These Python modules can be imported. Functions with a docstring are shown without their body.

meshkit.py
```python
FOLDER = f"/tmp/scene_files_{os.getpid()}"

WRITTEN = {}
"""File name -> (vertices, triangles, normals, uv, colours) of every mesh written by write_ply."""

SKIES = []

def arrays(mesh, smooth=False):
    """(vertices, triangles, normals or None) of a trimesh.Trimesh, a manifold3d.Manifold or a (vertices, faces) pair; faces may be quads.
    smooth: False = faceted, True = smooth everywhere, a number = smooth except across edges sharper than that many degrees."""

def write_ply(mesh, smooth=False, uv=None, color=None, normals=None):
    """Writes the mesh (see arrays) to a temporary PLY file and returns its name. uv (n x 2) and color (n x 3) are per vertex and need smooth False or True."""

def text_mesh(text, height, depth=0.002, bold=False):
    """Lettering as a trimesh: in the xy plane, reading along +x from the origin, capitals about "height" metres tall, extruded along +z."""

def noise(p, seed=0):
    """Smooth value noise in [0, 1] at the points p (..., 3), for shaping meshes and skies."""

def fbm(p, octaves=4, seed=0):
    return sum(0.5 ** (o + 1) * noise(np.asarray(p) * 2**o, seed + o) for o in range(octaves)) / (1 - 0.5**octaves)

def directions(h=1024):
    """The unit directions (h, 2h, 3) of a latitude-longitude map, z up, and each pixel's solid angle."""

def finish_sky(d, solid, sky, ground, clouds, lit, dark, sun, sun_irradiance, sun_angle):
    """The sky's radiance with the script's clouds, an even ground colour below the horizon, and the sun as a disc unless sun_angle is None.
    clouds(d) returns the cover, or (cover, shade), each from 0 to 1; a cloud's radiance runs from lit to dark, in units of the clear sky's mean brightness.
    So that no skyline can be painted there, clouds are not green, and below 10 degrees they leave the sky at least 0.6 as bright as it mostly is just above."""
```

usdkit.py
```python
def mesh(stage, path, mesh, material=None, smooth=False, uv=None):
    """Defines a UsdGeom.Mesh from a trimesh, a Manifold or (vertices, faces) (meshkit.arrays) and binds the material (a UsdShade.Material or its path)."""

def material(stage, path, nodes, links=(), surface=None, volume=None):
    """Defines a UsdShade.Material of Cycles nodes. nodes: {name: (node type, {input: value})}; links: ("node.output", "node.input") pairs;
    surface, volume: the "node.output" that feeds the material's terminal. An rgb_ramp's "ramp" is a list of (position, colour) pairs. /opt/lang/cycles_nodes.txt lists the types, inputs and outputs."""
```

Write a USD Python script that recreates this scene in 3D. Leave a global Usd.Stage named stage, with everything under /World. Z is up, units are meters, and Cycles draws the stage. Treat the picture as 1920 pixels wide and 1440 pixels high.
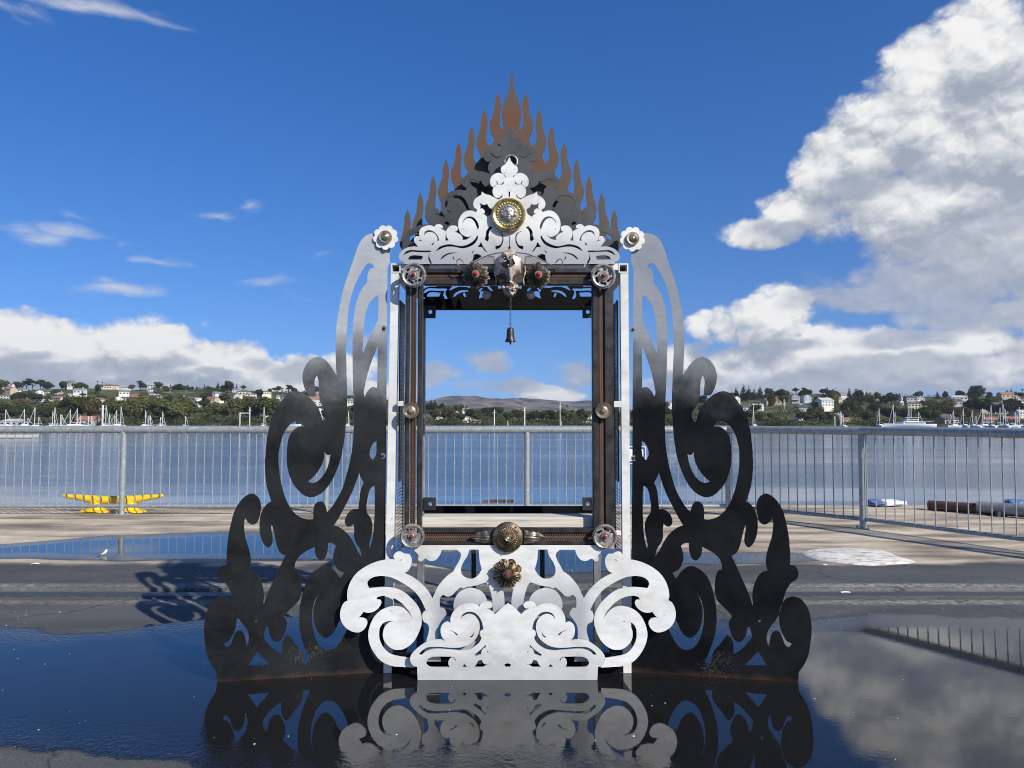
import math
import random

import numpy as np
import trimesh
from manifold3d import Manifold
from pxr import Gf, Sdf, Usd, UsdGeom, UsdLux, UsdShade, Vt
from shapely import affinity
from shapely.geometry import LineString, MultiPolygon, Point, Polygon, box as sh_box
from shapely.ops import transform as sh_transform, unary_union
from shapely.validation import make_valid

import meshkit
import usdkit

_material = usdkit.material


def material(stage_, path, nodes, links=(), surface=None, volume=None):
    """usdkit.material, with every clamped linear map_range followed by a clamp node"""
    nodes, links = dict(nodes), list(links)
    for k, (kind, ins) in list(nodes.items()):
        if kind == 'map_range' and ins.get('clamp') and ins.get('range_type', 'linear') == 'linear':
            lo, hi = sorted((ins.get('to_min', 0.0), ins.get('to_max', 1.0)))
            nodes[k + '_c'] = ('clamp', dict(min=lo, max=hi))
            links = [(k + '_c.result' if a == k + '.result' else a, b) for a, b in links] + [(k + '.result', k + '_c.value')]
    return _material(stage_, path, nodes, links, surface, volume)


usdkit.material = material

stage = Usd.Stage.CreateInMemory()
UsdGeom.SetStageUpAxis(stage, 'Z')
UsdGeom.SetStageMetersPerUnit(stage, 1.0)
UsdGeom.Xform.Define(stage, '/World')
UsdGeom.Scope.Define(stage, '/World/Looks')

# ---------------------------------------------------------------- camera (1.17 m above the wet quay, looking out over the estuary)
EYE = np.array([0.0, 0.0, 1.17])
FPX, HORIZON = 1442.0, 786.0                    # focal length and horizon row, in pixels of the 1920 x 1440 photograph
PITCH = math.atan((HORIZON - 720) / FPX)
cam = UsdGeom.Camera.Define(stage, '/World/camera')
cam.CreateHorizontalApertureAttr(36.0)
cam.CreateVerticalApertureAttr(27.0)
cam.CreateFocalLengthAttr(36.0 * FPX / 1920)
cam.CreateClippingRangeAttr(Gf.Vec2f(0.05, 60000))
cam.CreateExposureAttr(EXPOSURE := 0.28)
cam.AddTranslateOp().Set(Gf.Vec3d(*EYE))
cam.AddRotateXOp().Set(90 + math.degrees(PITCH))

# ---------------------------------------------------------------- sun and sky
SUN = np.array([1.06, -1.12, 1.0])
SUN /= np.linalg.norm(SUN)
SUN_EL, SUN_AZ = math.asin(SUN[2]), math.atan2(SUN[0], SUN[1])
sun = UsdLux.DistantLight.Define(stage, '/World/sun')
sun.CreateIntensityAttr(1.22)
sun.CreateAngleAttr(0.53)
sun.CreateColorAttr(Gf.Vec3f(1.0, 0.955, 0.88))
sun.GetPrim().CreateAttribute('inputs:normalize', Sdf.ValueTypeNames.Bool).Set(True)
sun.AddRotateZOp().Set(-math.degrees(SUN_AZ))
sun.AddRotateXOp().Set(-(90 - math.degrees(SUN_EL)))


def ray(u, v):
    """unit direction from the camera through a point of the photograph"""
    d = np.array([(u - 960) / FPX, 1.0, (720 - v) / FPX])
    c, s = math.cos(PITCH), math.sin(PITCH)
    d = np.array([d[0], d[1] * c - d[2] * s, d[1] * s + d[2] * c])
    return d / np.linalg.norm(d)


def at_y(u, v, y):
    d = ray(u, v)
    return EYE + d * (y / d[1])


def at_z(u, v, z=0.0):
    d = ray(u, v)
    return EYE + d * ((z - EYE[2]) / d[2])


# sky: single-scattering air, with cumulus, stratus and wisps as noise-edged clouds fixed to directions (azimuth, elevation)
sky_nodes, sky_links = {}, []


def sn(name, kind, **inputs):
    sky_nodes[name] = (kind, inputs)
    return name


def sl(a, b):
    sky_links.append((a, b))


def smath(name, op, a, b=None, clamp=False, c=None):
    ins = dict(math_type=op, use_clamp=clamp)
    for k, x in (('value1', a), ('value2', b), ('value3', c)):
        if isinstance(x, (int, float)):
            ins[k] = float(x)
    sn(name, 'math', **ins)
    for k, x in (('value1', a), ('value2', b), ('value3', c)):
        if isinstance(x, str):
            sl(x, f'{name}.{k}')
    return f'{name}.value'


sn('tc', 'texture_coordinate')
sn('sep', 'separate_xyz')
sl('tc.generated', 'sep.vector')
az = smath('az', 'arctan2', 'sep.x', 'sep.y')
el = smath('el', 'arcsine', 'sep.z')
sn('dirn', 'combine_xyz', z=0.0)
sl(az, 'dirn.x')
sl(el, 'dirn.y')
sn('sky', 'sky_texture', sky_type='single_scattering', sun_disc=False, sun_elevation=SUN_EL, sun_rotation=SUN_AZ, altitude=50.0, air_density=1.0, aerosol_density=0.35, ozone_density=2.2)
sn('zup', 'math', math_type='maximum', value2=0.0)
sl('sep.z', 'zup.value1')
sn('zlift', 'math', math_type='multiply_add', value2=0.86, value3=0.15)
sl('zup.value', 'zlift.value1')
sn('lift', 'combine_xyz')
sl('sep.x', 'lift.x')
sl('sep.y', 'lift.y')
sl('zlift.value', 'lift.z')
sl('lift.vector', 'sky.vector')
sn('skysat', 'hsv', hue=0.514, saturation=1.38, value=1.22, fac=1.0)
sl('sky.color', 'skysat.color')


def azel(u, v):
    d = ray(u, v)
    return math.atan2(d[0], d[1]), math.asin(d[2])


# warp the directions a little so that the blobs below get billowing edges
sn('stretch', 'mapping', scale=(1.0, 1.35, 1.0))
sl('dirn.vector', 'stretch.vector')
sn('wn', 'noise_texture', scale=9.0, detail=5.0, roughness=0.55)
sl('stretch.vector', 'wn.vector')
sn('wsub', 'mix', mix_type='subtract', fac=1.0, color2=(0.5, 0.5, 0.5))
sl('wn.color', 'wsub.color1')
sn('wmul', 'mix', mix_type='multiply', fac=1.0, color2=(0.10, 0.05, 0.0))
sl('wsub.color', 'wmul.color1')
sn('wadd', 'mix', mix_type='add', fac=1.0)
sl('dirn.vector', 'wadd.color1')
sl('wmul.color', 'wadd.color2')


def blobs(tag, items, src):
    """max over soft ellipses; items: (u, v, half-width px, half-height px[, weight])"""
    out = None
    for i, it in enumerate(items):
        a, e = azel(it[0], it[1])
        sa, se = it[2] / FPX, it[3] / FPX
        m = sn(f'{tag}m{i}', 'mapping', location=(-a / sa, -e / se, 0), scale=(1 / sa, 1 / se, 0))
        sl(src, f'{m}.vector')
        g = sn(f'{tag}g{i}', 'gradient_texture', gradient_type='spherical')
        sl(f'{m}.vector', f'{g}.vector')
        val = f'{g}.fac'
        if len(it) > 4:
            val = smath(f'{tag}w{i}', 'multiply', val, it[4])
        out = val if out is None else smath(f'{tag}x{i}', 'maximum', out, val)
    return out


def shifted(tag, dx, dy):
    m = sn(f'{tag}sh', 'mapping', location=(dx, dy, 0))
    sl('wadd.color', f'{m}.vector')
    return f'{m}.vector'


WHITE = [(1860, 110, 150, 110), (1720, 140, 80, 80, .9), (1700, 230, 140, 105), (1900, 280, 280, 190), (1630, 285, 110, 75), (1780, 380, 270, 115), (1570, 330, 110, 62, .95), (1500, 385, 105, 52, .95), (1430, 438, 95, 42, .95),
         (1900, 450, 190, 90), (1440, 610, 105, 70), (1475, 580, 60, 50, .8), (1560, 670, 180, 62), (1330, 610, 45, 30, .8), (1275, 672, 60, 44), (1720, 680, 160, 46), (1830, 650, 95, 42), (1400, 695, 170, 52, .95), (1890, 690, 130, 48), (1600, 720, 500, 30, .8),
         (10, 640, 130, 72), (120, 660, 125, 62), (280, 652, 115, 66), (400, 680, 140, 58), (520, 702, 120, 40), (660, 690, 80, 36, .85), (200, 705, 360, 46), (1020, 735, 70, 26), (1050, 740, 50, 18), (900, 760, 130, 20, .7), (700, 730, 120, 26, .7),
         (-160, 640, 170, 70), (-380, 660, 200, 60), (2080, 250, 220, 200), (2200, 560, 300, 150), (2500, 640, 300, 90)]
GREY = [(1850, 520, 340, 90), (1640, 560, 200, 42), (1500, 650, 90, 18, .7), (1680, 640, 110, 30), (1780, 470, 120, 60, .8), (1560, 712, 320, 26, .95), (1850, 590, 190, 44), (1300, 705, 110, 22, .9), (1690, 690, 260, 32, .85), (1330, 640, 60, 24, .5), (1440, 430, 110, 46, .62), (1560, 400, 120, 50, .5), (1760, 330, 190, 60, .45), (1620, 350, 150, 45, .5), (1900, 400, 130, 60, .6),
        (150, 692, 100, 24, .85), (330, 676, 95, 24, .85), (410, 692, 42, 22, .85), (30, 692, 95, 32, .8), (560, 692, 120, 24, .85), (230, 714, 300, 18, .8), (80, 668, 60, 16, .6), (480, 676, 60, 18, .6), (250, 690, 60, 16, .7), (915, 682, 66, 30, .9), (820, 702, 74, 26, .75), (960, 722, 120, 24, .9), (1085, 702, 75, 38, .75), (680, 642, 50, 22, .6), (2250, 480, 300, 120), (-200, 700, 200, 30, .8)]
WISP = [(90, 428, 130, 26, .8), (225, 545, 100, 22, .8), (300, 492, 80, 14, .6), (510, 520, 110, 30, .6), (400, 412, 60, 16, .7), (470, 395, 45, 28, .6), (140, 400, 50, 12, .4), (1120, 330, 60, 50, .35), (160, 6, 220, 26, .8), (420, 455, 60, 12, .35), (390, 596, 26, 12, .5), (330, 420, 70, 16, .45), (600, 470, 70, 20, .4), (560, 545, 90, 26, .5), (240, 460, 40, 14, .5), (200, 530, 60, 20, .6), (10, 10, 120, 30, .6)]
SUN_SHIFT = (0.010, 0.034)                      # towards the sun, for the clouds' own shading
sn('fine', 'noise_texture', scale=30.0, detail=7.0, roughness=0.60)
sl('stretch.vector', 'fine.vector')
fine_c = smath('finec', 'subtract', 'fine.fac', 0.5)
sn('mid', 'noise_texture', scale=7.0, detail=3.0, roughness=0.5)
sl('stretch.vector', 'mid.vector')
mid_c = smath('midc', 'subtract', 'mid.fac', 0.5)
# cauliflower heads: fractal cells, jittered by fine noise; evaluated twice for the light falling from the sun's side
sn('jit', 'mix', mix_type='subtract', fac=1.0, color2=(0.5, 0.5, 0.5))
sn('jn', 'noise_texture', scale=22.0, detail=5.0, roughness=0.6)
sl('stretch.vector', 'jn.vector')
sl('jn.color', 'jit.color1')
sn('jmul', 'mix', mix_type='multiply', fac=1.0, color2=(0.040, 0.036, 0.0))
sl('jit.color', 'jmul.color1')
sn('jadd', 'mix', mix_type='add', fac=1.0)
sl('stretch.vector', 'jadd.color1')
sl('jmul.color', 'jadd.color2')


def billow(tag, dx, dy, scale, detail):
    src = 'jadd.color'
    if dx or dy:
        m = sn(f'{tag}m', 'mapping', location=(dx, dy, 0))
        sl(src, f'{m}.vector')
        src = f'{m}.vector'
    sn(f'{tag}v', 'voronoi_texture', dimensions='2D', feature='smooth_f1', scale=scale, detail=detail, roughness=0.55, lacunarity=2.1, smoothness=0.55, use_normalize=True)
    sl(src, f'{tag}v.vector')
    return smath(f'{tag}b', 'subtract', 0.42, f'{tag}v.distance')


b1 = billow('b1', 0, 0, 19.0, 4.0)
b2 = billow('b2', 0.005, 0.012, 19.0, 4.0)
brel = smath('brel', 'subtract', b1, b2)
wd = blobs('W', WHITE, 'wadd.color')
wd2 = blobs('V', WHITE, shifted('V', SUN_SHIFT[0], SUN_SHIFT[1]))
wmask = smath('wmask', 'multiply', wd, 6.0, clamp=True)
wna = smath('wna', 'multiply', b1, 0.85)
wnb = smath('wnb', 'multiply_add', mid_c, 0.30, c=wna)
wnc = smath('wnc', 'multiply_add', fine_c, 0.46, c=wnb)
wdens = smath('wdens', 'multiply_add', wnc, 'wmask.value', c=wd)
sn('wcov', 'map_range', range_type='smoothstep', from_min=0.15, from_max=0.52, to_min=0.0, to_max=1.0, clamp=True)
sl(wdens, 'wcov.value')
# lit where the density falls off towards the sun, darker inside and below
lit0 = smath('lit0', 'subtract', wd, wd2)
lit1 = smath('lit1', 'multiply_add', lit0, 1.25, c=0.33)
lit1a = smath('lit1a', 'multiply_add', brel, 1.9, c=lit1)
lit1c = smath('lit1c', 'multiply_add', b1, 0.55, c=lit1a)
lit2 = smath('lit2', 'multiply_add', mid_c, 0.7, c=lit1c, clamp=True)
sn('wcol', 'rgb_ramp', ramp=[(0.0, (0.47, 0.53, 0.65)), (0.30, (0.64, 0.69, 0.78)), (0.55, (0.86, 0.89, 0.94)), (0.80, (1.08, 1.09, 1.10)), (1.0, (1.22, 1.21, 1.19))])
sl(lit2, 'wcol.fac')
gd = blobs('G', GREY, 'wadd.color')
gmask = smath('gmask', 'multiply', gd, 6.0, clamp=True)
gna = smath('gna', 'multiply', b1, 0.55)
gnb = smath('gnb', 'multiply_add', mid_c, 0.60, c=gna)
gnc = smath('gnc', 'multiply_add', fine_c, 0.40, c=gnb)
gdens = smath('gdens', 'multiply_add', gnc, 'gmask.value', c=gd)
sn('gcov', 'map_range', range_type='smoothstep', from_min=0.24, from_max=0.62, to_min=0.0, to_max=0.86, clamp=True)
sl(gdens, 'gcov.value')
sn('gcol', 'rgb_ramp', ramp=[(0.15, (0.46, 0.53, 0.67)), (0.55, (0.62, 0.67, 0.78)), (0.9, (0.84, 0.87, 0.93))])
gl0 = smath('gl0', 'multiply_add', brel, 1.2, c=0.40)
gl1 = smath('gl1', 'multiply_add', mid_c, 0.6, c=gl0)
gl = smath('gl', 'multiply_add', fine_c, 0.35, c=gl1, clamp=True)
sl(gl, 'gcol.fac')
sn('wis', 'mapping', scale=(0.55, 1.6, 1.0))
sl('stretch.vector', 'wis.vector')
sn('wisn', 'noise_texture', scale=20.0, detail=7.0, roughness=0.62, distortion=0.6)
sl('wis.vector', 'wisn.vector')
wisc = smath('wisc', 'subtract', 'wisn.fac', 0.5)
pd = blobs('P', WISP, 'wadd.color')
pdens = smath('pdens', 'multiply_add', wisc, 1.3, c=pd)
sn('pcov', 'map_range', range_type='smoothstep', from_min=0.22, from_max=0.95, to_min=0.0, to_max=0.75, clamp=True)
sl(pdens, 'pcov.value')
# scattered fair-weather clouds everywhere outside the view
sn('far', 'noise_texture', scale=2.3, detail=7.0, roughness=0.58)
sl('tc.generated', 'far.vector')
sn('farcov', 'map_range', range_type='smoothstep', from_min=0.60, from_max=0.72, to_min=0.0, to_max=0.85, clamp=True)
sl('far.fac', 'farcov.value')
sn('behind', 'map_range', from_min=0.72, from_max=0.50, to_min=0.0, to_max=1.0, clamp=True)   # azimuth away from the picture
sl('sep.y', 'behind.value')
farc = smath('farc', 'multiply', 'farcov.result', 'behind.result')
CLOUD = 6.2


def over(tag, under, colour, cover):
    sn(tag, 'mix', mix_type='mix')
    sl(under, f'{tag}.color1')
    if isinstance(colour, str):
        sl(colour, f'{tag}.color2')
    else:
        sky_nodes[tag][1]['color2'] = colour
    sl(cover, f'{tag}.fac')
    return f'{tag}.color'


def scaled(tag, colour, k):
    sn(tag, 'mix', mix_type='multiply', fac=1.0, color2=(k, k, k))
    sl(colour, f'{tag}.color1')
    return f'{tag}.color'


c0 = over('o0', 'skysat.color', tuple(CLOUD * x for x in (0.95, 0.97, 1.0)), farc)
c1 = over('o1', c0, tuple(CLOUD * x for x in (0.86, 0.90, 0.98)), 'pcov.result')
c2 = over('o2', c1, scaled('wk', 'wcol.color', CLOUD), 'wcov.result')
c3 = over('o3', c2, scaled('gk', 'gcol.color', CLOUD), 'gcov.result')
sn('bg', 'background_shader', strength=0.10)
sl(c3, 'bg.color')
sky_mat = usdkit.material(stage, '/World/Looks/sky', sky_nodes, sky_links, surface='bg.background')
dome = UsdLux.DomeLight.Define(stage, '/World/sky')
dome.CreateIntensityAttr(1.0)
UsdShade.MaterialBindingAPI.Apply(dome.GetPrim()).Bind(sky_mat)

# ---------------------------------------------------------------- helpers: prims
used = {}


def numbered(parent, name):
    k = used.get((parent, name), 0)
    used[(parent, name)] = k + 1
    return name if k == 0 else f'{name}_{k:03d}'


def path_of(parent):
    return '/World' if parent is None else str(parent.GetPath() if hasattr(parent, 'GetPath') else parent)


def tag(prim, label=None, cat=None, group=None, kind=None):
    for k, v in (('label', label), ('category', cat), ('group', group), ('kind', kind)):
        if v:
            prim.SetCustomDataByKey(k, v)
    return prim


def thing(name, label, cat, loc=(0, 0, 0), rotz=0.0, group=None, scale=None):
    x = UsdGeom.Xform.Define(stage, '/World/' + numbered('/World', name))
    x.AddTranslateOp().Set(Gf.Vec3d(*map(float, loc)))
    if rotz:
        x.AddRotateZOp().Set(math.degrees(rotz))
    if scale is not None:
        x.AddScaleOp().Set(Gf.Vec3f(*([scale] * 3 if np.ndim(scale) == 0 else scale)))
    return tag(x.GetPrim(), label, cat, group)


def joined(meshes):
    return meshes if not isinstance(meshes, (list, tuple)) else trimesh.util.concatenate(meshes)


def part(parent, name, mesh, mat, smooth=False, label=None, kind=None):
    p = usdkit.mesh(stage, f'{path_of(parent)}/' + numbered(path_of(parent), name), joined(mesh), mat, smooth).GetPrim()
    return tag(p, label, None, None, kind)


def struct(name, mesh, mat, smooth=False, kind='structure', label=None, cat=None):
    return tag(part(None, name, mesh, mat, smooth), label, cat, None, kind)


# ---------------------------------------------------------------- helpers: shapes
def boxm(x0, x1, y0, y1, z0, z1):
    m = trimesh.creation.box([x1 - x0, y1 - y0, z1 - z0])
    m.apply_translation([(x0 + x1) / 2, (y0 + y1) / 2, (z0 + z1) / 2])
    return m


def bevel_box(x0, x1, y0, y1, z0, z1, r=0.004):
    cx, cy, cz = (x0 + x1) / 2, (y0 + y1) / 2, (z0 + z1) / 2
    hx, hy, hz = (x1 - x0) / 2, (y1 - y0) / 2, (z1 - z0) / 2
    p = []
    for sx in (-1, 1):
        for sy in (-1, 1):
            for sz in (-1, 1):
                p += [(cx + sx * (hx - r), cy + sy * (hy - r), cz + sz * hz), (cx + sx * (hx - r), cy + sy * hy, cz + sz * (hz - r)), (cx + sx * hx, cy + sy * (hy - r), cz + sz * (hz - r))]
    return trimesh.convex.convex_hull(np.array(p))


def tube(points, r, n=8, closed=False):
    """a round bar along a polyline; r may vary along it"""
    p = np.asarray(points, float)
    r = np.broadcast_to(np.asarray(r, float), (len(p),))
    t = np.gradient(p, axis=0) if not closed else np.roll(p, -1, 0) - np.roll(p, 1, 0)
    t /= np.linalg.norm(t, axis=1, keepdims=True) + 1e-12
    ref = np.array([0, 0, 1.0]) if abs(t[0][2]) < 0.9 else np.array([0, 1.0, 0])
    u = np.cross(t[0], ref)
    u /= np.linalg.norm(u)
    rings = []
    for i in range(len(p)):
        u = u - t[i] * (u @ t[i])
        u /= np.linalg.norm(u) + 1e-12
        w = np.cross(t[i], u)
        a = np.arange(n) / n * 2 * math.pi
        rings.append(p[i] + r[i] * (np.cos(a)[:, None] * u + np.sin(a)[:, None] * w))
    v = np.vstack(rings)
    f = []
    m = len(p)
    for i in range(m if closed else m - 1):
        a0, b0 = i * n, ((i + 1) % m) * n
        for k in range(n):
            k1 = (k + 1) % n
            f += [(a0 + k, a0 + k1, b0 + k1), (a0 + k, b0 + k1, b0 + k)]
    if not closed:
        for e, base in ((0, 0), (1, (m - 1) * n)):
            for k in range(1, n - 1):
                f.append((base, base + k + 1, base + k) if e == 0 else (base, base + k, base + k + 1))
    me = trimesh.Trimesh(v, np.array(f), process=False)
    if me.volume < 0:
        me.invert()
    return me


def rod(a, b, r, n=10):
    return tube([a, b], r, n)


def revolve_y(profile, centre, n=32):
    """solid of revolution about the axis that points at the viewer (-y); profile: (radius, height towards the viewer)"""
    v, f = [], []
    prof = np.asarray(profile, float)
    a = np.arange(n) / n * 2 * math.pi
    for rr, hh in prof:
        v += [(centre[0] + rr * math.cos(k), centre[1] - hh, centre[2] + rr * math.sin(k)) for k in a]
    m = len(prof)
    for i in range(m - 1):
        for k in range(n):
            k1 = (k + 1) % n
            f += [(i * n + k, i * n + k1, (i + 1) * n + k1), (i * n + k, (i + 1) * n + k1, (i + 1) * n + k)]
    me = trimesh.Trimesh(np.array(v), np.array(f), process=True)
    me.fix_normals()
    return me


def revolve_z(profile, centre, n=20):
    me = revolve_y(profile, (0, 0, 0), n)
    v = me.vertices.copy()
    me.vertices = np.column_stack([v[:, 0], v[:, 2], -v[:, 1]]) + np.asarray(centre)
    me.fix_normals()
    return me


def relief(centre, radius, height, nr=14, na=96, back=0.0):
    """a round ornament facing the viewer: radius(a) and height(t, a), t from 0 (middle) to 1 (edge)"""
    a = np.arange(na) / na * 2 * math.pi
    t = np.linspace(0, 1, nr + 1)[1:]
    R = radius(a) if callable(radius) else np.full(na, radius)
    v = [(centre[0], centre[1] - float(height(np.zeros(1), np.zeros(1))[0]), centre[2])]
    for tt in t:
        h = height(np.full(na, tt), a)
        v += list(np.column_stack([centre[0] + R * tt * np.cos(a), centre[1] - h, centre[2] + R * tt * np.sin(a)]))
    f = [(0, 1 + (k + 1) % na, 1 + k) for k in range(na)]
    for i in range(nr - 1):
        b0, b1 = 1 + i * na, 1 + (i + 1) * na
        for k in range(na):
            k1 = (k + 1) % na
            f += [(b0 + k, b0 + k1, b1 + k1), (b0 + k, b1 + k1, b1 + k)]
    b1 = 1 + (nr - 1) * na
    n0 = len(v)
    v += list(np.column_stack([centre[0] + R * 0.97 * np.cos(a), np.full(na, centre[1] - back), centre[2] + R * 0.97 * np.sin(a)]))
    v.append((centre[0], centre[1] - back, centre[2]))
    for k in range(na):
        k1 = (k + 1) % na
        f += [(b1 + k, b1 + k1, n0 + k1), (b1 + k, n0 + k1, n0 + k), (len(v) - 1, n0 + k, n0 + k1)]
    me = trimesh.Trimesh(np.array(v), np.array(f), process=False)
    me.fix_normals()
    return me


def extrude_flat(polys, to3d, normal, thick):
    """polygons in photograph units -> plate: to3d maps (u, v) to its place on the front face; thickness goes along normal"""
    out = []
    for g in polys:
        q = sh_transform(lambda x, y, z=None: tuple(np.array([to3d(a, b)[1] for a, b in zip(np.atleast_1d(x), np.atleast_1d(y))]).T), g)
        if not q.is_valid:
            q = make_valid(q)
        for h in getattr(q, 'geoms', [q]):
            if h.geom_type != 'Polygon' or h.area < 1e-6:
                continue
            out.append(trimesh.creation.extrude_polygon(h, thick, engine='earcut'))
    return trimesh.util.concatenate(out)


def plate_mesh(polys, p0, e1, thick):
    """cut plate standing on the vertical plane through p0 along e1 (unit, horizontal); front face on the plane"""
    p0, e1 = np.asarray(p0, float), np.asarray(e1, float)
    n = np.array([-e1[1], e1[0], 0.0])               # away from the viewer
    if n[1] < 0:
        n = -n

    def to3d(u, v):
        d = ray(u, v)
        p = EYE + d * (((p0 - EYE) @ n) / (d @ n))
        return p, np.array([(p - p0) @ e1, p[2]])

    m = extrude_flat(polys, to3d, n, thick)
    v = m.vertices
    m.vertices = p0 * [1, 1, 0] + v[:, :1] * e1 + v[:, 1:2] * [0, 0, 1.0] + v[:, 2:3] * n
    m.fix_normals()
    return m


# ---------------------------------------------------------------- materials
def mat(name, nodes, links, surface='p.BSDF', volume=None):
    return usdkit.material(stage, f'/World/Looks/{name}', nodes, links, surface=surface, volume=volume)


def plain(name, colour, rough=0.5, metallic=0.0, spec=0.5, noise=None, amount=0.25, bump=0.0, bscale=None):
    """a principled material whose colour wanders by "amount" over a noise of scale "noise" """
    nodes = {'p': ('principled_bsdf', dict(base_color=colour, roughness=rough, metallic=metallic, specular_ior_level=spec))}
    links = []
    if noise:
        nodes['g'] = ('geometry', {})
        nodes['n'] = ('noise_texture', dict(scale=noise, detail=5.0, roughness=0.6))
        lo = tuple(c * (1 - amount) for c in colour)
        hi = tuple(min(1, c * (1 + amount)) for c in colour)
        nodes['r'] = ('rgb_ramp', dict(ramp=[(0.3, lo), (0.7, hi)]))
        nodes['rr'] = ('map_range', dict(from_min=0.3, from_max=0.7, to_min=max(rough - 0.12, 0.03), to_max=min(rough + 0.12, 1), clamp=True))
        links += [('g.position', 'n.vector'), ('n.fac', 'r.fac'), ('r.color', 'p.base_color'), ('n.fac', 'rr.value'), ('rr.result', 'p.roughness')]
        if bump:
            nodes['bn'] = ('noise_texture', dict(scale=bscale or noise * 4, detail=4.0))
            nodes['b'] = ('bump', dict(strength=bump, distance=0.01))
            links += [('g.position', 'bn.vector'), ('bn.fac', 'b.height'), ('b.normal', 'p.normal')]
    return mat(name, nodes, links)

Z_SILVER, Z_BLACK = None, None


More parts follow.
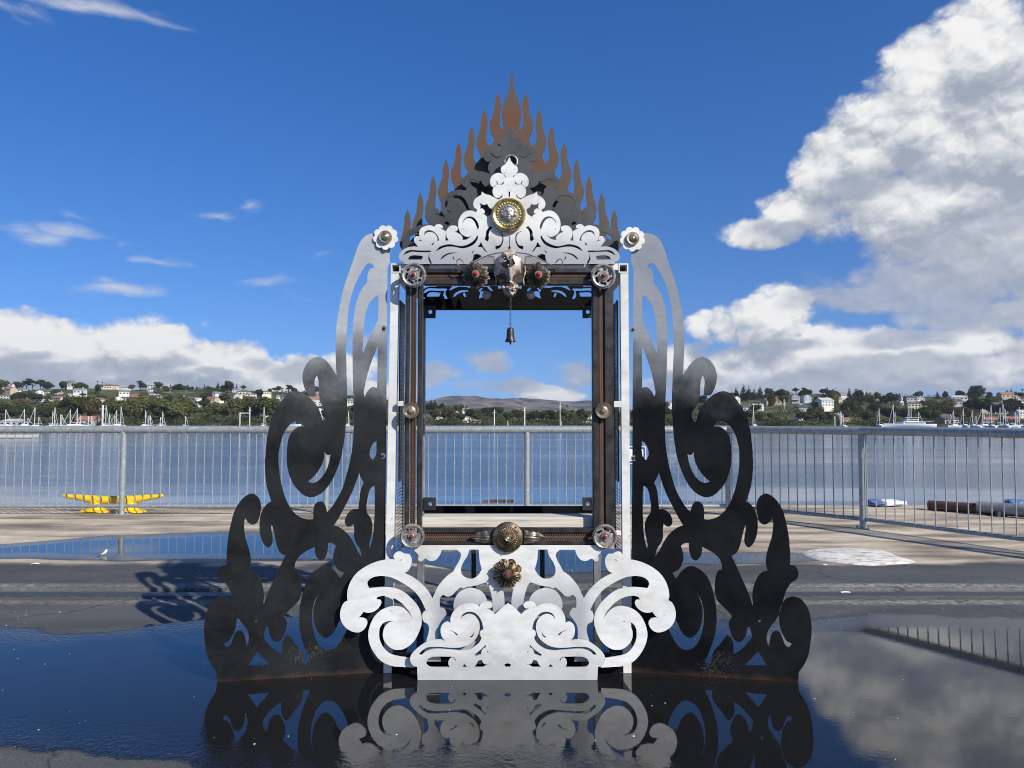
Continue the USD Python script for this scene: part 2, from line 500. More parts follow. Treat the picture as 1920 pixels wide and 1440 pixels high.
def white_paint(name, grey_ramp=None, extra=0.0):
    """brushed white paint on steel, with faint streaks and grime; grey_ramp: (z low, z high) fades to sprayed silver grey downwards"""
    nodes = {'g': ('geometry', {}), 's': ('separate_xyz', {}),
             'm': ('mapping', dict(scale=(4.0, 4.0, 13.0), rotation=(0, 0.5, 0))), 'n': ('noise_texture', dict(scale=2.2, detail=5.0, roughness=0.6)),
             'r': ('rgb_ramp', dict(ramp=[(0.25, (0.58, 0.575, 0.54)), (0.45, (0.685, 0.68, 0.645)), (0.6, (0.735, 0.73, 0.695)), (0.78, (0.77, 0.765, 0.73))])),
             'n2': ('noise_texture', dict(scale=14.0, detail=6.0, roughness=0.7)), 'r2': ('rgb_ramp', dict(ramp=[(0.0, (0, 0, 0)), (0.30, (0, 0, 0)), (0.36, (1, 1, 1)), (1, (1, 1, 1))])),
             'dirt': ('mix', dict(mix_type='mix', color1=(0.42, 0.39, 0.33))), 'bn': ('noise_texture', dict(scale=4.0, detail=6.0, roughness=0.65, distortion=0.5)), 'bnr': ('rgb_ramp', dict(ramp=[(0.30, (0.66, 0.65, 0.62)), (0.5, (0.87, 0.87, 0.86)), (0.7, (0.97, 0.97, 0.97))])), 'blot': ('mix', dict(mix_type='multiply', fac=1.0)), 'p': ('principled_bsdf', dict(roughness=0.5, specular_ior_level=0.35)),
             'b': ('bump', dict(strength=0.12, distance=0.004))}
    links = [('g.position', 'm.vector'), ('m.vector', 'n.vector'), ('n.fac', 'r.fac'), ('g.position', 'n2.vector'), ('n2.fac', 'r2.fac'), ('r2.color', 'dirt.fac'), ('r.color', 'blot.color1'), ('g.position', 'bn.vector'), ('bn.fac', 'bnr.fac'), ('bnr.color', 'blot.color2'), ('blot.color', 'dirt.color2'),
             ('g.position', 's.vector'), ('n.fac', 'b.height'), ('b.normal', 'p.normal')]
    col = 'dirt.color'
    if grey_ramp:
        nodes['wob'] = ('noise_texture', dict(scale=5.0, detail=3.0))
        nodes['z'] = ('math', dict(math_type='multiply_add', value2=0.10))
        nodes['mr'] = ('map_range', dict(range_type='smoothstep', from_min=grey_ramp[0] + 0.05, from_max=grey_ramp[1] + 0.05, to_min=grey_ramp[2], to_max=0.0, clamp=True))
        nodes['gr'] = ('mix', dict(mix_type='mix', color2=(0.30, 0.31, 0.325)))
        links += [('g.position', 'wob.vector'), ('wob.fac', 'z.value1'), ('s.z', 'z.value3'), ('z.value', 'mr.value'), ('mr.result', 'gr.fac'), (col, 'gr.color1')]
        col = 'gr.color'
        if len(grey_ramp) > 3:                      # only near the middle of the plate
            nodes['ax'] = ('math', dict(math_type='absolute'))
            nodes['mx'] = ('map_range', dict(range_type='smoothstep', from_min=grey_ramp[3], from_max=grey_ramp[4], to_min=1.0, to_max=0.0, clamp=True))
            nodes['mm'] = ('math', dict(math_type='multiply'))
            links = [l for l in links if l != ('mr.result', 'gr.fac')] + [('s.x', 'ax.value1'), ('ax.value', 'mx.value'), ('mx.result', 'mm.value1'), ('mr.result', 'mm.value2'), ('mm.value', 'gr.fac')]
    links.append((col, 'p.base_color'))
    return mat(name, nodes, links)


def wing_paint(name, z_top, z_bot, black, dust):
    """sprayed fade from silver grey above to black below, smoky at the seam; brushed streaks above, scuffs and grime below, a little rust at the wet foot"""
    nodes = {'g': ('geometry', {}), 's': ('separate_xyz', {}), 'n': ('noise_texture', dict(scale=3.2, detail=6.0, roughness=0.62)), 'z': ('math', dict(math_type='multiply_add', value2=0.62)),
             'mr': ('map_range', dict(from_min=z_bot + 0.31, from_max=z_top + 0.31, to_min=0.0, to_max=1.0, clamp=True)),
             'r': ('rgb_ramp', dict(ramp=[(0.0, black), (0.20, tuple(c * 1.25 for c in black)), (0.36, (0.030, 0.031, 0.033)), (0.58, (0.105, 0.109, 0.113)), (0.80, (0.20, 0.207, 0.213)), (1.0, (0.325, 0.336, 0.345))])),
             # brushed streaks
             'bsm': ('mapping', dict(scale=(2.5, 2.5, 34.0), rotation=(0.0, 0.35, 0.0))), 'bs': ('noise_texture', dict(scale=2.0, detail=6.0, roughness=0.7)), 'bsr': ('map_range', dict(from_min=0.3, from_max=0.7, to_min=0.93, to_max=1.06, clamp=True)), 'bsx': ('mix', dict(mix_type='multiply', fac=1.0)),
             # smoky mottling
             'big': ('noise_texture', dict(scale=4.5, detail=7.0, roughness=0.68, distortion=0.4)), 'bmr': ('map_range', dict(from_min=0.34, from_max=0.70, to_min=0.6, to_max=1.9, clamp=True)), 'bm': ('mix', dict(mix_type='multiply', fac=1.0)),
             # scuffed patches: fine flecks gathered where a broad mask allows
             'dn': ('noise_texture', dict(scale=120.0, detail=6.0, roughness=0.8)), 'dk': ('noise_texture', dict(scale=3.6, detail=3.0)), 'dkr': ('map_range', dict(from_min=0.50, from_max=0.68, to_min=-0.14, to_max=0.055, clamp=True)), 'dz': ('map_range', dict(from_min=0.05, from_max=0.62, to_min=0.03, to_max=-0.16, clamp=True)),
             'dm': ('math', dict(math_type='add')), 'dm2': ('math', dict(math_type='add')), 'dr': ('map_range', dict(from_min=0.56, from_max=0.72, to_min=0.0, to_max=dust, clamp=True)), 'dmix': ('mix', dict(mix_type='mix', color2=(0.22, 0.20, 0.175))),
             # thin scratches
             'scm': ('mapping', dict(scale=(60.0, 60.0, 5.0), rotation=(0.0, -0.55, 0.0))), 'sc': ('noise_texture', dict(scale=1.2, detail=2.0, roughness=0.5)), 'scr': ('map_range', dict(from_min=0.715, from_max=0.76, to_min=0.0, to_max=0.015, clamp=True)), 'scx': ('mix', dict(mix_type='mix', color2=(0.26, 0.255, 0.25))),
             'rz': ('map_range', dict(from_min=0.004, from_max=0.060, to_min=0.75, to_max=0.0, clamp=True)), 'rn': ('noise_texture', dict(scale=9.0, detail=7.0, roughness=0.75)), 'rm': ('math', dict(math_type='multiply')),
             'rk': ('map_range', dict(from_min=0.24, from_max=0.52, to_min=0.0, to_max=0.6, clamp=True)), 'rmix': ('mix', dict(mix_type='mix', color2=(0.085, 0.045, 0.027))),
             'p': ('principled_bsdf', dict(roughness=0.5, specular_ior_level=0.16)), 'rgh': ('map_range', dict(from_min=0.3, from_max=0.7, to_min=0.36, to_max=0.62, clamp=True)),
             'mt': ('map_range', dict(from_min=0.3, from_max=1.0, to_min=0.0, to_max=0.35, clamp=True))}
    links = [('g.position', 's.vector'), ('g.position', 'n.vector'), ('n.fac', 'z.value1'), ('s.z', 'z.value3'), ('z.value', 'mr.value'), ('mr.result', 'r.fac'), ('g.position', 'bsm.vector'), ('bsm.vector', 'bs.vector'), ('bs.fac', 'bsr.value'), ('r.color', 'bsx.color1'), ('bsr.result', 'bsx.color2'),
             ('g.position', 'big.vector'), ('big.fac', 'bmr.value'), ('bsx.color', 'bm.color1'), ('bmr.result', 'bm.color2'), ('mr.result', 'bmk.value'), ('bmk.result', 'bm.fac'),
             ('g.position', 'dn.vector'), ('g.position', 'dk.vector'), ('dk.fac', 'dkr.value'), ('s.z', 'dz.value'), ('dn.fac', 'dm.value1'), ('dz.result', 'dm.value2'), ('dm.value', 'dm2.value1'), ('dkr.result', 'dm2.value2'), ('dm2.value', 'dr.value'),
             ('bm.color', 'dmix.color1'), ('dr.result', 'dmix.fac'), ('g.position', 'scm.vector'), ('scm.vector', 'sc.vector'), ('sc.fac', 'scr.value'), ('dmix.color', 'scx.color1'), ('scr.result', 'scx.fac'),
             ('s.z', 'rz.value'), ('g.position', 'rn.vector'), ('rz.result', 'rm.value1'), ('rn.fac', 'rm.value2'), ('rm.value', 'rk.value'),
             ('scx.color', 'rmix.color1'), ('rk.result', 'rmix.fac'), ('rmix.color', 'p.base_color'), ('big.fac', 'rgh.value'), ('rgh.result', 'p.roughness'), ('mr.result', 'mt.value'), ('mt.result', 'p.metallic')]
    nodes['bmk'] = ('map_range', dict(from_min=0.2, from_max=0.9, to_min=1.0, to_max=0.12, clamp=True))
    return mat(name, nodes, links)


def rusty(name, steel=(0.115, 0.105, 0.095), rust=(0.17, 0.068, 0.028), lo=0.42, hi=0.62, scale=5.0, rough=0.75):
    nodes = {'g': ('geometry', {}), 'n': ('noise_texture', dict(scale=scale, detail=6.0, roughness=0.65)), 'f': ('noise_texture', dict(scale=130.0, detail=3.0, roughness=0.7)),
             'a': ('math', dict(math_type='multiply_add', value2=0.35)), 'k': ('math', dict(math_type='subtract', value2=0.175)), 'r': ('rgb_ramp', dict(ramp=[(lo, steel), ((lo + hi) / 2, tuple((a + b) / 2 for a, b in zip(steel, rust))), (hi, rust), (0.85, tuple(c * 0.6 for c in rust))])),
             'b': ('bump', dict(strength=0.25, distance=0.003)), 'p': ('principled_bsdf', dict(roughness=rough, specular_ior_level=0.3))}
    links = [('g.position', 'n.vector'), ('g.position', 'f.vector'), ('f.fac', 'a.value1'), ('n.fac', 'a.value3'), ('a.value', 'k.value1'), ('k.value', 'r.fac'), ('r.color', 'p.base_color'), ('f.fac', 'b.height'), ('b.normal', 'p.normal')]
    return mat(name, nodes, links)


M = {}
M['frame_white'] = white_paint('frame_white')
M['crest_white'] = white_paint('crest_white', (1.93, 2.09, 0.95))
M['skirt_white'] = white_paint('skirt_white', (0.00, 0.22, 0.55))
M['scroll_white'] = white_paint('scroll_white', (0.28, 0.47, 0.95, 0.30, 0.42))
M['wing_left'] = wing_paint('wing_left', 1.60, 1.08, (0.0095, 0.010, 0.0105), 0.40)
M['wing_right_dimmed'] = wing_paint('wing_right_dimmed', 1.60, 1.08, (0.0045, 0.005, 0.0055), 0.30)  # lower black than the left: less sunlight on this side is painted in
M['charcoal'] = plain('charcoal', (0.040, 0.044, 0.047), 0.55, noise=6.0, amount=0.35)
M['rust_plate'] = rusty('rust_plate', steel=(0.085, 0.068, 0.055), rust=(0.118, 0.054, 0.027))
M['rust_strip'] = rusty('rust_strip', steel=(0.075, 0.055, 0.042), rust=(0.125, 0.068, 0.042), scale=9.0)
M['black_steel'] = plain('black_steel', (0.032, 0.033, 0.036), 0.42, metallic=0.2, noise=11.0, amount=0.5)
M['painted_shade'] = plain('painted_shade', (0.005, 0.005, 0.0055), 0.6, spec=0.08, noise=11.0, amount=0.4)  # shadow of the front crests put into the colour, also for dark gaps
M['dark_steel'] = plain('dark_steel', (0.048, 0.043, 0.038), 0.42, metallic=0.6, noise=18.0, amount=0.4)
M['rear_steel'] = plain('rear_steel', (0.22, 0.225, 0.23), 0.45, metallic=0.3, noise=12.0, amount=0.4)
M['pewter'] = plain('pewter', (0.31, 0.285, 0.25), 0.42, metallic=0.55, noise=40.0, amount=0.5)
M['leaf_metal'] = plain('leaf_metal', (0.15, 0.135, 0.105), 0.40, metallic=0.75, noise=45.0, amount=0.55)
M['bronze'] = plain('bronze', (0.20, 0.150, 0.095), 0.36, metallic=0.85, noise=30.0, amount=0.5)
M['brass'] = plain('brass', (0.52, 0.40, 0.17), 0.30, metallic=0.95, noise=30.0, amount=0.35)
M['brass_pale'] = plain('brass_pale', (0.40, 0.355, 0.235), 0.34, metallic=0.85, noise=30.0, amount=0.4)
M['silver'] = plain('silver', (0.44, 0.42, 0.385), 0.32, metallic=0.6, noise=60.0, amount=0.3)
M['skull_metal'] = plain('skull_metal', (0.50, 0.41, 0.335), 0.45, metallic=0.35, noise=35.0, amount=0.4, bump=0.15)
M['skull_dark'] = plain('skull_dark', (0.10, 0.075, 0.06), 0.5, metallic=0.6, noise=40.0, amount=0.5)
M['horn_wire'] = plain('horn_wire', (0.14, 0.09, 0.065), 0.5, metallic=0.4, noise=30.0, amount=0.4)
M['red_bead'] = plain('red_bead', (0.27, 0.018, 0.022), 0.3, noise=60.0, amount=0.3)
M['copper'] = plain('copper', (0.36, 0.20, 0.15), 0.45, metallic=0.4, noise=40.0, amount=0.4)
M['seat_wood'] = mat('seat_wood', {'g': ('geometry', {}), 'm': ('mapping', dict(scale=(1.6, 20.0, 34.0))), 'n': ('noise_texture', dict(scale=2.5, detail=6.0, roughness=0.65)),
                                   'r': ('rgb_ramp', dict(ramp=[(0.25, (0.22, 0.19, 0.145)), (0.45, (0.50, 0.46, 0.37)), (0.7, (0.66, 0.62, 0.53))])), 'b': ('bump', dict(strength=0.3, distance=0.004)), 'p': ('principled_bsdf', dict(roughness=0.7))},
                     [('g.position', 'm.vector'), ('m.vector', 'n.vector'), ('n.fac', 'r.fac'), ('r.color', 'p.base_color'), ('n.fac', 'b.height'), ('b.normal', 'p.normal')])
M['galvanized'] = mat('galvanized', {'g': ('geometry', {}), 'v': ('voronoi_texture', dict(scale=55.0)) if False else ('noise_texture', dict(scale=24.0, detail=6.0, roughness=0.7)),
                                     'r': ('rgb_ramp', dict(ramp=[(0.3, (0.21, 0.235, 0.235)), (0.55, (0.31, 0.335, 0.33)), (0.66, (0.43, 0.445, 0.435)), (0.78, (0.64, 0.65, 0.63))])),
                                     'rr': ('map_range', dict(from_min=0.3, from_max=0.7, to_min=0.5, to_max=0.34, clamp=True)), 'p': ('principled_bsdf', dict(metallic=0.30, roughness=0.42))},
                      [('g.position', 'v.vector'), ('v.fac', 'r.fac'), ('r.color', 'p.base_color'), ('v.fac', 'rr.value'), ('rr.result', 'p.roughness')])
M['yellow_paint'] = mat('yellow_paint', {'g': ('geometry', {}), 'n': ('noise_texture', dict(scale=7.0, detail=5.0, roughness=0.65)), 'r': ('rgb_ramp', dict(ramp=[(0.25, (0.55, 0.34, 0.012)), (0.5, (0.72, 0.46, 0.015)), (0.75, (0.80, 0.56, 0.03))])), 'c': ('noise_texture', dict(scale=22.0, detail=7.0, roughness=0.75)), 'cr': ('map_range', dict(from_min=0.60, from_max=0.66, to_min=0.0, to_max=0.85, clamp=True)), 'm': ('mix', dict(mix_type='mix', color2=(0.13, 0.075, 0.04))), 'b': ('bump', dict(strength=0.25, distance=0.004)), 'p': ('principled_bsdf', dict(roughness=0.5))},
                        [('g.position', 'n.vector'), ('n.fac', 'r.fac'), ('g.position', 'c.vector'), ('c.fac', 'cr.value'), ('r.color', 'm.color1'), ('cr.result', 'm.fac'), ('m.color', 'p.base_color'), ('c.fac', 'b.height'), ('b.normal', 'p.normal')])
# ---------------------------------------------------------------- outlines of the cut steel plates
# Outline points were read off the photograph in windows (origin, scale); '*' marks a corner, the rest is a smooth curve.
WINDOWS = {'A': (500, 420, 6), 'B': (480, 640, 6), 'C': (460, 840, 6), 'D': (370, 900, 6), 'E': (370, 1060, 6), 'F': (630, 1020, 6),
           'G': (760, 1100, 7.2), 'H': (735, 280, 6.4), 'K': (740, 120, 6.4), 'L': (740, 280, 6.4), 'N': (720, 480, 9), 'P': (0, 0, 1)}


def catmull(p, steps=6):
    """an open smooth curve through the points (centripetal)"""
    p = np.asarray(p, float)
    if len(p) < 3:
        return p
    q = np.vstack([2 * p[0] - p[1], p, 2 * p[-1] - p[-2]])
    out = []
    for i in range(1, len(q) - 2):
        p0, p1, p2, p3 = q[i - 1:i + 3]
        t0 = 0.0
        t1 = t0 + max(np.linalg.norm(p1 - p0), 1e-6) ** 0.5
        t2 = t1 + max(np.linalg.norm(p2 - p1), 1e-6) ** 0.5
        t3 = t2 + max(np.linalg.norm(p3 - p2), 1e-6) ** 0.5
        n = steps
        t = np.linspace(t1, t2, n, endpoint=False)[:, None]
        a1 = (t1 - t) / (t1 - t0) * p0 + (t - t0) / (t1 - t0) * p1
        a2 = (t2 - t) / (t2 - t1) * p1 + (t - t1) / (t2 - t1) * p2
        a3 = (t3 - t) / (t3 - t2) * p2 + (t - t2) / (t3 - t2) * p3
        b1 = (t2 - t) / (t2 - t0) * a1 + (t - t0) / (t2 - t0) * a2
        b2 = (t3 - t) / (t3 - t1) * a2 + (t - t1) / (t3 - t1) * a3
        out.append((t2 - t) / (t2 - t1) * b1 + (t - t1) / (t2 - t1) * b2)
    out.append(p[-1:])
    return np.vstack(out)


def outline(text, steps=6):
    """closed contour in photograph units from a traced string"""
    pts, corner, win = [], [], WINDOWS['P']
    for w in text.split():
        if w.endswith(':'):
            win = WINDOWS[w[:-1]]
            continue
        c = w.endswith('*')
        x, y = map(float, w.rstrip('*').split(','))
        pts.append((win[0] + x / win[2], win[1] + y / win[2]))
        corner.append(c)
    pts = np.array(pts)
    if not any(corner):
        q = np.vstack([pts[-2:], pts, pts[:3]])
        c = catmull(q, steps)
        return c[2 * steps:(2 + len(pts)) * steps]
    k = corner.index(True)
    pts, corner = np.roll(pts, -k, 0), corner[k:] + corner[:k]
    pts, corner = np.vstack([pts, pts[:1]]), corner + [True]
    out, a = [], 0
    for i in range(1, len(pts)):
        if corner[i]:
            out.append(catmull(pts[a:i + 1], steps)[:-1])
            a = i
    return np.vstack(out)


def region(text):
    p = make_valid(Polygon(outline(text)))
    return unary_union([g for g in getattr(p, 'geoms', [p]) if g.geom_type in ('Polygon', 'MultiPolygon')])


def axis_x(y, x0=951.5, y0=1275.0, lean=0.0073):
    return x0 + (y0 - y) * lean


def mirrored(poly, ax):
    def f(x, y, z=None):
        x, y = np.asarray(x), np.asarray(y)
        return 2 * ax(y) - x, y
    return sh_transform(f, poly)


WING_OUT = """A: 1388,160* 1386,440* 1360,490* P: 720,1268* E: 220,1312* 212,1200* 150,1110 105,1000 85,870 75,720 95,560
140,450 210,375 290,353 355,372 410,430 440,530 437,650 412,750 355,850 292,882* 325,925 370,895 400,820 435,752 480,738 520,770 540,840 547,917*
572,870 580,800 562,730 520,670 487,628* 440,545 415,460 400,390 375,300* D: 340,1195 300,1148 255,1118 235,1080 235,1030 268,972 330,955*
328,880 335,750 350,620 375,500 410,370 460,270 530,190 610,152 670,180 706,240 715,320 700,410 670,480 625,503 580,485 553,455 537,430*
524,480 525,540 537,640 570,750 592,830 600,900 595,965 577,1020* 620,1030 670,1065 715,1145 740,1230 748,1330 E: 748,360 738,470*
770,370 820,250 880,120 D: 915,1000 955,920 992,846* 955,836 920,800 887,710 868,620 850,545 836,503* 830,545 842,620 846,700 830,735 800,762*
760,735 720,660 700,570 700,470 715,380 750,310 790,265 830,240* 800,140 775,50 C: 265,520 237,400 223,270 220,100 B: 103,1350 107,1250 117,1150
140,1000 180,850 240,740 310,640 380,580 440,560 500,570 560,605 620,650 680,720 722,800 745,880 757,915* 790,870 800,810 770,760 735,710 715,650
708,590* 706,480 698,420 683,386 668,408 658,460 664,530 668,600* 635,612* 590,605* 560,560 532,480 522,390 540,310 580,240 630,195 690,175 760,195
820,250 868,320 907,383* 900,300 897,150 895,40 A: 778,1300 785,1150 802,1020 830,880 872,700 920,560 970,420 1020,270 1070,175 1125,125 1190,108
1290,100 1360,118"""
WING_HOLES = ["""B: 545,955* 480,960 412,1010 370,1080 350,1200 345,1310 353,1420 C: 468,190 490,290 530,390 590,470 665,535 740,555 800,540 880,490 960,390
1020,270 1070,130 1095,20 B: 950,1310 988,1150 1005,1000 1020,800 1025,600 1020,400 1015,200 1010,40 A: 895,1300 905,1150 920,970 942,850 980,720
1030,610 1080,520 1135,447 1168,445 1195,462 1205,490* 1170,502 1147,530 1135,580 1133,655* 1080,720 1030,820 992,960 976,1100 968,1250
B: 1086,60 1086,200 1092,500 1100,800 1098,1000 1085,1180 1060,1330 C: 1170,180 1130,330 1080,480 1020,590 968,670 918,722* 912,690 895,640 860,602 810,610
775,650 764,720 765,800* 720,806 640,790 560,740 480,630 432,510 400,380 380,250 371,120 376,30 B: 255,1240 282,1120 320,1020 370,950 420,910 480,895 520,915""",
    "C: 888,40* 885,110 850,210 780,310 703,378* 750,395 800,380 860,330 910,250 945,150 960,70* 925,80",
    "A: 1258,800* 1258,900 1252,1080* 1200,1190 1150,1290 1105,1400 P: 681,663* B: 1200,60 A: 1084,1350 1085,1250 1100,1100 1122,980 1160,890 1210,830",
    "B: 1372,45* 1366,300 1362,522* 1310,515 1262,552 1222,622* 1212,585 1225,500 1260,350 1310,200",
    "B: 1355,1118* 1357,1218* 1345,1290 1310,1332 1285,1300 1280,1240 1310,1160",
    """C: 1280,280* 1300,335 1332,390* 1305,450 1288,530 1278,620 1270,690* 1215,690 1160,730 1125,790 1120,840 1143,880 1172,885 1218,855* 1225,920 1222,1000
1245,1070 1285,1130 1310,1225* 1270,1170 1220,1070 1170,990 1110,930 1050,890 998,872* 1060,770 1130,640 1200,500 1250,370""",
    "C: 1455,425* 1456,600 1448,850 1430,1020 1400,1135* 1398,1080 1425,950 1430,860 1410,790 1370,735* 1362,660 1375,580 1390,500 1418,445",
    """C: 780,1112* 785,1180 805,1232 850,1265 890,1245 920,1180 930,1110 930,1070* 970,1068 1020,1100* 1000,1160 988,1240 1010,1320 1045,1370 1110,1405*
E: 1610,150* 1585,115 1530,50 1440,8 1300,80 1220,200 1180,340 1155,450 1145,600 1155,740 1190,880 1230,990 1275,1097* 1197,1107* 1190,1010 1160,950 1100,885
1050,815 1015,790 980,820 955,880 950,1005* 890,970 820,910 770,850 745,820* 752,760 775,692* 798,705 808,760 832,820 880,862 930,850 972,790 1002,700 1005,640
970,575* 1010,530 1080,460 1140,400 1163,330 1170,220 1160,120 1135,60 1092,52* 1100,-20 1130,-80 1195,-140""",
    """E: 1385,290* 1325,390 1295,500 1288,620 1300,720 1330,830 1380,910 1450,952 1520,945 1590,890 1640,810 1690,700 1710,600* 1640,580* 1590,640 1550,730 1500,790
1440,817 1390,790 1340,720 1310,620 1306,500 1330,400""",
    "E: 675,970* 568,1130* 822,1125*", "E: 640,617* 682,617* 657,655*"]

SCROLL_OUT = """F: 1950,20* 1365,20* 1365,68* 1405,110 1390,180 1350,250 1320,310* 1260,350 1200,410 1140,490 1108,560 1083,612* 1040,540 960,450 870,380 765,328*
812,300 845,235 850,170 818,115 770,110 715,85 675,95 648,135 660,170 700,182 748,172* 735,186 690,182 640,173 540,180 440,205 330,255 230,330 165,420 130,520
124,600 132,635* 90,660 55,730 45,810 70,890 120,950 200,990 270,990 325,950 350,890 335,850 290,830 245,830* 272,812 310,763* 360,775 430,757 490,705 508,660
495,632 452,625* 470,597 540,582 630,600 720,650 790,720 840,790 865,860 873,905* 862,850 820,780 760,725 680,700 590,710 500,750 430,820 385,910 362,1010 375,1110
420,1210 500,1310 590,1360 660,1378 710,1382* 880,1390* 880,1290* 770,1275 690,1262 600,1235 540,1180 495,1100 482,1020 495,940 540,885 610,865 657,870*
600,882 550,930 528,1000 535,1070 580,1140 650,1185 730,1190 810,1155 880,1090 930,1000 960,910 964,850 950,770 910,690 850,620 770,550 680,505 580,488 470,488
370,500* 350,450 370,405 430,370 500,360 600,370 700,410 800,470 880,530 950,620 1000,720 1012,745* 980,770 970,820 985,870 1030,898* 1045,930 1042,1000 1012,1110
1000,1320* 1180,1320* 1148,1090 1145,980 1155,920 1190,860 1242,795* 1235,760 1210,725 1170,718* 1165,660 1175,600 1208,570* 1250,592 1300,580 1340,540 1400,485*
1430,497 1475,480* 1560,470 1640,445 1690,430* 1720,480 1745,560 1763,680 1760,1000* 1890,1000* 1897,650 1888,560 1875,500* 1950,480*"""
SCROLL_HOLES = ["F: 1500,62* 1480,130 1430,210 1405,290 1420,350 1470,385 1540,390 1600,350 1640,285* 1615,180 1607,62*"]
SCROLL_EXTRA = ["F: 870,62* 1190,62* 1170,120 1120,180 1060,190 1000,165 960,195 925,180 930,130", "F: 860,15* 1950,15* 1950,62* 860,66*",
                "F: 1515,495 1653,552 1708,690 1653,828 1515,885 1377,828 1322,690 1377,552", "F: 1400,800* 1640,800* 1640,1350* 1400,1350*"]

SKIRT_OUT = """G: 1386,225* 1300,288 1207,378* 1170,335 1115,300 1088,262* 1112,290 1150,292 1176,258 1165,220 1120,200 1060,205 1020,235 1000,270* 940,240 860,228 770,245 690,290
640,350 610,430 611,490* 560,475 510,500 480,555 478,620 495,680 540,735* 480,716 400,718 300,740 200,800 110,880 70,940 66,1000 90,1050 120,1075 158,1083*
160,1150 168,1268* 1386,1268*"""
SKIRT_HOLES = ["""G: 742,440* 760,395 800,355 860,338 930,350 990,400 1035,480 1055,580* 1015,598 1005,645 1030,692* 1000,750 940,805 860,848 760,862 640,855 520,845 420,840
340,850 270,880 215,925* 178,915* 230,860 300,820 380,812 500,815 620,825 720,823 820,798 900,750 960,690 995,610 1005,540 990,470 950,410 890,375 830,375 780,400""",
    "G: 282,1040 300,985 350,952 430,943 560,945 640,950 678,985 672,1010* 655,975 625,958 592,985 578,1035 602,1088* 400,1088 320,1080", "G: 765,1086* 800,1045* 835,1088*",
    "G: 928,1086* 965,1040 985,1000 1035,990* 1050,1030 1090,1050 1160,1030* 1040,1088*", "G: 918,918* 990,870 1050,820 1080,785* 1088,810 1040,850 1020,910* 940,942*",
    "G: 1330,1052* 1386,1030* 1442,1052* 1415,1090* 1386,1080* 1357,1090*", "G: 572,582* 640,598 712,645* 690,664* 645,612*", "G: 862,680* 905,650 925,605* 918,660 885,692*",
    "G: 1100,862* 1132,892* 1105,887*", "G: 1180,940* 1212,970* 1185,950*"]

CREST_OUT = """H: 1408,88* 1380,150 1345,188* 1312,215 1306,250 1325,290 1366,320* 1362,338* 1330,298 1270,282 1208,312 1176,370 1188,435 1220,452 1250,428 1256,395 1235,375*
1262,385 1272,412 1310,412 1336,392 1328,362* 1345,400 1322,425* 1270,420 1230,440 1208,490 1218,550 1258,583 1300,572 1325,530* 1320,572 1275,602* 1230,580 1180,552 1120,535 1078,507*
1070,548* 1020,575 985,615 975,660 990,700 1025,722* 1008,755* 960,736 890,740 830,790 797,860 797,940 820,1000 870,1040 920,1050 968,1020* 930,1057 890,1082
840,1088* 850,1070 830,1030 790,1003 755,990* 785,970 785,930 750,915 700,920 660,960 650,1010 660,1060 682,1092* 640,1097* 642,1040 650,985* 600,958 575,945* 607,943 605,917
570,897 530,905 510,930* 460,912 400,920 345,950 326,1000 332,1050 352,1095* 395,1138* 350,1102 310,1092* 345,1082* 335,1050 300,1040 270,1060 264,1100 290,1140
315,1170* 250,1165 180,1180 120,1215 86,1270 85,1310 105,1338 140,1350* 145,1376* 1408,1376*"""
CREST_HOLES = ["H: 1048,640* 1100,665 1145,655* 1165,695 1205,718* 1190,770 1140,812* 1120,790 1085,768* 1110,765 1112,738 1080,708 1052,715* 1062,680",
    "H: 845,920* 848,870 880,825 930,803 985,820 1025,870 1043,930 1030,967* 1012,920 990,870 950,832 900,828 862,860 843,905 852,945 882,977* 850,950",
    "H: 520,1227* 570,1170 640,1145 700,1138 780,1155 850,1158 930,1130 990,1085 1025,1028* 1032,1060 990,1132 920,1172 840,1187 760,1172 690,1167 640,1172 580,1195*",
    "H: 578,1332* 600,1290 650,1255 720,1238 793,1243* 720,1250 650,1275 605,1310", "H: 730,1272* 745,1310 752,1337* 728,1305*",
    "H: 1248,988* 1295,1000 1322,1050 1317,1110 1290,1150 1240,1160* 1245,1202* 1295,1180 1330,1120 1336,1050 1317,1005 1280,985",
    "H: 1178,918* 1130,985 1128,1025 1115,1080 1150,1107* 1163,1070 1160,1020 1180,965 1212,935*", "H: 1070,1110* 1090,1160 1148,1242* 1110,1215 1078,1175 1028,1172*",
    "H: 976,1264* 1020,1255 1082,1280* 1040,1310 958,1352* 972,1310", "H: 955,1235* 997,1200* 965,1247*",
    "H: 188,1322* 210,1285 260,1270 372,1280* 355,1323*", "H: 133,1275* 165,1228 220,1207 330,1213 472,1215* 460,1234* 330,1234 230,1230 172,1252*",
    "H: 447,1240* 450,1300 482,1372* 458,1372* 433,1310*", "H: 385,1040* 393,990 440,968 500,985 550,1040 568,1092* 540,1102* 543,1060 510,1010 450,992 408,1005", "H: 468,1147* 507,1103* 495,1150*",
    "H: 1403,1040* 1413,1040* 1412,1160* 1424,1180* 1416,1205* 1400,1205* 1392,1180* 1404,1160*", "H: 1400,505* 1416,505* 1416,570* 1400,570*"]

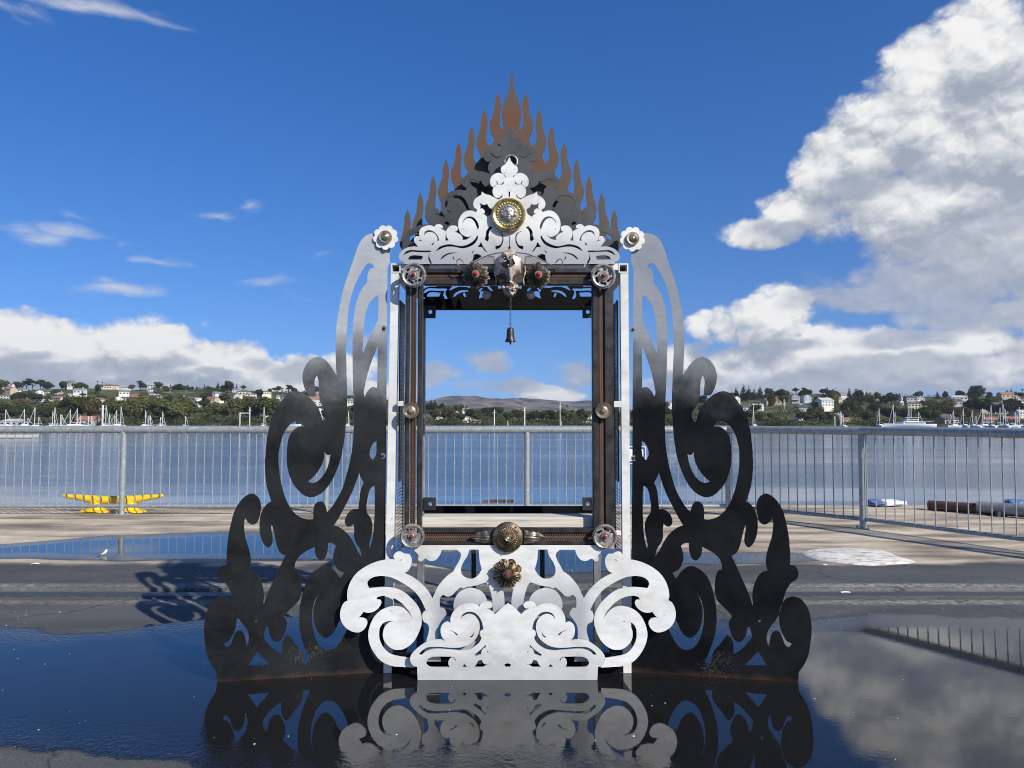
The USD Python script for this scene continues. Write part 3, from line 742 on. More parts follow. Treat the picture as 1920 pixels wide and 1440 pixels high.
BLACK_OUT = """K: 1388,748* 1345,830 1285,890 1248,920 1262,970 1315,995* 1270,985 1200,973 1130,1000 1082,1050 1068,1120 1095,1165 1140,1168 1162,1150* 1130,1200 1120,1250 1140,1305 1165,1325*
1060,1290 985,1278 933,1240* 930,1295* 870,1325 820,1370 804,1425 L: 825,440 865,465* 850,495* 780,485 700,495 630,535 572,600 552,670 560,740 605,815* 560,800 482,775* 522,765 525,725
490,695 430,700 382,730 361,800 378,860 422,900* 330,905 240,940 160,985 110,1050 93,1120 95,1200 110,1350* K: 1390,2400*"""
BLACK_HOLES = ["L: 605,700* 608,630 655,575 740,550 820,575 872,650 898,735* 868,725* 820,640 770,592 700,590 645,625 622,690",
    "L: 888,368* 940,358 1000,388 1040,375* 1060,420 1110,455 1165,460* 1120,510 1060,560 1010,550* 985,515 985,480 950,450 928,440*",
    "L: 300,985* 235,1005 178,1050 177,1105* 260,1110 330,1085*", "L: 590,885* 620,865 660,895 640,910*",
    "K: 1130,1078* 1160,1072 1200,1108 1250,1113 1292,1088* 1250,1122 1195,1118 1160,1084", "L: 625,720* 680,755* 640,745*", "K: 1262,972* 1320,1000* 1262,980*"]
BLACK_HOLES_CENTRE = ["K: 1290,1160* 1320,1165* 1318,1205* 1288,1205*"]


def flame_half():
    o = lambda x, y: np.array([740 + x / 6.4, 120 + y / 6.4])
    tips = [(1240, 340), (1078, 535), (926, 738), (770, 935), (617, 1135), (464, 1338), (310, 1539), (156, 1741)]
    t = [f'{x},{y}' for x, y in ((1408, 98), (1392, 150), (1385, 230), (1365, 330), (1325, 430), (1295, 530), (1288, 640), (1302, 720))]
    t[0] += '*'
    t += ['1322,775*', '1300,782', '1270,755']
    for i, (x, y) in enumerate(tips):
        last = i == 7
        if i:
            t += [f'{x+62+(-14 if last else 0)},{y+443-(215 if last else 0)}']
            if not last:
                t += [f'{x+32},{y+415}', f'{x+20},{y+345}']
        t += [f'{x+27},{y+255-(40 if last else 0)}', f'{x+34},{y+185}', f'{x+27},{y+85}', f'{x},{y}*', f'{x-23},{y+55}', f'{x-38},{y+105}', f'{x-43},{y+185}']
        if not last:
            t += [f'{x-63},{y+275}', f'{x-93},{y+355}', f'{x-100},{y+415}', f'{x-83},{y+485}', f'{x-56},{y+545}', f'{x-58},{y+600}']
    t += ['L: 95,1000 65,1100 62,1150 90,1212* 110,1350* K: 1408,2400*']
    return 'K: ' + ' '.join(t)


FLAME_HOLES = ["L: 240,1003* 178,1045* 177,1108* 235,1050*"]


def plate(out, holes=(), extra=(), cut=(), both=True, ax=axis_x):
    half = region(out)
    for e in extra:
        half = half.union(region(e))
    for h in holes:
        half = half.difference(region(h))
    full = half.union(mirrored(half, ax)) if both else half
    for h in cut:
        full = full.difference(region(h))
    full = full.buffer(0.15).buffer(-0.15)
    return [g for g in getattr(full, 'geoms', [full]) if g.area > 6]


WING_L = plate(WING_OUT, WING_HOLES, both=False)
WING_R = [mirrored(g, axis_x) for g in WING_L]
SCROLL = plate(SCROLL_OUT, SCROLL_HOLES, SCROLL_EXTRA)
SKIRT = plate(SKIRT_OUT, SKIRT_HOLES)
CREST = plate(CREST_OUT, CREST_HOLES, ax=lambda y: 955.0 + 0 * y)
BLACK = plate(BLACK_OUT, BLACK_HOLES, ax=lambda y: 957.0 + 0 * y)
FLAME = plate(flame_half(), FLAME_HOLES, ax=axis_x)

# ---------------------------------------------------------------- the steel shrine-like gateway: one thing, its plates and ornaments are parts
base_front = at_z(952, 1275)
Y_SKIRT = base_front[1]
Y_SCROLL, Y_FRAME, Y_BARS = Y_SKIRT + 0.030, Y_SKIRT + 0.095, Y_SKIRT + 0.052
Y_CREST, Y_BLACK, Y_FLAME, Y_REAR = Y_SKIRT + 0.075, Y_SKIRT + 0.150, Y_SKIRT + 0.20, Y_SKIRT + 0.86
EX = np.array([1.0, 0, 0])
gate = thing('shrine_gate', 'tall ornate steel gate with white scrolls, black wings and rusty flames standing in a puddle', 'sculpture', (0, 0, 0))

wl_in, wl_out = at_z(720, 1260), at_z(406, 1279)
wr_in, wr_out = at_z(1185, 1260), at_z(1497, 1279)
for P, a, b in ((WING_L, wl_out, wl_in), (WING_R, wr_in, wr_out)):
    e = (b - a) / np.linalg.norm(b - a)
    part(gate, 'wing_panel', plate_mesh(P, a, e, 0.008), M['wing_left'] if P is WING_L else M['wing_right_dimmed'], label='left wing of curling cut steel, sprayed silver above and black below' if P is WING_L else 'right wing of curling cut steel, sprayed silver above and black below')
part(gate, 'scroll_panel', plate_mesh(SCROLL, (0, Y_SCROLL, 0), EX, 0.008), M['scroll_white'], label='white panel of big scrolls under the seat')
part(gate, 'base_panel', plate_mesh(SKIRT, (0, Y_SKIRT, 0), EX, 0.008), M['skirt_white'], label='white panel with a pointed leaf rising from the puddle')
part(gate, 'crest_panel', plate_mesh(CREST, (0, Y_CREST, 0), EX, 0.008), M['crest_white'], label='white crest of scrolls over the opening')
part(gate, 'dark_crest_panel', plate_mesh(BLACK, (0, Y_BLACK, 0), EX, 0.008), M['charcoal'], label='charcoal crest behind the white one')
part(gate, 'flame_panel', plate_mesh(FLAME, (0, Y_FLAME, 0), EX, 0.008), M['rust_plate'], label='rusty plate of seventeen flames at the top')
# brackets that carry the upper plates on the frame
for u in (800, 1110):
    p = at_y(u, 505, Y_FRAME)
    part(gate, 'crest_bracket', boxm(p[0] - .012, p[0] + .012, Y_CREST + .009, Y_FLAME + .02, p[2] - .03, p[2] + .10), M['black_steel'])


def px_box(u0, v0, u1, v1, y0, y1, bevel=0.0025):
    """box whose front face (at depth y0) spans two photograph points"""
    a, b = at_y(u0, v1, y0), at_y(u1, v0, y0)
    return bevel_box(a[0], b[0], y0, y1, a[2], b[2], bevel)


# front frame: square white tube; side tubes run to the rear and show their open ends at the upper corners
T = 0.037
top = at_y(955, 494, Y_FRAME)[2]
xl, xr = at_y(733, 500, Y_FRAME)[0], at_y(1178, 500, Y_FRAME)[0]
xlb, xrb = at_y(719, 1258, Y_FRAME)[0], at_y(1184, 1258, Y_FRAME)[0]


def post(x_top, x_bot, side, y0, y1, z1, m, name='post', label=None):
    """leaning square tube with its outer face at x"""
    w = T * (1 if side < 0 else -1)
    c = [(x_bot, 0.0), (x_bot + w, 0.0), (x_top + w, z1), (x_top, z1)]
    v = np.array([(x, y, z) for y in (y0, y1) for x, z in c])
    part(gate, name, trimesh.convex.convex_hull(v), m, label=label)


post(xl, xlb, -1, Y_FRAME, Y_FRAME + T, top - 0.045, M['frame_white'], label='left white front post')
post(xr, xrb, 1, Y_FRAME, Y_FRAME + T, top - 0.045, M['frame_white'], label='right white front post')
for s, x in ((-1, xl), (1, xr)):
    x0, x1 = (x, x + 0.046) if s < 0 else (x - 0.046, x)
    z0, z1, w = top - 0.045, top, 0.006
    for q in ((x0, x1, z1 - w, z1), (x0, x1, z0, z0 + w), (x0, x0 + w, z0 + w, z1 - w), (x1 - w, x1, z0 + w, z1 - w)):
        pass
    tube_ = [boxm(x0, x1, Y_FRAME - .002, Y_REAR, z1 - w, z1), boxm(x0, x1, Y_FRAME - .002, Y_REAR, z0, z0 + w), boxm(x0, x0 + w, Y_FRAME - .002, Y_REAR, z0 + w, z1 - w), boxm(x1 - w, x1, Y_FRAME - .002, Y_REAR, z0 + w, z1 - w),
             boxm(x0 + w, x1 - w, Y_FRAME + .12, Y_FRAME + .13, z0 + w, z1 - w)]
    part(gate, 'side_tube', tube_, M['frame_white'])
part(gate, 'top_beam', bevel_box(xl + .0462, xr - .0462, Y_FRAME, Y_FRAME + T, at_y(955, 507, Y_FRAME)[2], top, .003), M['frame_white'])
# rear frame
rz = at_y(955, 560, Y_REAR)[2]
rzb = at_y(955, 580, Y_REAR)[2]
rxl, rxr = at_y(800, 700, Y_REAR)[0] - .05, at_y(1108, 700, Y_REAR)[0] + .05
part(gate, 'rear_beam', bevel_box(rxl, rxr, Y_REAR, Y_REAR + .04, rzb, rz, .003), M['painted_shade'])
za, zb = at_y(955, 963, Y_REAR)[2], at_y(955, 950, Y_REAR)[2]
part(gate, 'rear_beam', bevel_box(rxl + .041, rxr - .041, Y_REAR, Y_REAR + .04, za, zb, .003), M['painted_shade'])
for s, x in ((-1, rxl), (1, rxr)):
    x0, x1 = (x, x + .04) if s < 0 else (x - .04, x)
    part(gate, 'rear_post', bevel_box(x0, x1, Y_REAR, Y_REAR + .04, 0.0, rzb - .002, .003), M['rear_steel'])
    for v0, v1 in ((573, 597), (931, 958)):          # fixing lugs with a hole
        u = 806 if s < 0 else 1103
        c = at_y(u, (v0 + v1) / 2, Y_REAR - .004)
        sq = sh_box(-.034, -.036, .034, .036).difference(Point(0.003 * -s, 0).buffer(.011))
        m = trimesh.creation.extrude_polygon(sq, .005, engine='earcut')
        vv = m.vertices
        m.vertices = np.column_stack([vv[:, 0] + c[0], c[1] - vv[:, 2], vv[:, 1] + c[2]])
        m.fix_normals()
        part(gate, 'fixing_lug', m, M['black_steel'])
for u in (888, 1017):                                # thin legs behind the scroll panel
    p = at_y(u, 1035, Y_REAR - .35)
    part(gate, 'rear_leg', bevel_box(p[0] - .012, p[0] + .012, Y_REAR - .35, Y_REAR - .325, 0, p[2] + .04, .002), M['black_steel'])
# second crest on the rear beam, its lower scrolls seen under the front bar
wide = unary_union(CREST).buffer(-1.5)
rc = plate_mesh([g for g in getattr(wide, 'geoms', [wide]) if g.area > 20], (0, Y_CREST, 0), EX, 0.008)
zc = rc.vertices[:, 2].min()
rc.vertices = (rc.vertices - [0, Y_CREST, zc]) * [.99, 1, .93] + [0, Y_REAR + .014, rz + .002]
part(gate, 'rear_crest_panel', rc, M['painted_shade'], label='rear crest seen under the upper bar, painted dark for shade')


# bars of the inner frame: two steel flats with a strip of pierced, rusty sheet between them
def pierced(u0, v0, u1, v1, y, vertical):
    a, b = at_y(u0, v1, y), at_y(u1, v0, y)
    x0, x1, z0, z1 = a[0], b[0], a[2], b[2]
    L, W = (z1 - z0, x1 - x0) if vertical else (x1 - x0, z1 - z0)
    pitch = 0.0105
    n = int(L / pitch)
    poly = []
    for i in range(n):
        t = (i + .5) / n * L
        s = pitch * .31
        cells = [((W * .26, t), 0), ((W * .74, t), 0), ((W * .5, t + pitch / 2), 1)]
        for (w, l), dia in cells:
            if l + s * 1.2 > L:
                continue
            q = [(-s, -s), (s, -s), (s, s), (-s, s)] if not dia else [(-s * .9, 0), (0, -s * .9), (s * .9, 0), (0, s * .9)]
            poly.append(Polygon([(w + dx, l + dy) for dx, dy in q]))
    sheet = sh_box(0, 0, W, L).difference(unary_union(poly))
    m = trimesh.creation.extrude_polygon(sheet, .002, engine='earcut')
    v = m.vertices
    m.vertices = np.column_stack([x0 + v[:, 0], y + v[:, 2], z0 + v[:, 1]]) if vertical else np.column_stack([x0 + v[:, 1], y + v[:, 2], z0 + v[:, 0]])
    m.fix_normals()
    return m


def inner_bar(flats, strip, vertical, label):
    k = part(gate, 'inner_bar', [px_box(*f, Y_BARS, Y_BARS + .036, .004) for f in flats], M['dark_steel'], label=label)
    part(k, 'pierced_strip', pierced(*strip, Y_BARS + .010, vertical), M['rust_strip'])
    part(k, 'channel_back', px_box(*strip, Y_BARS + .026, Y_BARS + .030, .001), M['painted_shade'])  # near-black sheet added so the holes show a dark, shaded interior


inner_bar([(794, 503, 1112, 512), (794, 523, 1112, 534)], (794, 511.5, 1112, 523.5), False, 'upper bar of the inner frame')
inner_bar([(790, 990, 1118, 1000), (790, 1014, 1118, 1030)], (790, 999.5, 1118, 1014.5), False, 'lower bar of the inner frame')
inner_bar([(757.5, 500, 768, 1000), (781, 500, 793, 1000)], (767.5, 512, 781.5, 1000), True, 'left bar of the inner frame')
inner_bar([(1112, 500, 1121, 1000), (1135, 500, 1150, 1000)], (1120.5, 512, 1135.5, 1000), True, 'right bar of the inner frame')
# side screens inside the posts: pierced sheet above, louvres below
for s in (-1, 1):
    x = at_y(752 if s < 0 else 1156, 750, Y_FRAME + .1)[0]
    z0, z1 = at_y(750, 990, Y_FRAME)[2], at_y(750, 560, Y_FRAME)[2]
    zl = at_y(750, 905, Y_FRAME)[2]
    scr = [boxm(x - .003, x + .003, Y_FRAME + .045, Y_FRAME + .075, zl, z1), boxm(x - .003, x + .003, Y_FRAME + .17, Y_FRAME + .20, z0 - .12, z1)]
    k = part(gate, 'side_screen', scr, M['black_steel'])
    sheet = sh_box(0, 0, .095, z1 - zl)
    holes = [sh_box(.010 + j * .026 + (i % 2) * .008, .012 + i * .021, .022 + j * .026 + (i % 2) * .008, .026 + i * .021) for i in range(int((z1 - zl - .03) / .021)) for j in range(3)]
    m = trimesh.creation.extrude_polygon(sheet.difference(unary_union(holes)), .002, engine='earcut')
    v = m.vertices
    m.vertices = np.column_stack([x + v[:, 2], Y_FRAME + .075 + v[:, 0], zl + v[:, 1]])
    m.fix_normals()
    part(k, 'pierced_sheet', m, M['black_steel'])
    for i in range(20):
        z = z0 - .12 + (zl - z0 + .10) * i / 20
        l = trimesh.creation.box([.020, .125, .0025])
        l.apply_transform(trimesh.transformations.rotation_matrix(.7 * s, [0, 1, 0]))
        l.apply_translation([x, Y_FRAME + .108, z])
        part(k, 'louvre', l, M['rear_steel'])
# seat board
sz1, sz0 = at_y(950, 970, Y_FRAME + .01)[2], at_y(950, 990, Y_FRAME + .01)[2]
sx0, sx1 = at_y(789, 980, Y_FRAME + .01)[0], at_y(1117, 980, Y_FRAME + .01)[0]
part(gate, 'seat_board', bevel_box(sx0, sx1, Y_FRAME + .004, Y_FRAME + .155, sz0, sz1, .004), M['seat_wood'], label='weathered pale front board of the seat')
part(gate, 'sill', bevel_box(xlb + T + .001, xrb - T - .001, Y_FRAME + .004, Y_FRAME + .034, -.012, .085, .003), M['painted_shade'])  # bars added near-black to fill the gap by the ground with shade
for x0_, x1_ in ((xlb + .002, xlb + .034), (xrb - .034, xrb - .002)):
    part(gate, 'sill', bevel_box(x0_, x1_, Y_FRAME + T + .001, Y_REAR - .002, -.012, .06, .003), M['painted_shade'])
# tabs that hold the bars to the posts
for u0, u1, v0, v1 in ((744.5, 757, 752, 762), (1150.5, 1165, 752, 764), (1150.5, 1164, 995, 1004)):
    part(gate, 'tab', px_box(u0, v0, u1, v1, Y_BARS + .012, Y_BARS + .03), M['frame_white'])
for e, u, v in ((wl_in, 720, 616), (wl_in, 717.5, 855), (wr_in, 1187, 618), (wr_in, 1188, 859)):      # bolts and washers of the wings
    p = at_y(u, v, e[1] - .002)
    k = part(gate, 'washer', revolve_y([(0, .002), (.0135, .002), (.0135, -.004), (0, -.004)], p, 20), M['rear_steel'])
    part(k, 'bolt', revolve_y([(0, .009), (.006, .008), (.0075, .005), (.0075, .0015), (0, .0015)], p, 6), M['dark_steel'])


# ---------------------------------------------------------------- ornaments
def px_r(r, y):
    return r * y / FPX


def gear_wheel(u, v, r_px, y, phase, label):
    """toothed rim, six curling spokes, ringed hub with a red glass bead"""
    R = px_r(r_px, y)
    c = at_y(u, v, y)
    n = 42
    a = np.linspace(0, 2 * math.pi, n * 4, endpoint=False)
    rim = Polygon([(math.cos(k) * R * (1.0 if i % 4 in (1, 2) else .945), math.sin(k) * R * (1.0 if i % 4 in (1, 2) else .945)) for i, k in enumerate(a)])
    beans = []
    for i in range(6):
        t = phase + i * math.pi / 3
        arc = [(math.cos(t + q) * R * (.575 + .05 * math.sin(q * 3)), math.sin(t + q) * R * (.575 + .05 * math.sin(q * 3))) for q in np.linspace(-.27, .27, 7)]
        beans.append(LineString(arc).buffer(R * .095).union(Point(math.cos(t + .25) * R * .66, math.sin(t + .25) * R * .66).buffer(R * .075)))
    body = rim.difference(unary_union(beans))
    def ext(p, t0, t1):
        m = trimesh.util.concatenate([trimesh.creation.extrude_polygon(g, t1 - t0, engine='earcut') for g in getattr(p, 'geoms', [p])])
        vv = m.vertices
        m.vertices = np.column_stack([c[0] + vv[:, 0], c[1] - t0 - vv[:, 2], c[2] + vv[:, 1]])
        m.fix_normals()
        return m
    rimr = revolve_y([(R * .90, .004), (R * .90, .010), (R * .86, .014), (R * .78, .012), (R * .74, .006), (R * .74, .002)], c, 48)
    rimr2 = trimesh.util.concatenate([ext(body, -.004, .006), rimr])
    k = part(gate, 'gear_wheel', rimr2, M['pewter'], label=label)
    part(k, 'hub', revolve_y([(R * .34, .004), (R * .34, .012), (R * .30, .016), (R * .25, .0135), (R * .22, .013), (R * .18, .017), (R * .12, .019), (0, .019)], c, 32), M['pewter'])
    part(k, 'red_bead', revolve_y([(R * .15, .018), (R * .165, .022), (R * .14, .028), (R * .08, .032), (0, .033)], c, 20), M['red_bead'])
    return k


Y_ORN = Y_BARS - .030
for (u, v, ph, lab) in ((776, 516, .1, 'gear-toothed wheel with red bead, upper left corner'), (1131, 518, .5, 'gear-toothed wheel with red bead, upper right corner'),
                        (773, 1005, .9, 'gear-toothed wheel with red bead, lower left corner'), (1134, 1006, .3, 'gear-toothed wheel with red bead, lower right corner')):
    gear_wheel(u, v, 24 if v < 700 else 23.5, Y_ORN, ph, lab)
for u, v, lab in ((771, 770, 'round brass dish with red centre on the left bar'), (1131, 770, 'round brass dish with red centre on the right bar')):
    c = at_y(u, v, Y_ORN + .02)
    R = px_r(15.5, Y_ORN)
    k = part(gate, 'brass_dish', revolve_y([(R * .9, -.02), (R * .98, .004), (R, .010), (R * .94, .014), (R * .86, .011), (R * .62, .003), (R * .42, .004), (R * .32, .008), (0, .009)], c, 40), M['brass_pale'], smooth=40, label=lab)
    part(k, 'red_stud', revolve_y([(R * .30, .008), (R * .28, .013), (R * .2, .017), (0, .018)], c, 16), M['copper'])


def leaf_rosette(u, v, r_px, y, label, petals=9, m='leaf_metal', flutes=3, bead_r=.17, phase=0.0):
    """cast flower: two rows of lobed, fluted leaves round a red boss"""
    c = at_y(u, v, y)
    R = px_r(r_px, y)
    rng = np.random.default_rng(int(u))
    wob = rng.uniform(.9, 1.06, petals)
    def rad(a):
        i = ((a + phase) / (2 * math.pi) * petals).astype(int) % petals
        s = np.abs(np.sin((a + phase) * petals / 2))
        return R * (.82 + .18 * s ** .6) * wob[i]
    def hgt(t, a):
        s = np.abs(np.sin((a + phase) * petals / 2))
        return .020 * np.sin(np.clip(t * 1.25, 0, 1) * math.pi) * (.55 + .45 * s) + .010 * (1 - t) + .0035 * np.cos(a * petals * flutes / 1.0) * np.sin(t * math.pi) - .006 * t * t
    k = part(gate, 'leaf_rosette', relief(c, rad, hgt, 12, petals * 22, back=-.008), M[m], smooth=50, label=label)
    def rad2(a):
        s = np.abs(np.cos((a + phase) * petals / 2))
        return R * .62 * (.72 + .28 * s ** .6)
    def hgt2(t, a):
        s = np.abs(np.cos((a + phase) * petals / 2))
        return .016 + .008 * np.sin(np.clip(t * 1.2, 0, 1) * math.pi) * (.6 + .4 * s) + .002 * np.cos(a * petals * 3) * t - .006 * t
    part(k, 'inner_leaves', relief(c, rad2, hgt2, 8, petals * 12, back=.004), M[m], smooth=50)
    part(k, 'boss_ring', revolve_y([(R * .28, .018), (R * .28, .028), (R * .24, .034), (R * .18, .034), (0, .032)], c, 28), M['copper'])
    part(k, 'red_boss', revolve_y([(R * bead_r, .034), (R * bead_r, .041), (R * .13, .046), (R * .08, .050), (0, .051)], c, 18), M['red_bead'])
    return k


leaf_rosette(892, 516, 27, Y_ORN, 'leafy metal rosette left of the skull', 15)
leaf_rosette(1009, 517, 26, Y_ORN, 'leafy metal rosette right of the skull', 15, phase=.3)
# flower on the scroll panel
c = at_y(951, 1075, Y_SCROLL - .028)
R = px_r(28, c[1])
k = part(gate, 'petal_flower', relief(c, lambda a: R * (.74 + .26 * np.abs(np.sin(a * 4)) ** .5), lambda t, a: .020 * np.sin(np.clip(t * 1.1, 0, 1) * math.pi) * (.35 + .65 * np.abs(np.sin(a * 4))) - .012 * np.exp(-((t - .62) / .14) ** 2) * np.abs(np.sin(a * 4)) ** 3 + .004 * np.cos(a * 24), 16, 192, back=-.010), M['bronze'], smooth=50, label='dark eight-petalled flower on the scroll panel')
part(k, 'boss', revolve_y([(R * .34, .008), (R * .32, .022), (R * .22, .031), (0, .034)], c, 28), M['leaf_metal'], smooth=40)
part(k, 'red_bead', revolve_y([(R * .14, .030), (R * .14, .038), (R * .08, .043), (0, .044)], c, 16), M['red_bead'])
part(k, 'stem', rod(c + [0, .010, 0], c + [0, .034, 0], .01), M['bronze'])
# white daisies on the tips of the wings
for u, v, yy, lab in ((723, 445, wl_in[1] - .022, 'white daisy with brass knob on the left wing'), (1186, 448, wr_in[1] - .022, 'white daisy with brass knob on the right wing')):
    c = at_y(u, v, yy)
    R = px_r(24, yy)
    pet = unary_union([Point(math.cos(i * math.pi / 4.5 + .5) * R * .70, math.sin(i * math.pi / 4.5 + .5) * R * .70).buffer(R * .295, 16) for i in range(9)] + [Point(0, 0).buffer(R * .7, 24)])
    m = trimesh.creation.extrude_polygon(pet, .006, engine='earcut')
    vv = m.vertices
    m.vertices = np.column_stack([c[0] + vv[:, 0], c[1] + vv[:, 2], c[2] + vv[:, 1]])
    m.fix_normals()
    k = part(gate, 'daisy', m, M['frame_white'], label=lab)
    part(k, 'brass_knob', revolve_y([(R * .53, .0005), (R * .53, .010), (R * .46, .017), (R * .36, .016), (R * .30, .020), (R * .20, .024), (R * .16, .021), (R * .10, .024), (0, .025)], c, 36), M['brass_pale'], smooth=40)
    part(k, 'spacer', rod(c + [0, .0062, 0], c + [0, .020, 0], .012), M['rear_steel'])
# ring behind the tip of the white crest
c = at_y(958, 303, Y_CREST + .025)
t = np.arange(32) / 32 * 2 * math.pi
R = px_r(12, c[1])
part(gate, 'ring', tube(np.column_stack([c[0] + R * np.cos(t), np.full(32, c[1]), c[2] + R * np.sin(t)]), .005, 8, True), M['pewter'], smooth=60)
part(gate, 'ring_dish', revolve_y([(R * .96, -.006), (R * .8, -.004), (R * .4, -.012), (0, -.014)], c, 28), M['dark_steel'], smooth=40)

# crest medallion: brass dish, ring of beads, silver face in relief
c = at_y(953.5, 403, Y_CREST - .012)
R = px_r(32.5, c[1])
k = part(gate, 'brass_medallion', revolve_y([(R * .97, -.008), (R, .006), (R * .97, .014), (R * .88, .020), (R * .80, .018), (R * .70, .012), (R * .50, .014), (0, .014)], c, 64), M['brass'], smooth=40, label='brass medallion with a silver face in the middle of the crest')
for i in range(26):
    a = i / 26 * 2 * math.pi
    s = trimesh.creation.icosphere(2, R * .062)
    s.apply_scale([1, .8, 1])
    s.apply_translation([c[0] + R * .665 * math.cos(a), c[1] - .015, c[2] + R * .665 * math.sin(a)])
    part(k, 'bead', s, M['brass'], smooth=True)


def face_relief(centre, w, h, depth):
    n, mth = 56, 64
    u, v = np.meshgrid(np.linspace(-1, 1, n), np.linspace(-1, 1, mth))
    g = lambda cx, cy, sx, sy: np.exp(-((u - cx) / sx) ** 2 - ((v - cy) / sy) ** 2)
    hd = np.clip(1 - (u / .66) ** 2 - ((v - .02) / .92) ** 2, 0, 1) ** .5
    z = .75 * hd
    z += .28 * g(0, -.05, .10, .20) * (hd > 0) + .16 * g(0, -.14, .16, .09)                           # nose
    z -= .20 * (g(-.25, .10, .13, .08) + g(.25, .10, .13, .08))                                        # eye hollows
    z += .10 * (g(-.25, .09, .07, .045) + g(.25, .09, .07, .045))
    z += .10 * (g(-.25, .23, .18, .05) + g(.25, .23, .18, .05))                                        # brows
    z += .12 * (g(0, -.40, .17, .045) + g(0, -.52, .14, .05)) - .10 * g(0, -.455, .2, .03)             # lips
    z += .10 * g(0, -.72, .16, .10) + .07 * (g(-.38, -.2, .16, .2) + g(.38, -.2, .16, .2))
    rr, aa = np.hypot(u, v - .12), np.arctan2(u, v - .12)
    crown = np.exp(-((rr - .80) / .17) ** 2) * (v > -.35)
    z += crown * (.42 + .16 * np.cos(aa * 13) + .06 * np.cos(aa * 29))                                 # locks of hair
    z += np.exp(-((rr - .60) / .06) ** 2) * (v > .25) * .16
    disc = np.clip(1 - np.hypot(u, v), 0, 1)
    z = z * np.clip(disc * 12, 0, 1) + .12 * np.clip(disc * 6, 0, 1)
    keep = np.hypot(u, v) < 1.0
    P = np.column_stack([(centre[0] + u * w).ravel(), (centre[1] - z * depth).ravel(), (centre[2] + v * h).ravel()])
    f = []
    for i in range(mth - 1):
        for j in range(n - 1):
            a, b, c_, d = i * n + j, i * n + j + 1, (i + 1) * n + j + 1, (i + 1) * n + j
            if keep[i, j] and keep[i, j + 1] and keep[i + 1, j + 1] and keep[i + 1, j]:
                f += [(a, b, c_), (a, c_, d)]
    m = trimesh.Trimesh(P, np.array(f), process=False)
    m.remove_unreferenced_vertices()
    return m


part(k, 'silver_face', face_relief((c[0], c[1] - .0145, c[2] + .002), R * .50, R * .54, .026), M['silver'], smooth=True)

# lower medallion: fluted bronze dome with a leaf either side
c = at_y(952, 1007, Y_SCROLL - .008)
R = px_r(28.5, c[1])
k = part(gate, 'bronze_medallion', revolve_y([(R * .98, -.004), (R, .006), (R * .96, .010), (R * .72, .016), (R * .66, .022), (0, .024)], c, 56), M['bronze'], smooth=35, label='fluted bronze medallion in the middle of the lower bar')
part(k, 'fluted_dome', relief(c + [0, -.022, 0], R * .66, lambda t, a: .012 * (1 - t * t) + .0035 * np.cos(a * 26) * np.clip((t - .22) * 4, 0, 1) * np.clip((1 - t) * 6, 0, 1), 14, 208, back=.0), M['bronze'], smooth=40)
part(k, 'boss', revolve_y([(R * .22, .032), (R * .22, .038), (R * .15, .044), (R * .10, .041), (0, .045)], c, 24), M['brass_pale'], smooth=40)
for a in (.9, 3.05, 5.2, 4.6):
    part(k, 'screw', revolve_y([(.0045, .012), (.0045, .018), (0, .019)], c + [R * .84 * math.cos(a), 0, R * .84 * math.sin(a)], 8), M['dark_steel'])
part(k, 'backing_bar', px_box(903, 989, 1002, 1016, Y_BARS - .004, Y_BARS - .0015, .0008), M['dark_steel'])


def acanthus(tip, root, half, y, depth):
    a, b = at_y(*root, y), at_y(*tip, y)
    ax_, L = (b - a) / np.linalg.norm(b - a), np.linalg.norm(b - a)
    up = np.array([-ax_[2], 0, ax_[0]])
    n, m_ = 26, 17
    v, f = [], []
    for i in range(n):
        s = i / (n - 1)
        w = half * y / FPX * (1.0 - .15 * s) * (1 - s ** 3.2) * (.86 + .14 * abs(math.cos(s * 9))) + .0008
        for j in range(m_):
            t = j / (m_ - 1) * 2 - 1
            z = depth * (1 - t * t) * (.4 + .6 * math.sin(min(1, s * 1.6 + .15) * math.pi * .9)) + depth * .28 * math.cos(t * 14 + s * 3) * (1 - abs(t))
            v.append(a + ax_ * L * s + up * w * t + np.array([0, -z, 0]))
    for i in range(n - 1):
        for j in range(m_ - 1):
            p = i * m_ + j
            f += [(p, p + 1, p + m_ + 1), (p, p + m_ + 1, p + m_)]
    return trimesh.Trimesh(np.array(v), np.array(f), process=False)


for tip, root in (((881, 1008), (922, 1007)), ((1024, 1008), (983, 1007))):
    lf = part(k, 'acanthus_leaf', acanthus(tip, root, 13, Y_BARS - .008, .013), M['leaf_metal'], smooth=True)

# ---------------------------------------------------------------- the metal skull
YS = Y_ORN + .012
skull_out = outline("P: 956,474* 944,478 937,486 930,497 929,510 930,521 934,529 940,537 943,545 949,553 957,557* 965,553 970,545 973,537 978,529 982,521 983,510 982,497 975,486 968,478", 5)
ctr = np.array([956.5, 513.0])


def skull_depth(u, v):
    x, y = (u - 956.5) / 26.0, (v - 513.0) / 40.0
    z = .060 * np.clip(1 - (x / 1.08) ** 2, 0, 1) ** .6 * (1 - .35 * np.clip(-y - .45, 0, 1) * 2)
    z += .020 * np.exp(-(x / .16) ** 2) * (y > -.9)
    for s in (-1, 1):
        z -= .040 * np.exp(-((x - s * .52) / .30) ** 2 - ((y - .20) / .20) ** 2)
    z -= .018 * np.exp(-(x / .20) ** 2 - ((y - .50) / .12) ** 2)
    z += .012 * np.exp(-((y - .80) / .16) ** 2) * np.exp(-(x / .40) ** 2)
    return z


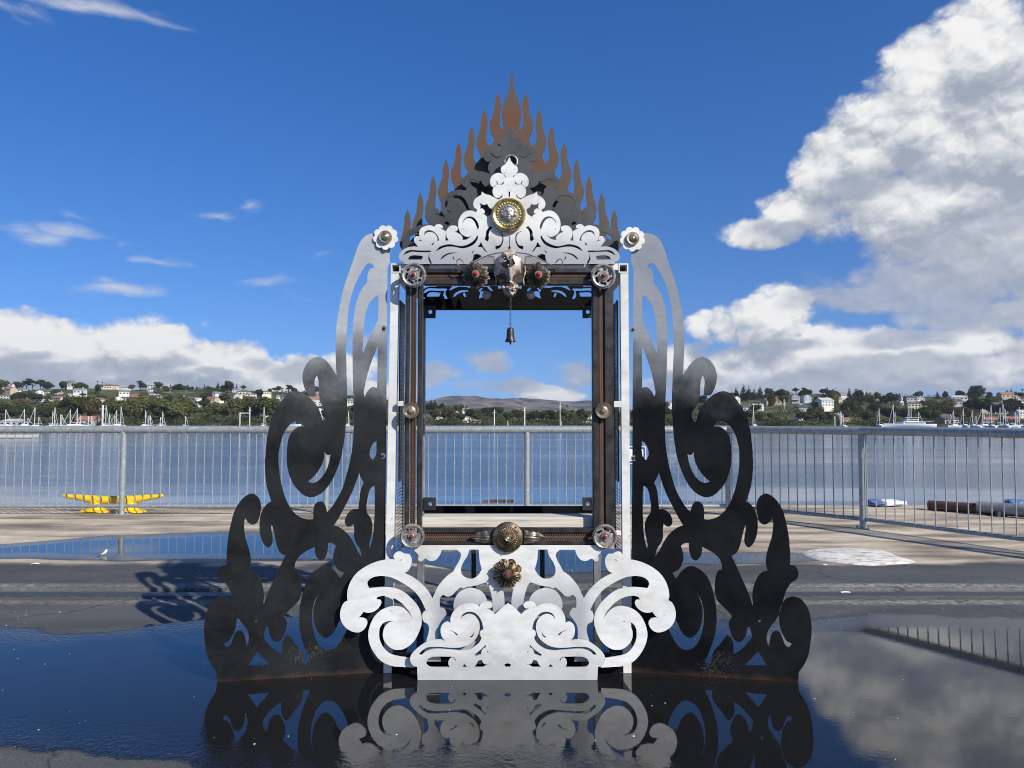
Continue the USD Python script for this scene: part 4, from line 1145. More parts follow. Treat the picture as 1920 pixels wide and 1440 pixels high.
def skull_shell():
    rings, n = 18, len(skull_out)
    v = [np.append(ctr, 0)]
    for i in range(1, rings + 1):
        v += [np.append(ctr + (p - ctr) * (i / rings), 0) for p in skull_out]
    v = np.array(v)
    P = np.array([at_y(a, b, YS) for a, b, _ in v])
    e = np.concatenate([[0], np.repeat(np.arange(1, rings + 1) / rings, n)])
    P[:, 1] -= skull_depth(v[:, 0], v[:, 1]) * np.clip((1 - e) * 5 + .12, 0, 1)
    f = [(0, 1 + (k + 1) % n, 1 + k) for k in range(n)]
    for i in range(rings - 1):
        b0, b1 = 1 + i * n, 1 + (i + 1) * n
        for k in range(n):
            k1 = (k + 1) % n
            f += [(b0 + k, b0 + k1, b1 + k1), (b0 + k, b1 + k1, b1 + k)]
    b1 = 1 + (rings - 1) * n
    n0 = len(P)
    back = P[b1:b1 + n].copy()
    back[:, 1] = YS + .02
    P = np.vstack([P, back])
    for k in range(n):
        k1 = (k + 1) % n
        f += [(b1 + k, b1 + k1, n0 + k1), (b1 + k, n0 + k1, n0 + k)]
    m = trimesh.Trimesh(P, np.array(f), process=False)
    m.fix_normals()
    return m


skull = part(gate, 'horned_skull', skull_shell(), M['skull_dark'], smooth=35, label='metal skull with wire horns in the middle of the upper bar')


def skull_plate(text, lift, thick=.003):
    """bent sheet that follows the skull's front"""
    g = region(text)
    cells = []
    x0, y0, x1, y1 = g.bounds
    st = 2.0
    pts = [(x, y) for x in np.arange(x0, x1 + st, st) for y in np.arange(y0, y1 + st, st) if g.contains(Point(x, y))]
    ring = [tuple(p) for p in np.array(g.exterior.coords)[:-1]]
    from scipy.spatial import Delaunay
    allp = np.array(ring + pts)
    tri = Delaunay(allp).simplices
    tri = [t for t in tri if g.buffer(.05).contains(Point(*allp[t].mean(0)))]
    front = np.array([at_y(a, b, YS) for a, b in allp])
    front[:, 1] -= skull_depth(allp[:, 0], allp[:, 1]) + lift
    rear = front + [0, thick, 0]
    n = len(allp)
    f = [(a, b, c_) for a, b, c_ in tri] + [(a + n, c_ + n, b + n) for a, b, c_ in tri]
    r = len(ring)
    for i in range(r):
        j = (i + 1) % r
        f += [(i, j, j + n), (i, j + n, i + n)]
    m = trimesh.Trimesh(np.vstack([front, rear]), np.array(f), process=False)
    m.fix_normals()
    return m


part(skull, 'forehead_plate', skull_plate("P: 945,476* 928.5,488* 928,513* 931,519* 940,518* 949,527* 951,536* 953,512* 940,501* 944,494*", .010), M['skull_metal'], label='brownish left brow plate')
part(skull, 'forehead_plate', skull_plate("P: 958,479* 977,488* 977,516* 963,520* 960,531* 963,537* 954,533* 953,512* 966,499* 960,489*", .010), M['skull_metal'], label='bright right brow plate')
for s in (-1, 1):                                    # filigree over the eye sockets: a lattice of small bars
    cx_, cy_ = 956.5 + s * 13.5 + (1.0 if s > 0 else -.5), 524.5
    bars = []
    for q in range(-3, 4):
        for d in (1, -1):
            L = math.sqrt(max(0, 9.0 ** 2 - (q * 2.7) ** 2))
            if L > 1:
                a = (cx_ + (q * 2.7 - L) * .707, cy_ + d * (q * 2.7 + L) * .707)
                b = (cx_ + (q * 2.7 + L) * .707, cy_ + d * (q * 2.7 - L) * .707)
                bars.append(rod(at_y(*a, YS) - [0, skull_depth(*a) + .010, 0], at_y(*b, YS) - [0, skull_depth(*b) + .010, 0], .0013, 5))
    part(skull, 'eye_lattice', bars, M['rust_strip'])
    part(skull, 'eye_socket', trimesh.convex.convex_hull(np.array([at_y(cx_ + 9.5 * math.cos(q), cy_ + 9.5 * math.sin(q), YS) - [0, skull_depth(cx_, cy_) + dd, 0] for q in np.linspace(0, 6.2, 20) for dd in (.002, .0045)])), M['black_steel'])  # black disc stands in for the dark inside the socket
tips = []
for i in range(9):                                   # tuft of leaves on the crown
    t = (i - 4) / 4
    p = [at_y(956 + t * 4, 490, YS) - [0, .062, 0], at_y(956 + t * 7, 480, YS) - [0, .070, 0], at_y(956 + t * 9.5, 471 + abs(t) * 3, YS) - [0, .052, 0]]
    tips.append(tube(catmull(np.array(p), 4), np.linspace(.0045, .0018, 9), 6))
part(skull, 'crown_tuft', tips, M['skull_metal'], smooth=50)
for (u, v) in ((946, 489), (943.5, 493), (948, 495), (941, 496), (945.5, 496), (954, 494), (958, 492), (953, 504), (954, 510), (951, 521)):
    p = at_y(u, v, YS)
    s = trimesh.creation.icosphere(2, .0042)
    s.apply_translation(p - [0, skull_depth(u, v) + .014, 0])
    part(skull, 'silver_bead', s, M['silver'], smooth=True)
part(skull, 'nose_hollow', trimesh.convex.convex_hull(np.array([at_y(a, b, YS) - [0, .050 + dd, 0] for a, b in ((956.5, 530), (951.5, 537), (953, 541), (960, 541), (961.5, 537)) for dd in (0, .006)])), M['black_steel'])  # black plate painted in for the dark of the nose cavity
knobs = []
krng = np.random.default_rng(3)
for i in range(46):
    u, v = krng.uniform(941, 973), krng.uniform(538, 556)
    if abs(u - 957) > (558 - v) * .8 + 3 or (abs(u - 956.5) < 5.5 and v < 543):
        continue
    s_ = trimesh.creation.icosphere(1, krng.uniform(.0032, .0068))
    s_.apply_scale([1, 1, krng.uniform(.8, 1.5)])
    s_.apply_translation(at_y(u, v, YS) - [0, skull_depth(u, v) * .9 + .004, 0])
    knobs.append(s_)
part(skull, 'jaw_castings', knobs, M['skull_metal'], smooth=60, label='cluster of cast knobs round the jaw')
for i in range(7):
    u = 947 + i * 3.1
    part(skull, 'tooth', px_box(u - 1.25, 545 + abs(i - 3) * -.8, u + 1.25, 552 - abs(i - 3) * .7, YS - .052 + abs(i - 3) * .006, YS - .02, .0012), M['skull_metal'])
for s in (-1, 1):
    part(skull, 'cheek_ornament', [tube(np.array([at_y(956 + s * (27 + 2 * math.sin(q * 6)), 500 + q * 34, YS) - [0, .012 + .004 * math.cos(q * 14), 0] for q in np.linspace(0, 1, 16)]), .0035, 6)], M['skull_metal'], smooth=50)
    m_ = lambda pts: [((956.5 - (956.5 - a)) if s < 0 else 956.5 + (956.5 - a) - 1.5, b) for a, b in pts]
    horn = m_([(944, 473.5), (930, 475), (916, 478.5), (900, 486), (886, 493), (874, 499), (865, 501), (858, 496), (857, 489), (862, 485.5), (867, 489), (870, 493)])
    loop = m_([(927, 496), (927, 488), (924, 482), (916, 480), (908, 481)])
    wires = [tube(np.array([at_y(a, b, YS - .02) for a, b in catmull(np.array(horn), 5)]), .0028, 6), tube(np.array([at_y(a, b, YS - .02) for a, b in catmull(np.array(loop), 5)]), .0024, 6)]
    part(skull, 'wire_horn', wires, M['horn_wire'], smooth=50, label='left horn of bent wire' if s < 0 else 'right horn of bent wire')
    mesh_ = []
    for r_ in range(5):                              # chicken wire under the horn
        for q in range(2):
            pts = [(896 + i * 4.0, 497 - r_ * 4.0 + (1.6 if (i + q) % 2 else -1.6)) for i in range(9)]
            pts = [(a, b) for a, b in pts if b > 475 + max(0, 928 - a) * .47 and b < 502]
            if len(pts) > 1:
                mesh_.append(tube(np.array([at_y(a, b, YS - .012 + .002 * q) for a, b in m_(pts)]), .0008, 4))
    part(skull, 'wire_mesh', mesh_, M['horn_wire'])

# ---------------------------------------------------------------- things that hang from the gate
M['jingle_metal'] = plain('jingle_metal', (0.40, 0.385, 0.35), 0.5, metallic=0.3, noise=90.0, amount=0.4)


def jingle(u, v, label):
    c = at_y(u, v, Y_BARS + .05)
    r = px_r(8.2, c[1])
    t = thing('jingle_bell', label, 'bell', c)
    part(t, 'body', revolve_z([(0, -r), (r * .35, -r * .94), (r * .7, -r * .7), (r * .95, -r * .3), (r, -.0012), (r * 1.10, -.001), (r * 1.10, .001), (r, .0012), (r * .95, r * .3), (r * .7, r * .7), (r * .35, r * .94), (0, r)], (0, 0, 0), 28), M['jingle_metal'], smooth=35)
    a = np.arange(14) / 14 * 2 * math.pi
    part(t, 'loop', tube(np.column_stack([.005 * np.cos(a), np.zeros(14), r + .004 + .005 * np.sin(a)]), .0012, 6, True), M['dark_steel'])
    p = at_y(u, 534, Y_BARS + .05)
    part(t, 'hanger', rod((0, 0, r + .007), (0, 0, p[2] - c[2]), .0012, 6), M['dark_steel'])


jingle(912, 553, 'small round jingle bell under the left rosette')
jingle(995, 553, 'small round jingle bell under the right rosette')
yb = YS - .03
ct, cb = at_y(956.5, 557, yb), at_y(957, 614, yb)
t = thing('hanging_bell', 'small dark bell hanging on a chain under the skull', 'bell', cb)
r = px_r(9.8, yb)
h = px_r(27, yb)
part(t, 'bell_body', revolve_z([(0, 0), (r * .35, -h * .01), (r * .58, -h * .08), (r * .68, -h * .22), (r * .72, -h * .55), (r * .82, -h * .80), (r * 1.02, -h * .95), (r * 1.05, -h), (r * .95, -h), (r * .76, -h * .8), (r * .62, -h * .3), (0, -h * .1)], (0, 0, 0), 32), M['dark_steel'], smooth=40)
part(t, 'clapper', [rod((0, 0, -h * .12), (0, 0, -h * 1.08), .0016, 6), revolve_z([(0, -h * 1.22), (r * .14, -h * 1.2), (r * .17, -h * 1.05), (0, -h * 1.0)], (0, 0, 0), 10)], M['dark_steel'])
n = 13
for i in range(n):
    z = (i + .5) / n * (ct[2] - cb[2])
    L = (ct[2] - cb[2]) / n
    a = np.arange(12) / 12 * 2 * math.pi
    x, y = (.0038 * np.cos(a), 0 * a) if i % 2 else (0 * a, .0038 * np.cos(a))
    part(t, 'chain_link', tube(np.column_stack([x, y, z + L * .62 * np.sin(a)]), .0013, 5, True), M['black_steel'])

# ---------------------------------------------------------------- the quay: asphalt, concrete apron, sunken rails, puddles
def bound(pairs):
    """shoreline given as (u, v) photograph points -> y as a function of x on the ground"""
    q = np.array([at_z(u, v)[:2] for u, v in pairs])
    q = q[np.argsort(q[:, 0])]
    return lambda x: np.interp(x, q[:, 0], q[:, 1])


n1_far = bound([(-700, 1160), (-200, 1172), (0, 1181), (140, 1186), (260, 1176), (390, 1168), (700, 1160), (1000, 1160), (1280, 1164), (1420, 1168), (1560, 1160), (1640, 1154), (1920, 1158), (2500, 1165)])
n1_near = lambda x: np.interp(x, [-9, -3, -1.84, -1.40, -1.08, -.80, -.5, .3, .62, 1.0, 2, 6, 9], [2.95, 2.92, 2.86, 2.80, 2.68, 2.54, 2.545, 2.555, 2.45, 2.2, 1.9, 1.8, 2.0])
n2_far = bound([(-700, 1040), (-200, 1030), (0, 1021), (120, 1011), (250, 1003), (420, 998), (700, 999), (830, 1036), (1000, 1032), (1110, 1026), (1250, 1036), (1440, 1037), (1530, 1040), (1600, 1052)])
n2_near = bound([(-700, 1056), (0, 1047), (300, 1048), (620, 1047), (760, 1050), (860, 1068), (1000, 1078), (1110, 1074), (1230, 1058), (1440, 1054), (1530, 1050), (1580, 1046)])
n3_far = bound([(1740, 1062), (1800, 1055), (1920, 1059), (2300, 1066)])
n3_near = bound([(1740, 1056), (1800, 1064), (1920, 1071), (2300, 1080)])


def wetness(x, y):
    """signed depth into the nearest puddle, in metres, with a wandering shoreline"""
    p = np.stack([x, y, 0 * x], -1)
    w = (meshkit.fbm(p * 2.2, 4, 3) - .5) * .28 + (meshkit.fbm(p * 9, 3, 8) - .5) * .09
    d1 = np.minimum(y - n1_near(x), n1_far(x) - y) + w
    inside2 = np.interp(x, [-20, 3.3, 3.9], [1, 1, -1])
    d2 = np.minimum(np.minimum(y - n2_near(x), n2_far(x) - y) * .9, inside2) + w * .5
    inside3 = np.interp(x, [3.9, 4.4, 12, 14], [-1, 1, 1, -1])
    d3 = np.minimum(np.minimum(y - n3_near(x), n3_far(x) - y) * .9, inside3) + w * .3
    return np.maximum(np.maximum(d1, d2), d3)


def axis_rows(parts_):
    return np.unique(np.round(np.concatenate(parts_), 4))


GROOVES = [(5.235, 5.345, .030), (5.035, 5.075, .020)]
gx = axis_rows([np.arange(-6, 6.01, .05), np.arange(-16, -6, .4), np.arange(6, 16.1, .4), np.array([-120, -80, -50, -30, -20, 20, 30, 50, 80, 120.])])
gy = axis_rows([np.arange(1.2, 7.3, .05), np.arange(7.3, 10.49, .16), [10.5], np.array([-60, -30, -15, -8, -4, -2, -1, 0, .6]), [g + s for g0, g1, _ in GROOVES for g, s in ((g0, -.006), (g0, .002), (g1, -.002), (g1, .006))]])
X, Y = np.meshgrid(gx, gy)
WET = wetness(X, Y)
Pn = np.stack([X, Y, 0 * X], -1)
Z = .008 - .020 / (1 + np.exp(-(WET + .03) / .045)) + (meshkit.fbm(Pn * 3.1, 4, 21) - .5) * .006
for g0, g1, dep in GROOVES:
    Z -= dep * np.clip((Y - g0) / .004, 0, 1) * np.clip((g1 - Y) / .004, 0, 1)
Z[(Y < 1.2) | (np.abs(X) > 16)] = .006


def grid_mesh(X, Y, Z, keep=None):
    r, c = X.shape
    idx = np.arange(r * c).reshape(r, c)
    q = np.stack([idx[:-1, :-1], idx[:-1, 1:], idx[1:, 1:], idx[1:, :-1]], -1)
    if keep is not None:
        q = q[keep]
    q = q.reshape(-1, 4)
    return trimesh.Trimesh(np.column_stack([X.ravel(), Y.ravel(), Z.ravel()]), np.vstack([q[:, [0, 1, 2]], q[:, [0, 2, 3]]]), process=False)


def with_attr(prim, name, values):
    UsdGeom.PrimvarsAPI(prim).CreatePrimvar(name, Sdf.ValueTypeNames.FloatArray, 'vertex').Set(Vt.FloatArray.FromNumpy(np.asarray(values, np.float32)))
    return prim


asphalt_nodes = {
    'g': ('geometry', {}), 's': ('separate_xyz', {}), 'wet': ('attribute', dict(attribute='wet')),
    # asphalt: pale chips in dark binder, broad worn patches
    'ag': ('voronoi_texture', {}) if False else ('noise_texture', dict(scale=120.0, detail=3.0, roughness=0.8)), 'agr': ('rgb_ramp', dict(ramp=[(0.30, (0.040, 0.040, 0.041)), (0.55, (0.078, 0.077, 0.073)), (0.70, (0.13, 0.125, 0.115)), (0.80, (0.28, 0.265, 0.23))])),
    'pm': ('mapping', dict(scale=(0.5, 1.6, 1.0))), 'pn': ('noise_texture', dict(scale=1.3, detail=6.0, roughness=0.6)), 'pr': ('map_range', dict(from_min=0.3, from_max=0.7, to_min=0.72, to_max=1.45, clamp=True)), 'am': ('mix', dict(mix_type='multiply', fac=1.0)),
    # worn pale edges either side of the rails
    'b1': ('math', dict(math_type='subtract', value2=5.43)), 'b1a': ('math', dict(math_type='absolute')), 'b1r': ('map_range', dict(from_min=0.03, from_max=0.10, to_min=1.0, to_max=0.0, clamp=True)),
    'b2': ('math', dict(math_type='subtract', value2=4.95)), 'b2a': ('math', dict(math_type='absolute')), 'b2r': ('map_range', dict(from_min=0.02, from_max=0.09, to_min=1.0, to_max=0.0, clamp=True)),
    'bx': ('math', dict(math_type='maximum')), 'bn': ('noise_texture', dict(scale=26.0, detail=5.0, roughness=0.75)), 'bnr': ('map_range', dict(from_min=0.40, from_max=0.62, to_min=0.0, to_max=0.9, clamp=True)), 'bmul': ('math', dict(math_type='multiply')),
    'bl': ('mapping', dict(scale=(0.35, 0.0, 0.0))), 'bln': ('noise_texture', dict(scale=1.6, detail=2.0)), 'blr': ('map_range', dict(from_min=0.36, from_max=0.6, to_min=0.25, to_max=1.0, clamp=True)), 'bmul2': ('math', dict(math_type='multiply')),
    'band': ('mix', dict(mix_type='mix', color2=(0.42, 0.385, 0.30))),
    # concrete apron beyond y = 6.3 m
    'cm': ('mapping', dict(scale=(0.42, 1.5, 1.0))), 'cn': ('noise_texture', dict(scale=1.7, detail=7.0, roughness=0.62)),
    'cr': ('rgb_ramp', dict(ramp=[(0.30, (0.13, 0.105, 0.078)), (0.42, (0.24, 0.195, 0.142)), (0.52, (0.43, 0.355, 0.25)), (0.62, (0.60, 0.505, 0.365)), (0.78, (0.70, 0.605, 0.455))])),
    'cf': ('noise_texture', dict(scale=70.0, detail=4.0, roughness=0.75)), 'cfr': ('map_range', dict(from_min=0.3, from_max=0.7, to_min=0.75, to_max=1.2, clamp=True)), 'cmul': ('mix', dict(mix_type='multiply', fac=1.0)),
    'en': ('noise_texture', dict(scale=1.1, detail=5.0)), 'ey': ('math', dict(math_type='multiply_add', value2=0.9)), 'er': ('map_range', dict(range_type='smoothstep', from_min=6.60, from_max=6.80, to_min=0.0, to_max=1.0, clamp=True)),
    'kw': ('noise_texture', dict(scale=2.2, detail=5.0, roughness=0.65)), 'kwm': ('mix', dict(mix_type='multiply', fac=1.0, color2=(0.5, 0.5, 0.0))), 'kwa': ('mix', dict(mix_type='add', fac=1.0)), 'kv': ('voronoi_texture', dict(dimensions='2D', feature='distance_to_edge', scale=0.62)), 'kr': ('map_range', dict(from_min=0.002, from_max=0.007, to_min=0.45, to_max=1.0, clamp=True)), 'kmul': ('mix', dict(mix_type='multiply', fac=1.0)),
    'mixc': ('mix', dict(mix_type='mix')),
    # damp rim
    'wn': ('noise_texture', dict(scale=5.0, detail=6.0, roughness=0.7)), 'wa': ('math', dict(math_type='multiply_add', value2=0.30)), 'wr': ('map_range', dict(range_type='smoothstep', from_min=0.06, from_max=0.24, to_min=0.0, to_max=1.0, clamp=True)),
    'wk': ('map_range', dict(from_min=0.0, from_max=1.0, to_min=1.0, to_max=0.30, clamp=True)), 'wm': ('mix', dict(mix_type='multiply', fac=1.0)),
    'rg': ('map_range', dict(from_min=0.0, from_max=1.0, to_min=0.85, to_max=0.22, clamp=True)),
    'hb': ('noise_texture', dict(scale=95.0, detail=4.0, roughness=0.75)), 'bmp': ('bump', dict(strength=0.55, distance=0.006)), 'p': ('principled_bsdf', dict(specular_ior_level=0.4))}
asphalt_links = [('g.position', 's.vector'), ('g.position', 'ag.vector'), ('ag.fac', 'agr.fac'), ('g.position', 'pm.vector'), ('pm.vector', 'pn.vector'), ('pn.fac', 'pr.value'), ('agr.color', 'am.color1'), ('pr.result', 'am.color2'),
                 ('s.y', 'b1.value1'), ('b1.value', 'b1a.value1'), ('b1a.value', 'b1r.value'), ('s.y', 'b2.value1'), ('b2.value', 'b2a.value1'), ('b2a.value', 'b2r.value'), ('b1r.result', 'bx.value1'), ('b2r.result', 'bx.value2'),
                 ('g.position', 'bn.vector'), ('bn.fac', 'bnr.value'), ('bx.value', 'bmul.value1'), ('bnr.result', 'bmul.value2'), ('g.position', 'bl.vector'), ('bl.vector', 'bln.vector'), ('bln.fac', 'blr.value'), ('bmul.value', 'bmul2.value1'), ('blr.result', 'bmul2.value2'),
                 ('am.color', 'band.color1'), ('bmul2.value', 'band.fac'), ('g.position', 'cm.vector'), ('cm.vector', 'cn.vector'), ('cn.fac', 'cr.fac'), ('g.position', 'cf.vector'), ('cf.fac', 'cfr.value'), ('cr.color', 'cmul.color1'), ('cfr.result', 'cmul.color2'),
                 ('g.position', 'en.vector'), ('en.fac', 'ey.value1'), ('s.y', 'ey.value3'), ('ey.value', 'er.value'), ('g.position', 'kw.vector'), ('kw.color', 'kwm.color1'), ('g.position', 'kwa.color1'), ('kwm.color', 'kwa.color2'), ('kwa.color', 'kv.vector'), ('kv.distance', 'kr.value'), ('band.color', 'kmul.color1'), ('kr.result', 'kmul.color2'), ('kmul.color', 'mixc.color1'), ('cmul.color', 'mixc.color2'), ('er.result', 'mixc.fac'),
                 ('g.position', 'wn.vector'), ('wn.fac', 'wa.value1'), ('wet.fac', 'wa.value3'), ('wa.value', 'wr.value'), ('wr.result', 'wk.value'), ('mixc.color', 'wm.color1'), ('wk.result', 'wm.color2'), ('wm.color', 'p.base_color'),
                 ('wr.result', 'rg.value'), ('rg.result', 'p.roughness'), ('g.position', 'hb.vector'), ('hb.fac', 'bmp.height'), ('bmp.normal', 'p.normal')]
M['ground'] = mat('ground', asphalt_nodes, asphalt_links)
g = struct('ground', grid_mesh(X, Y, Z), M['ground'], smooth=True)
with_attr(g, 'wet', WET.ravel())

puddle_nodes = {'g': ('geometry', {}), 'wet': ('attribute', dict(attribute='wet')), 'n': ('noise_texture', dict(scale=85.0, detail=5.0, roughness=0.8)), 'a': ('math', dict(math_type='multiply_add', value2=0.34)),
                'cut': ('map_range', dict(range_type='smoothstep', from_min=0.125, from_max=0.155, to_min=0.0, to_max=1.0, clamp=True)),
                'ag': ('noise_texture', dict(scale=120.0, detail=3.0, roughness=0.8)), 'agr': ('rgb_ramp', dict(ramp=[(0.30, (0.0055, 0.0055, 0.0055)), (0.58, (0.0105, 0.0105, 0.010)), (0.68, (0.028, 0.027, 0.023)), (0.76, (0.16, 0.15, 0.125))])),
                'rip': ('noise_texture', dict(scale=38.0, detail=3.0, roughness=0.6)), 'sh': ('map_range', dict(from_min=0.03, from_max=0.30, to_min=0.32, to_max=0.009, clamp=True)), 'b': ('bump', dict(distance=0.01)),
                'p': ('principled_bsdf', dict(roughness=0.0, ior=1.45, specular_ior_level=0.62)), 't': ('transparent_bsdf', dict(color=(1, 1, 1))), 'm': ('mix_closure', {})}
puddle_links = [('g.position', 'n.vector'), ('n.fac', 'a.value1'), ('wet.fac', 'a.value3'), ('a.value', 'cut.value'), ('g.position', 'ag.vector'), ('ag.fac', 'agr.fac'), ('agr.color', 'p.base_color'), ('g.position', 'rip.vector'), ('rip.fac', 'b.height'),
                ('wet.fac', 'sh.value'), ('sh.result', 'b.strength'), ('b.normal', 'p.normal'), ('t.BSDF', 'm.closure1'), ('p.BSDF', 'm.closure2'), ('cut.result', 'm.fac')]
M['puddle'] = mat('puddle', puddle_nodes, puddle_links, surface='m.closure')
cellwet = np.maximum.reduce([WET[:-1, :-1], WET[1:, :-1], WET[:-1, 1:], WET[1:, 1:]])
cy = (Y[:-1, :-1] + Y[1:, 1:]) / 2
cxm = (X[:-1, :-1] + X[1:, 1:]) / 2
base = (cellwet > -.10) & (np.abs(cxm) < 20) & (cy > 1)
for sel in ((cy < 5.0), (cy >= 5.0) & (cxm < 3.7), (cy >= 5.0) & (cxm >= 3.7)):
    keep = base & sel
    if keep.any():
        pm_ = grid_mesh(X, Y, 0 * Z, keep)
        usedv = np.unique(pm_.faces)
        remap = np.zeros(len(pm_.vertices), int)
        remap[usedv] = np.arange(len(usedv))
        w = struct('puddle', trimesh.Trimesh(pm_.vertices[usedv], remap[pm_.faces], process=False), M['puddle'])
        with_attr(w, 'wet', WET.ravel()[usedv])

# pale raised concrete patch by the far puddle, on the right
cpts = [(1505, 1034), (1540, 1030), (1600, 1029), (1655, 1033), (1690, 1046), (1722, 1056), (1690, 1060), (1620, 1063), (1560, 1055), (1520, 1046)]
cp = np.array([at_z(u, v)[:2] for u, v in cpts])
mid_ = cp.mean(0)
ring_ = catmull(np.vstack([cp[-2:], cp, cp[:3]]), 6)[12:12 + 6 * len(cp)]
v, f = [np.append(mid_, .030)], []
lv = [(.35, .030), (.65, .026), (.85, .018), (1.0, .002), (1.03, -.02)]
for k, h in lv:
    q = mid_ + (ring_ - mid_) * k
    nz = (meshkit.fbm(np.column_stack([q * 9, 0 * q[:, 0]]), 3, 5) - .5) * .012
    v += list(np.column_stack([q, h + nz * (h > .005)]))
n = len(ring_)
f = [(0, 1 + k, 1 + (k + 1) % n) for k in range(n)]
for i in range(len(lv) - 1):
    a0, b0 = 1 + i * n, 1 + (i + 1) * n
    for k in range(n):
        f += [(a0 + k, b0 + k, b0 + (k + 1) % n), (a0 + k, b0 + (k + 1) % n, a0 + (k + 1) % n)]
M['pale_concrete'] = mat('pale_concrete', {'g': ('geometry', {}), 'm': ('mapping', dict(scale=(1.0, 2.6, 1.0))), 'n': ('noise_texture', dict(scale=9.0, detail=7.0, roughness=0.7)), 'r': ('rgb_ramp', dict(ramp=[(0.34, (0.05, 0.045, 0.035)), (0.40, (0.38, 0.35, 0.28)), (0.52, (0.70, 0.66, 0.56)), (0.8, (0.80, 0.77, 0.68))])), 'p': ('principled_bsdf', dict(roughness=0.85))},
                         [('g.position', 'm.vector'), ('m.vector', 'n.vector'), ('n.fac', 'r.fac'), ('r.color', 'p.base_color')])
struct('pale_patch', trimesh.Trimesh(np.array(v), np.array(f), process=False), M['pale_concrete'], smooth=True)
# the sunken crane rail
M['rail_steel'] = plain('rail_steel', (0.075, 0.072, 0.068), 0.5, metallic=0.4, noise=12.0, amount=0.4)
rail = thing('crane_rail', 'flat steel rail sunk in the asphalt behind the gate', 'rail', (0, 5.15, 0))
part(rail, 'rail_head', bevel_box(-40, 40, -.060, .060, -.02, .014, .004), M['rail_steel'])
part(rail, 'rail_flange', boxm(-40, 40, .0605, .080, -.02, -.004), M['rail_steel'])
# quay face
M['quay_face'] = plain('quay_face', (0.22, 0.20, 0.17), 0.85, noise=1.5, amount=0.4)
struct('quay_wall', boxm(-120, 120, 10.2, 10.497, -6, -.03), M['quay_face'])
# loose chips of stone and shell on the wet asphalt
rng = np.random.default_rng(11)
chips = []
M['chip'] = plain('chip', (0.52, 0.49, 0.42), 0.7)
while len(chips) < 420:
    x, y = rng.uniform(-4.2, 4.2), rng.choice([rng.uniform(2.4, 6.2), rng.uniform(4.4, 6.1)])
    s = rng.uniform(.0012, .0042) * (1.5 if rng.random() < .08 else 1)
    if any(g0 - .02 < y < g1 + .02 for g0, g1, _ in GROOVES) or 5.06 < y < 5.24:
        continue
    m = trimesh.creation.icosphere(0, s)
    m.vertices *= rng.uniform(.5, 1.4, (12, 1)) * np.array([1, 1, .45])
    z = max(.001, float(.008 - .020 / (1 + np.exp(-(wetness(np.array([x]), np.array([y]))[0] + .03) / .045))))
    m.apply_translation([x, y, z + s * .2])
    chips.append(m)
struct('stone_chips', chips, M['chip'], kind='stuff', label='small pale stone chips scattered over the wet asphalt', cat='gravel')

# ---------------------------------------------------------------- fences
def fence(name, label, p0, p1, posts, first=.053):
    """galvanised railing from p0 to p1: thick top rail, thin bottom rail, round pickets, posts on flanged feet"""
    p0, p1 = np.array(p0, float), np.array(p1, float)
    L = np.linalg.norm(p1 - p0)
    e = (p1 - p0) / L
    t = thing(name, label, 'fence', (p0[0], p0[1], 0), math.atan2(e[1], e[0]))
    part(t, 'top_rail', tube([(0, 0, 1.045), (L, 0, 1.045)], .045, 20), M['galvanized'], smooth=40)
    part(t, 'bottom_rail', tube([(0, 0, .112), (L, 0, .112)], .021, 14), M['galvanized'], smooth=40)
    for s in posts:
        part(t, 'post', tube([(s, 0, .004), (s, 0, 1.02)], .034, 18), M['galvanized'], smooth=40)
        k = part(t, 'foot_plate', bevel_box(s - .085, s + .085, -.055, .055, .004, .018, .003), M['galvanized'])
        for q in (-.065, .065):
            part(k, 'anchor_bolt', revolve_z([(.011, 0), (.011, .012), (.006, .013), (.006, .026), (0, .026)], (s + q, 0, .018), 6), M['galvanized'])
    x = first
    while x < L - .02:
        if min([abs(x - s) for s in posts] + [9]) > .045:
            part(t, 'picket', tube([(x, 0, .128), (x, 0, 1.005)], .0064, 8), M['galvanized'], smooth=60)
        x += .1055
    return t


YF = at_z(228, 966)[1]
xs_ = [at_y(u, 900, YF)[0] for u in (230, 612, 988, 1365)]
step = (xs_[3] - xs_[0]) / 3
x0 = xs_[0] - 2 * step - .35
fence('waterfront_fence', 'long galvanised railing along the quay edge behind the gate', (x0, YF), (xs_[3], YF), [xs_[0] - 2 * step - x0, xs_[0] - step - x0] + [q - x0 for q in xs_])
c0_ = np.array([xs_[3], YF])
c1_ = at_z(1618, 993)[:2]
z_ = np.array(at_z(1920, 1011, .112)[:2])
fence('side_fence', 'short galvanised railing run from the corner post to the right-hand post', c0_ + (c1_ - c0_) * .002, c1_, [np.linalg.norm(c1_ - c0_)])
d_ = (z_ - c1_) / np.linalg.norm(z_ - c1_)
fence('side_fence', 'galvanised railing on the right coming towards the viewer past the frame', c1_ + d_ * .004, c1_ + d_ * 4.9, [2.44, 4.86])

# small sign hung on the fence, mostly hidden by the right wing
c = at_y(1193, 853, YF - .05)
sg = thing('fence_sign', 'small white sign with blue border on the fence behind the right wing', 'sign', c)
M['sign_white'] = plain('sign_white', (0.75, 0.76, 0.78), 0.5)
M['sign_blue'] = plain('sign_blue', (0.02, 0.06, 0.32), 0.5)
rr = lambda w, h, r: sh_box(-w + r, -h + r, w - r, h - r).buffer(r)
for nm, po, y0, mm in (('board', rr(.12, .105, .02), 0, 'sign_white'), ('blue_border', rr(.110, .095, .016).difference(rr(.088, .073, .012)), -.003, 'sign_blue')):
    m = trimesh.creation.extrude_polygon(po, .003, engine='earcut')
    vv = m.vertices
    m.vertices = np.column_stack([vv[:, 0], y0 + vv[:, 2], vv[:, 1]])
    m.fix_normals()
    part(sg, nm, m, M[mm])

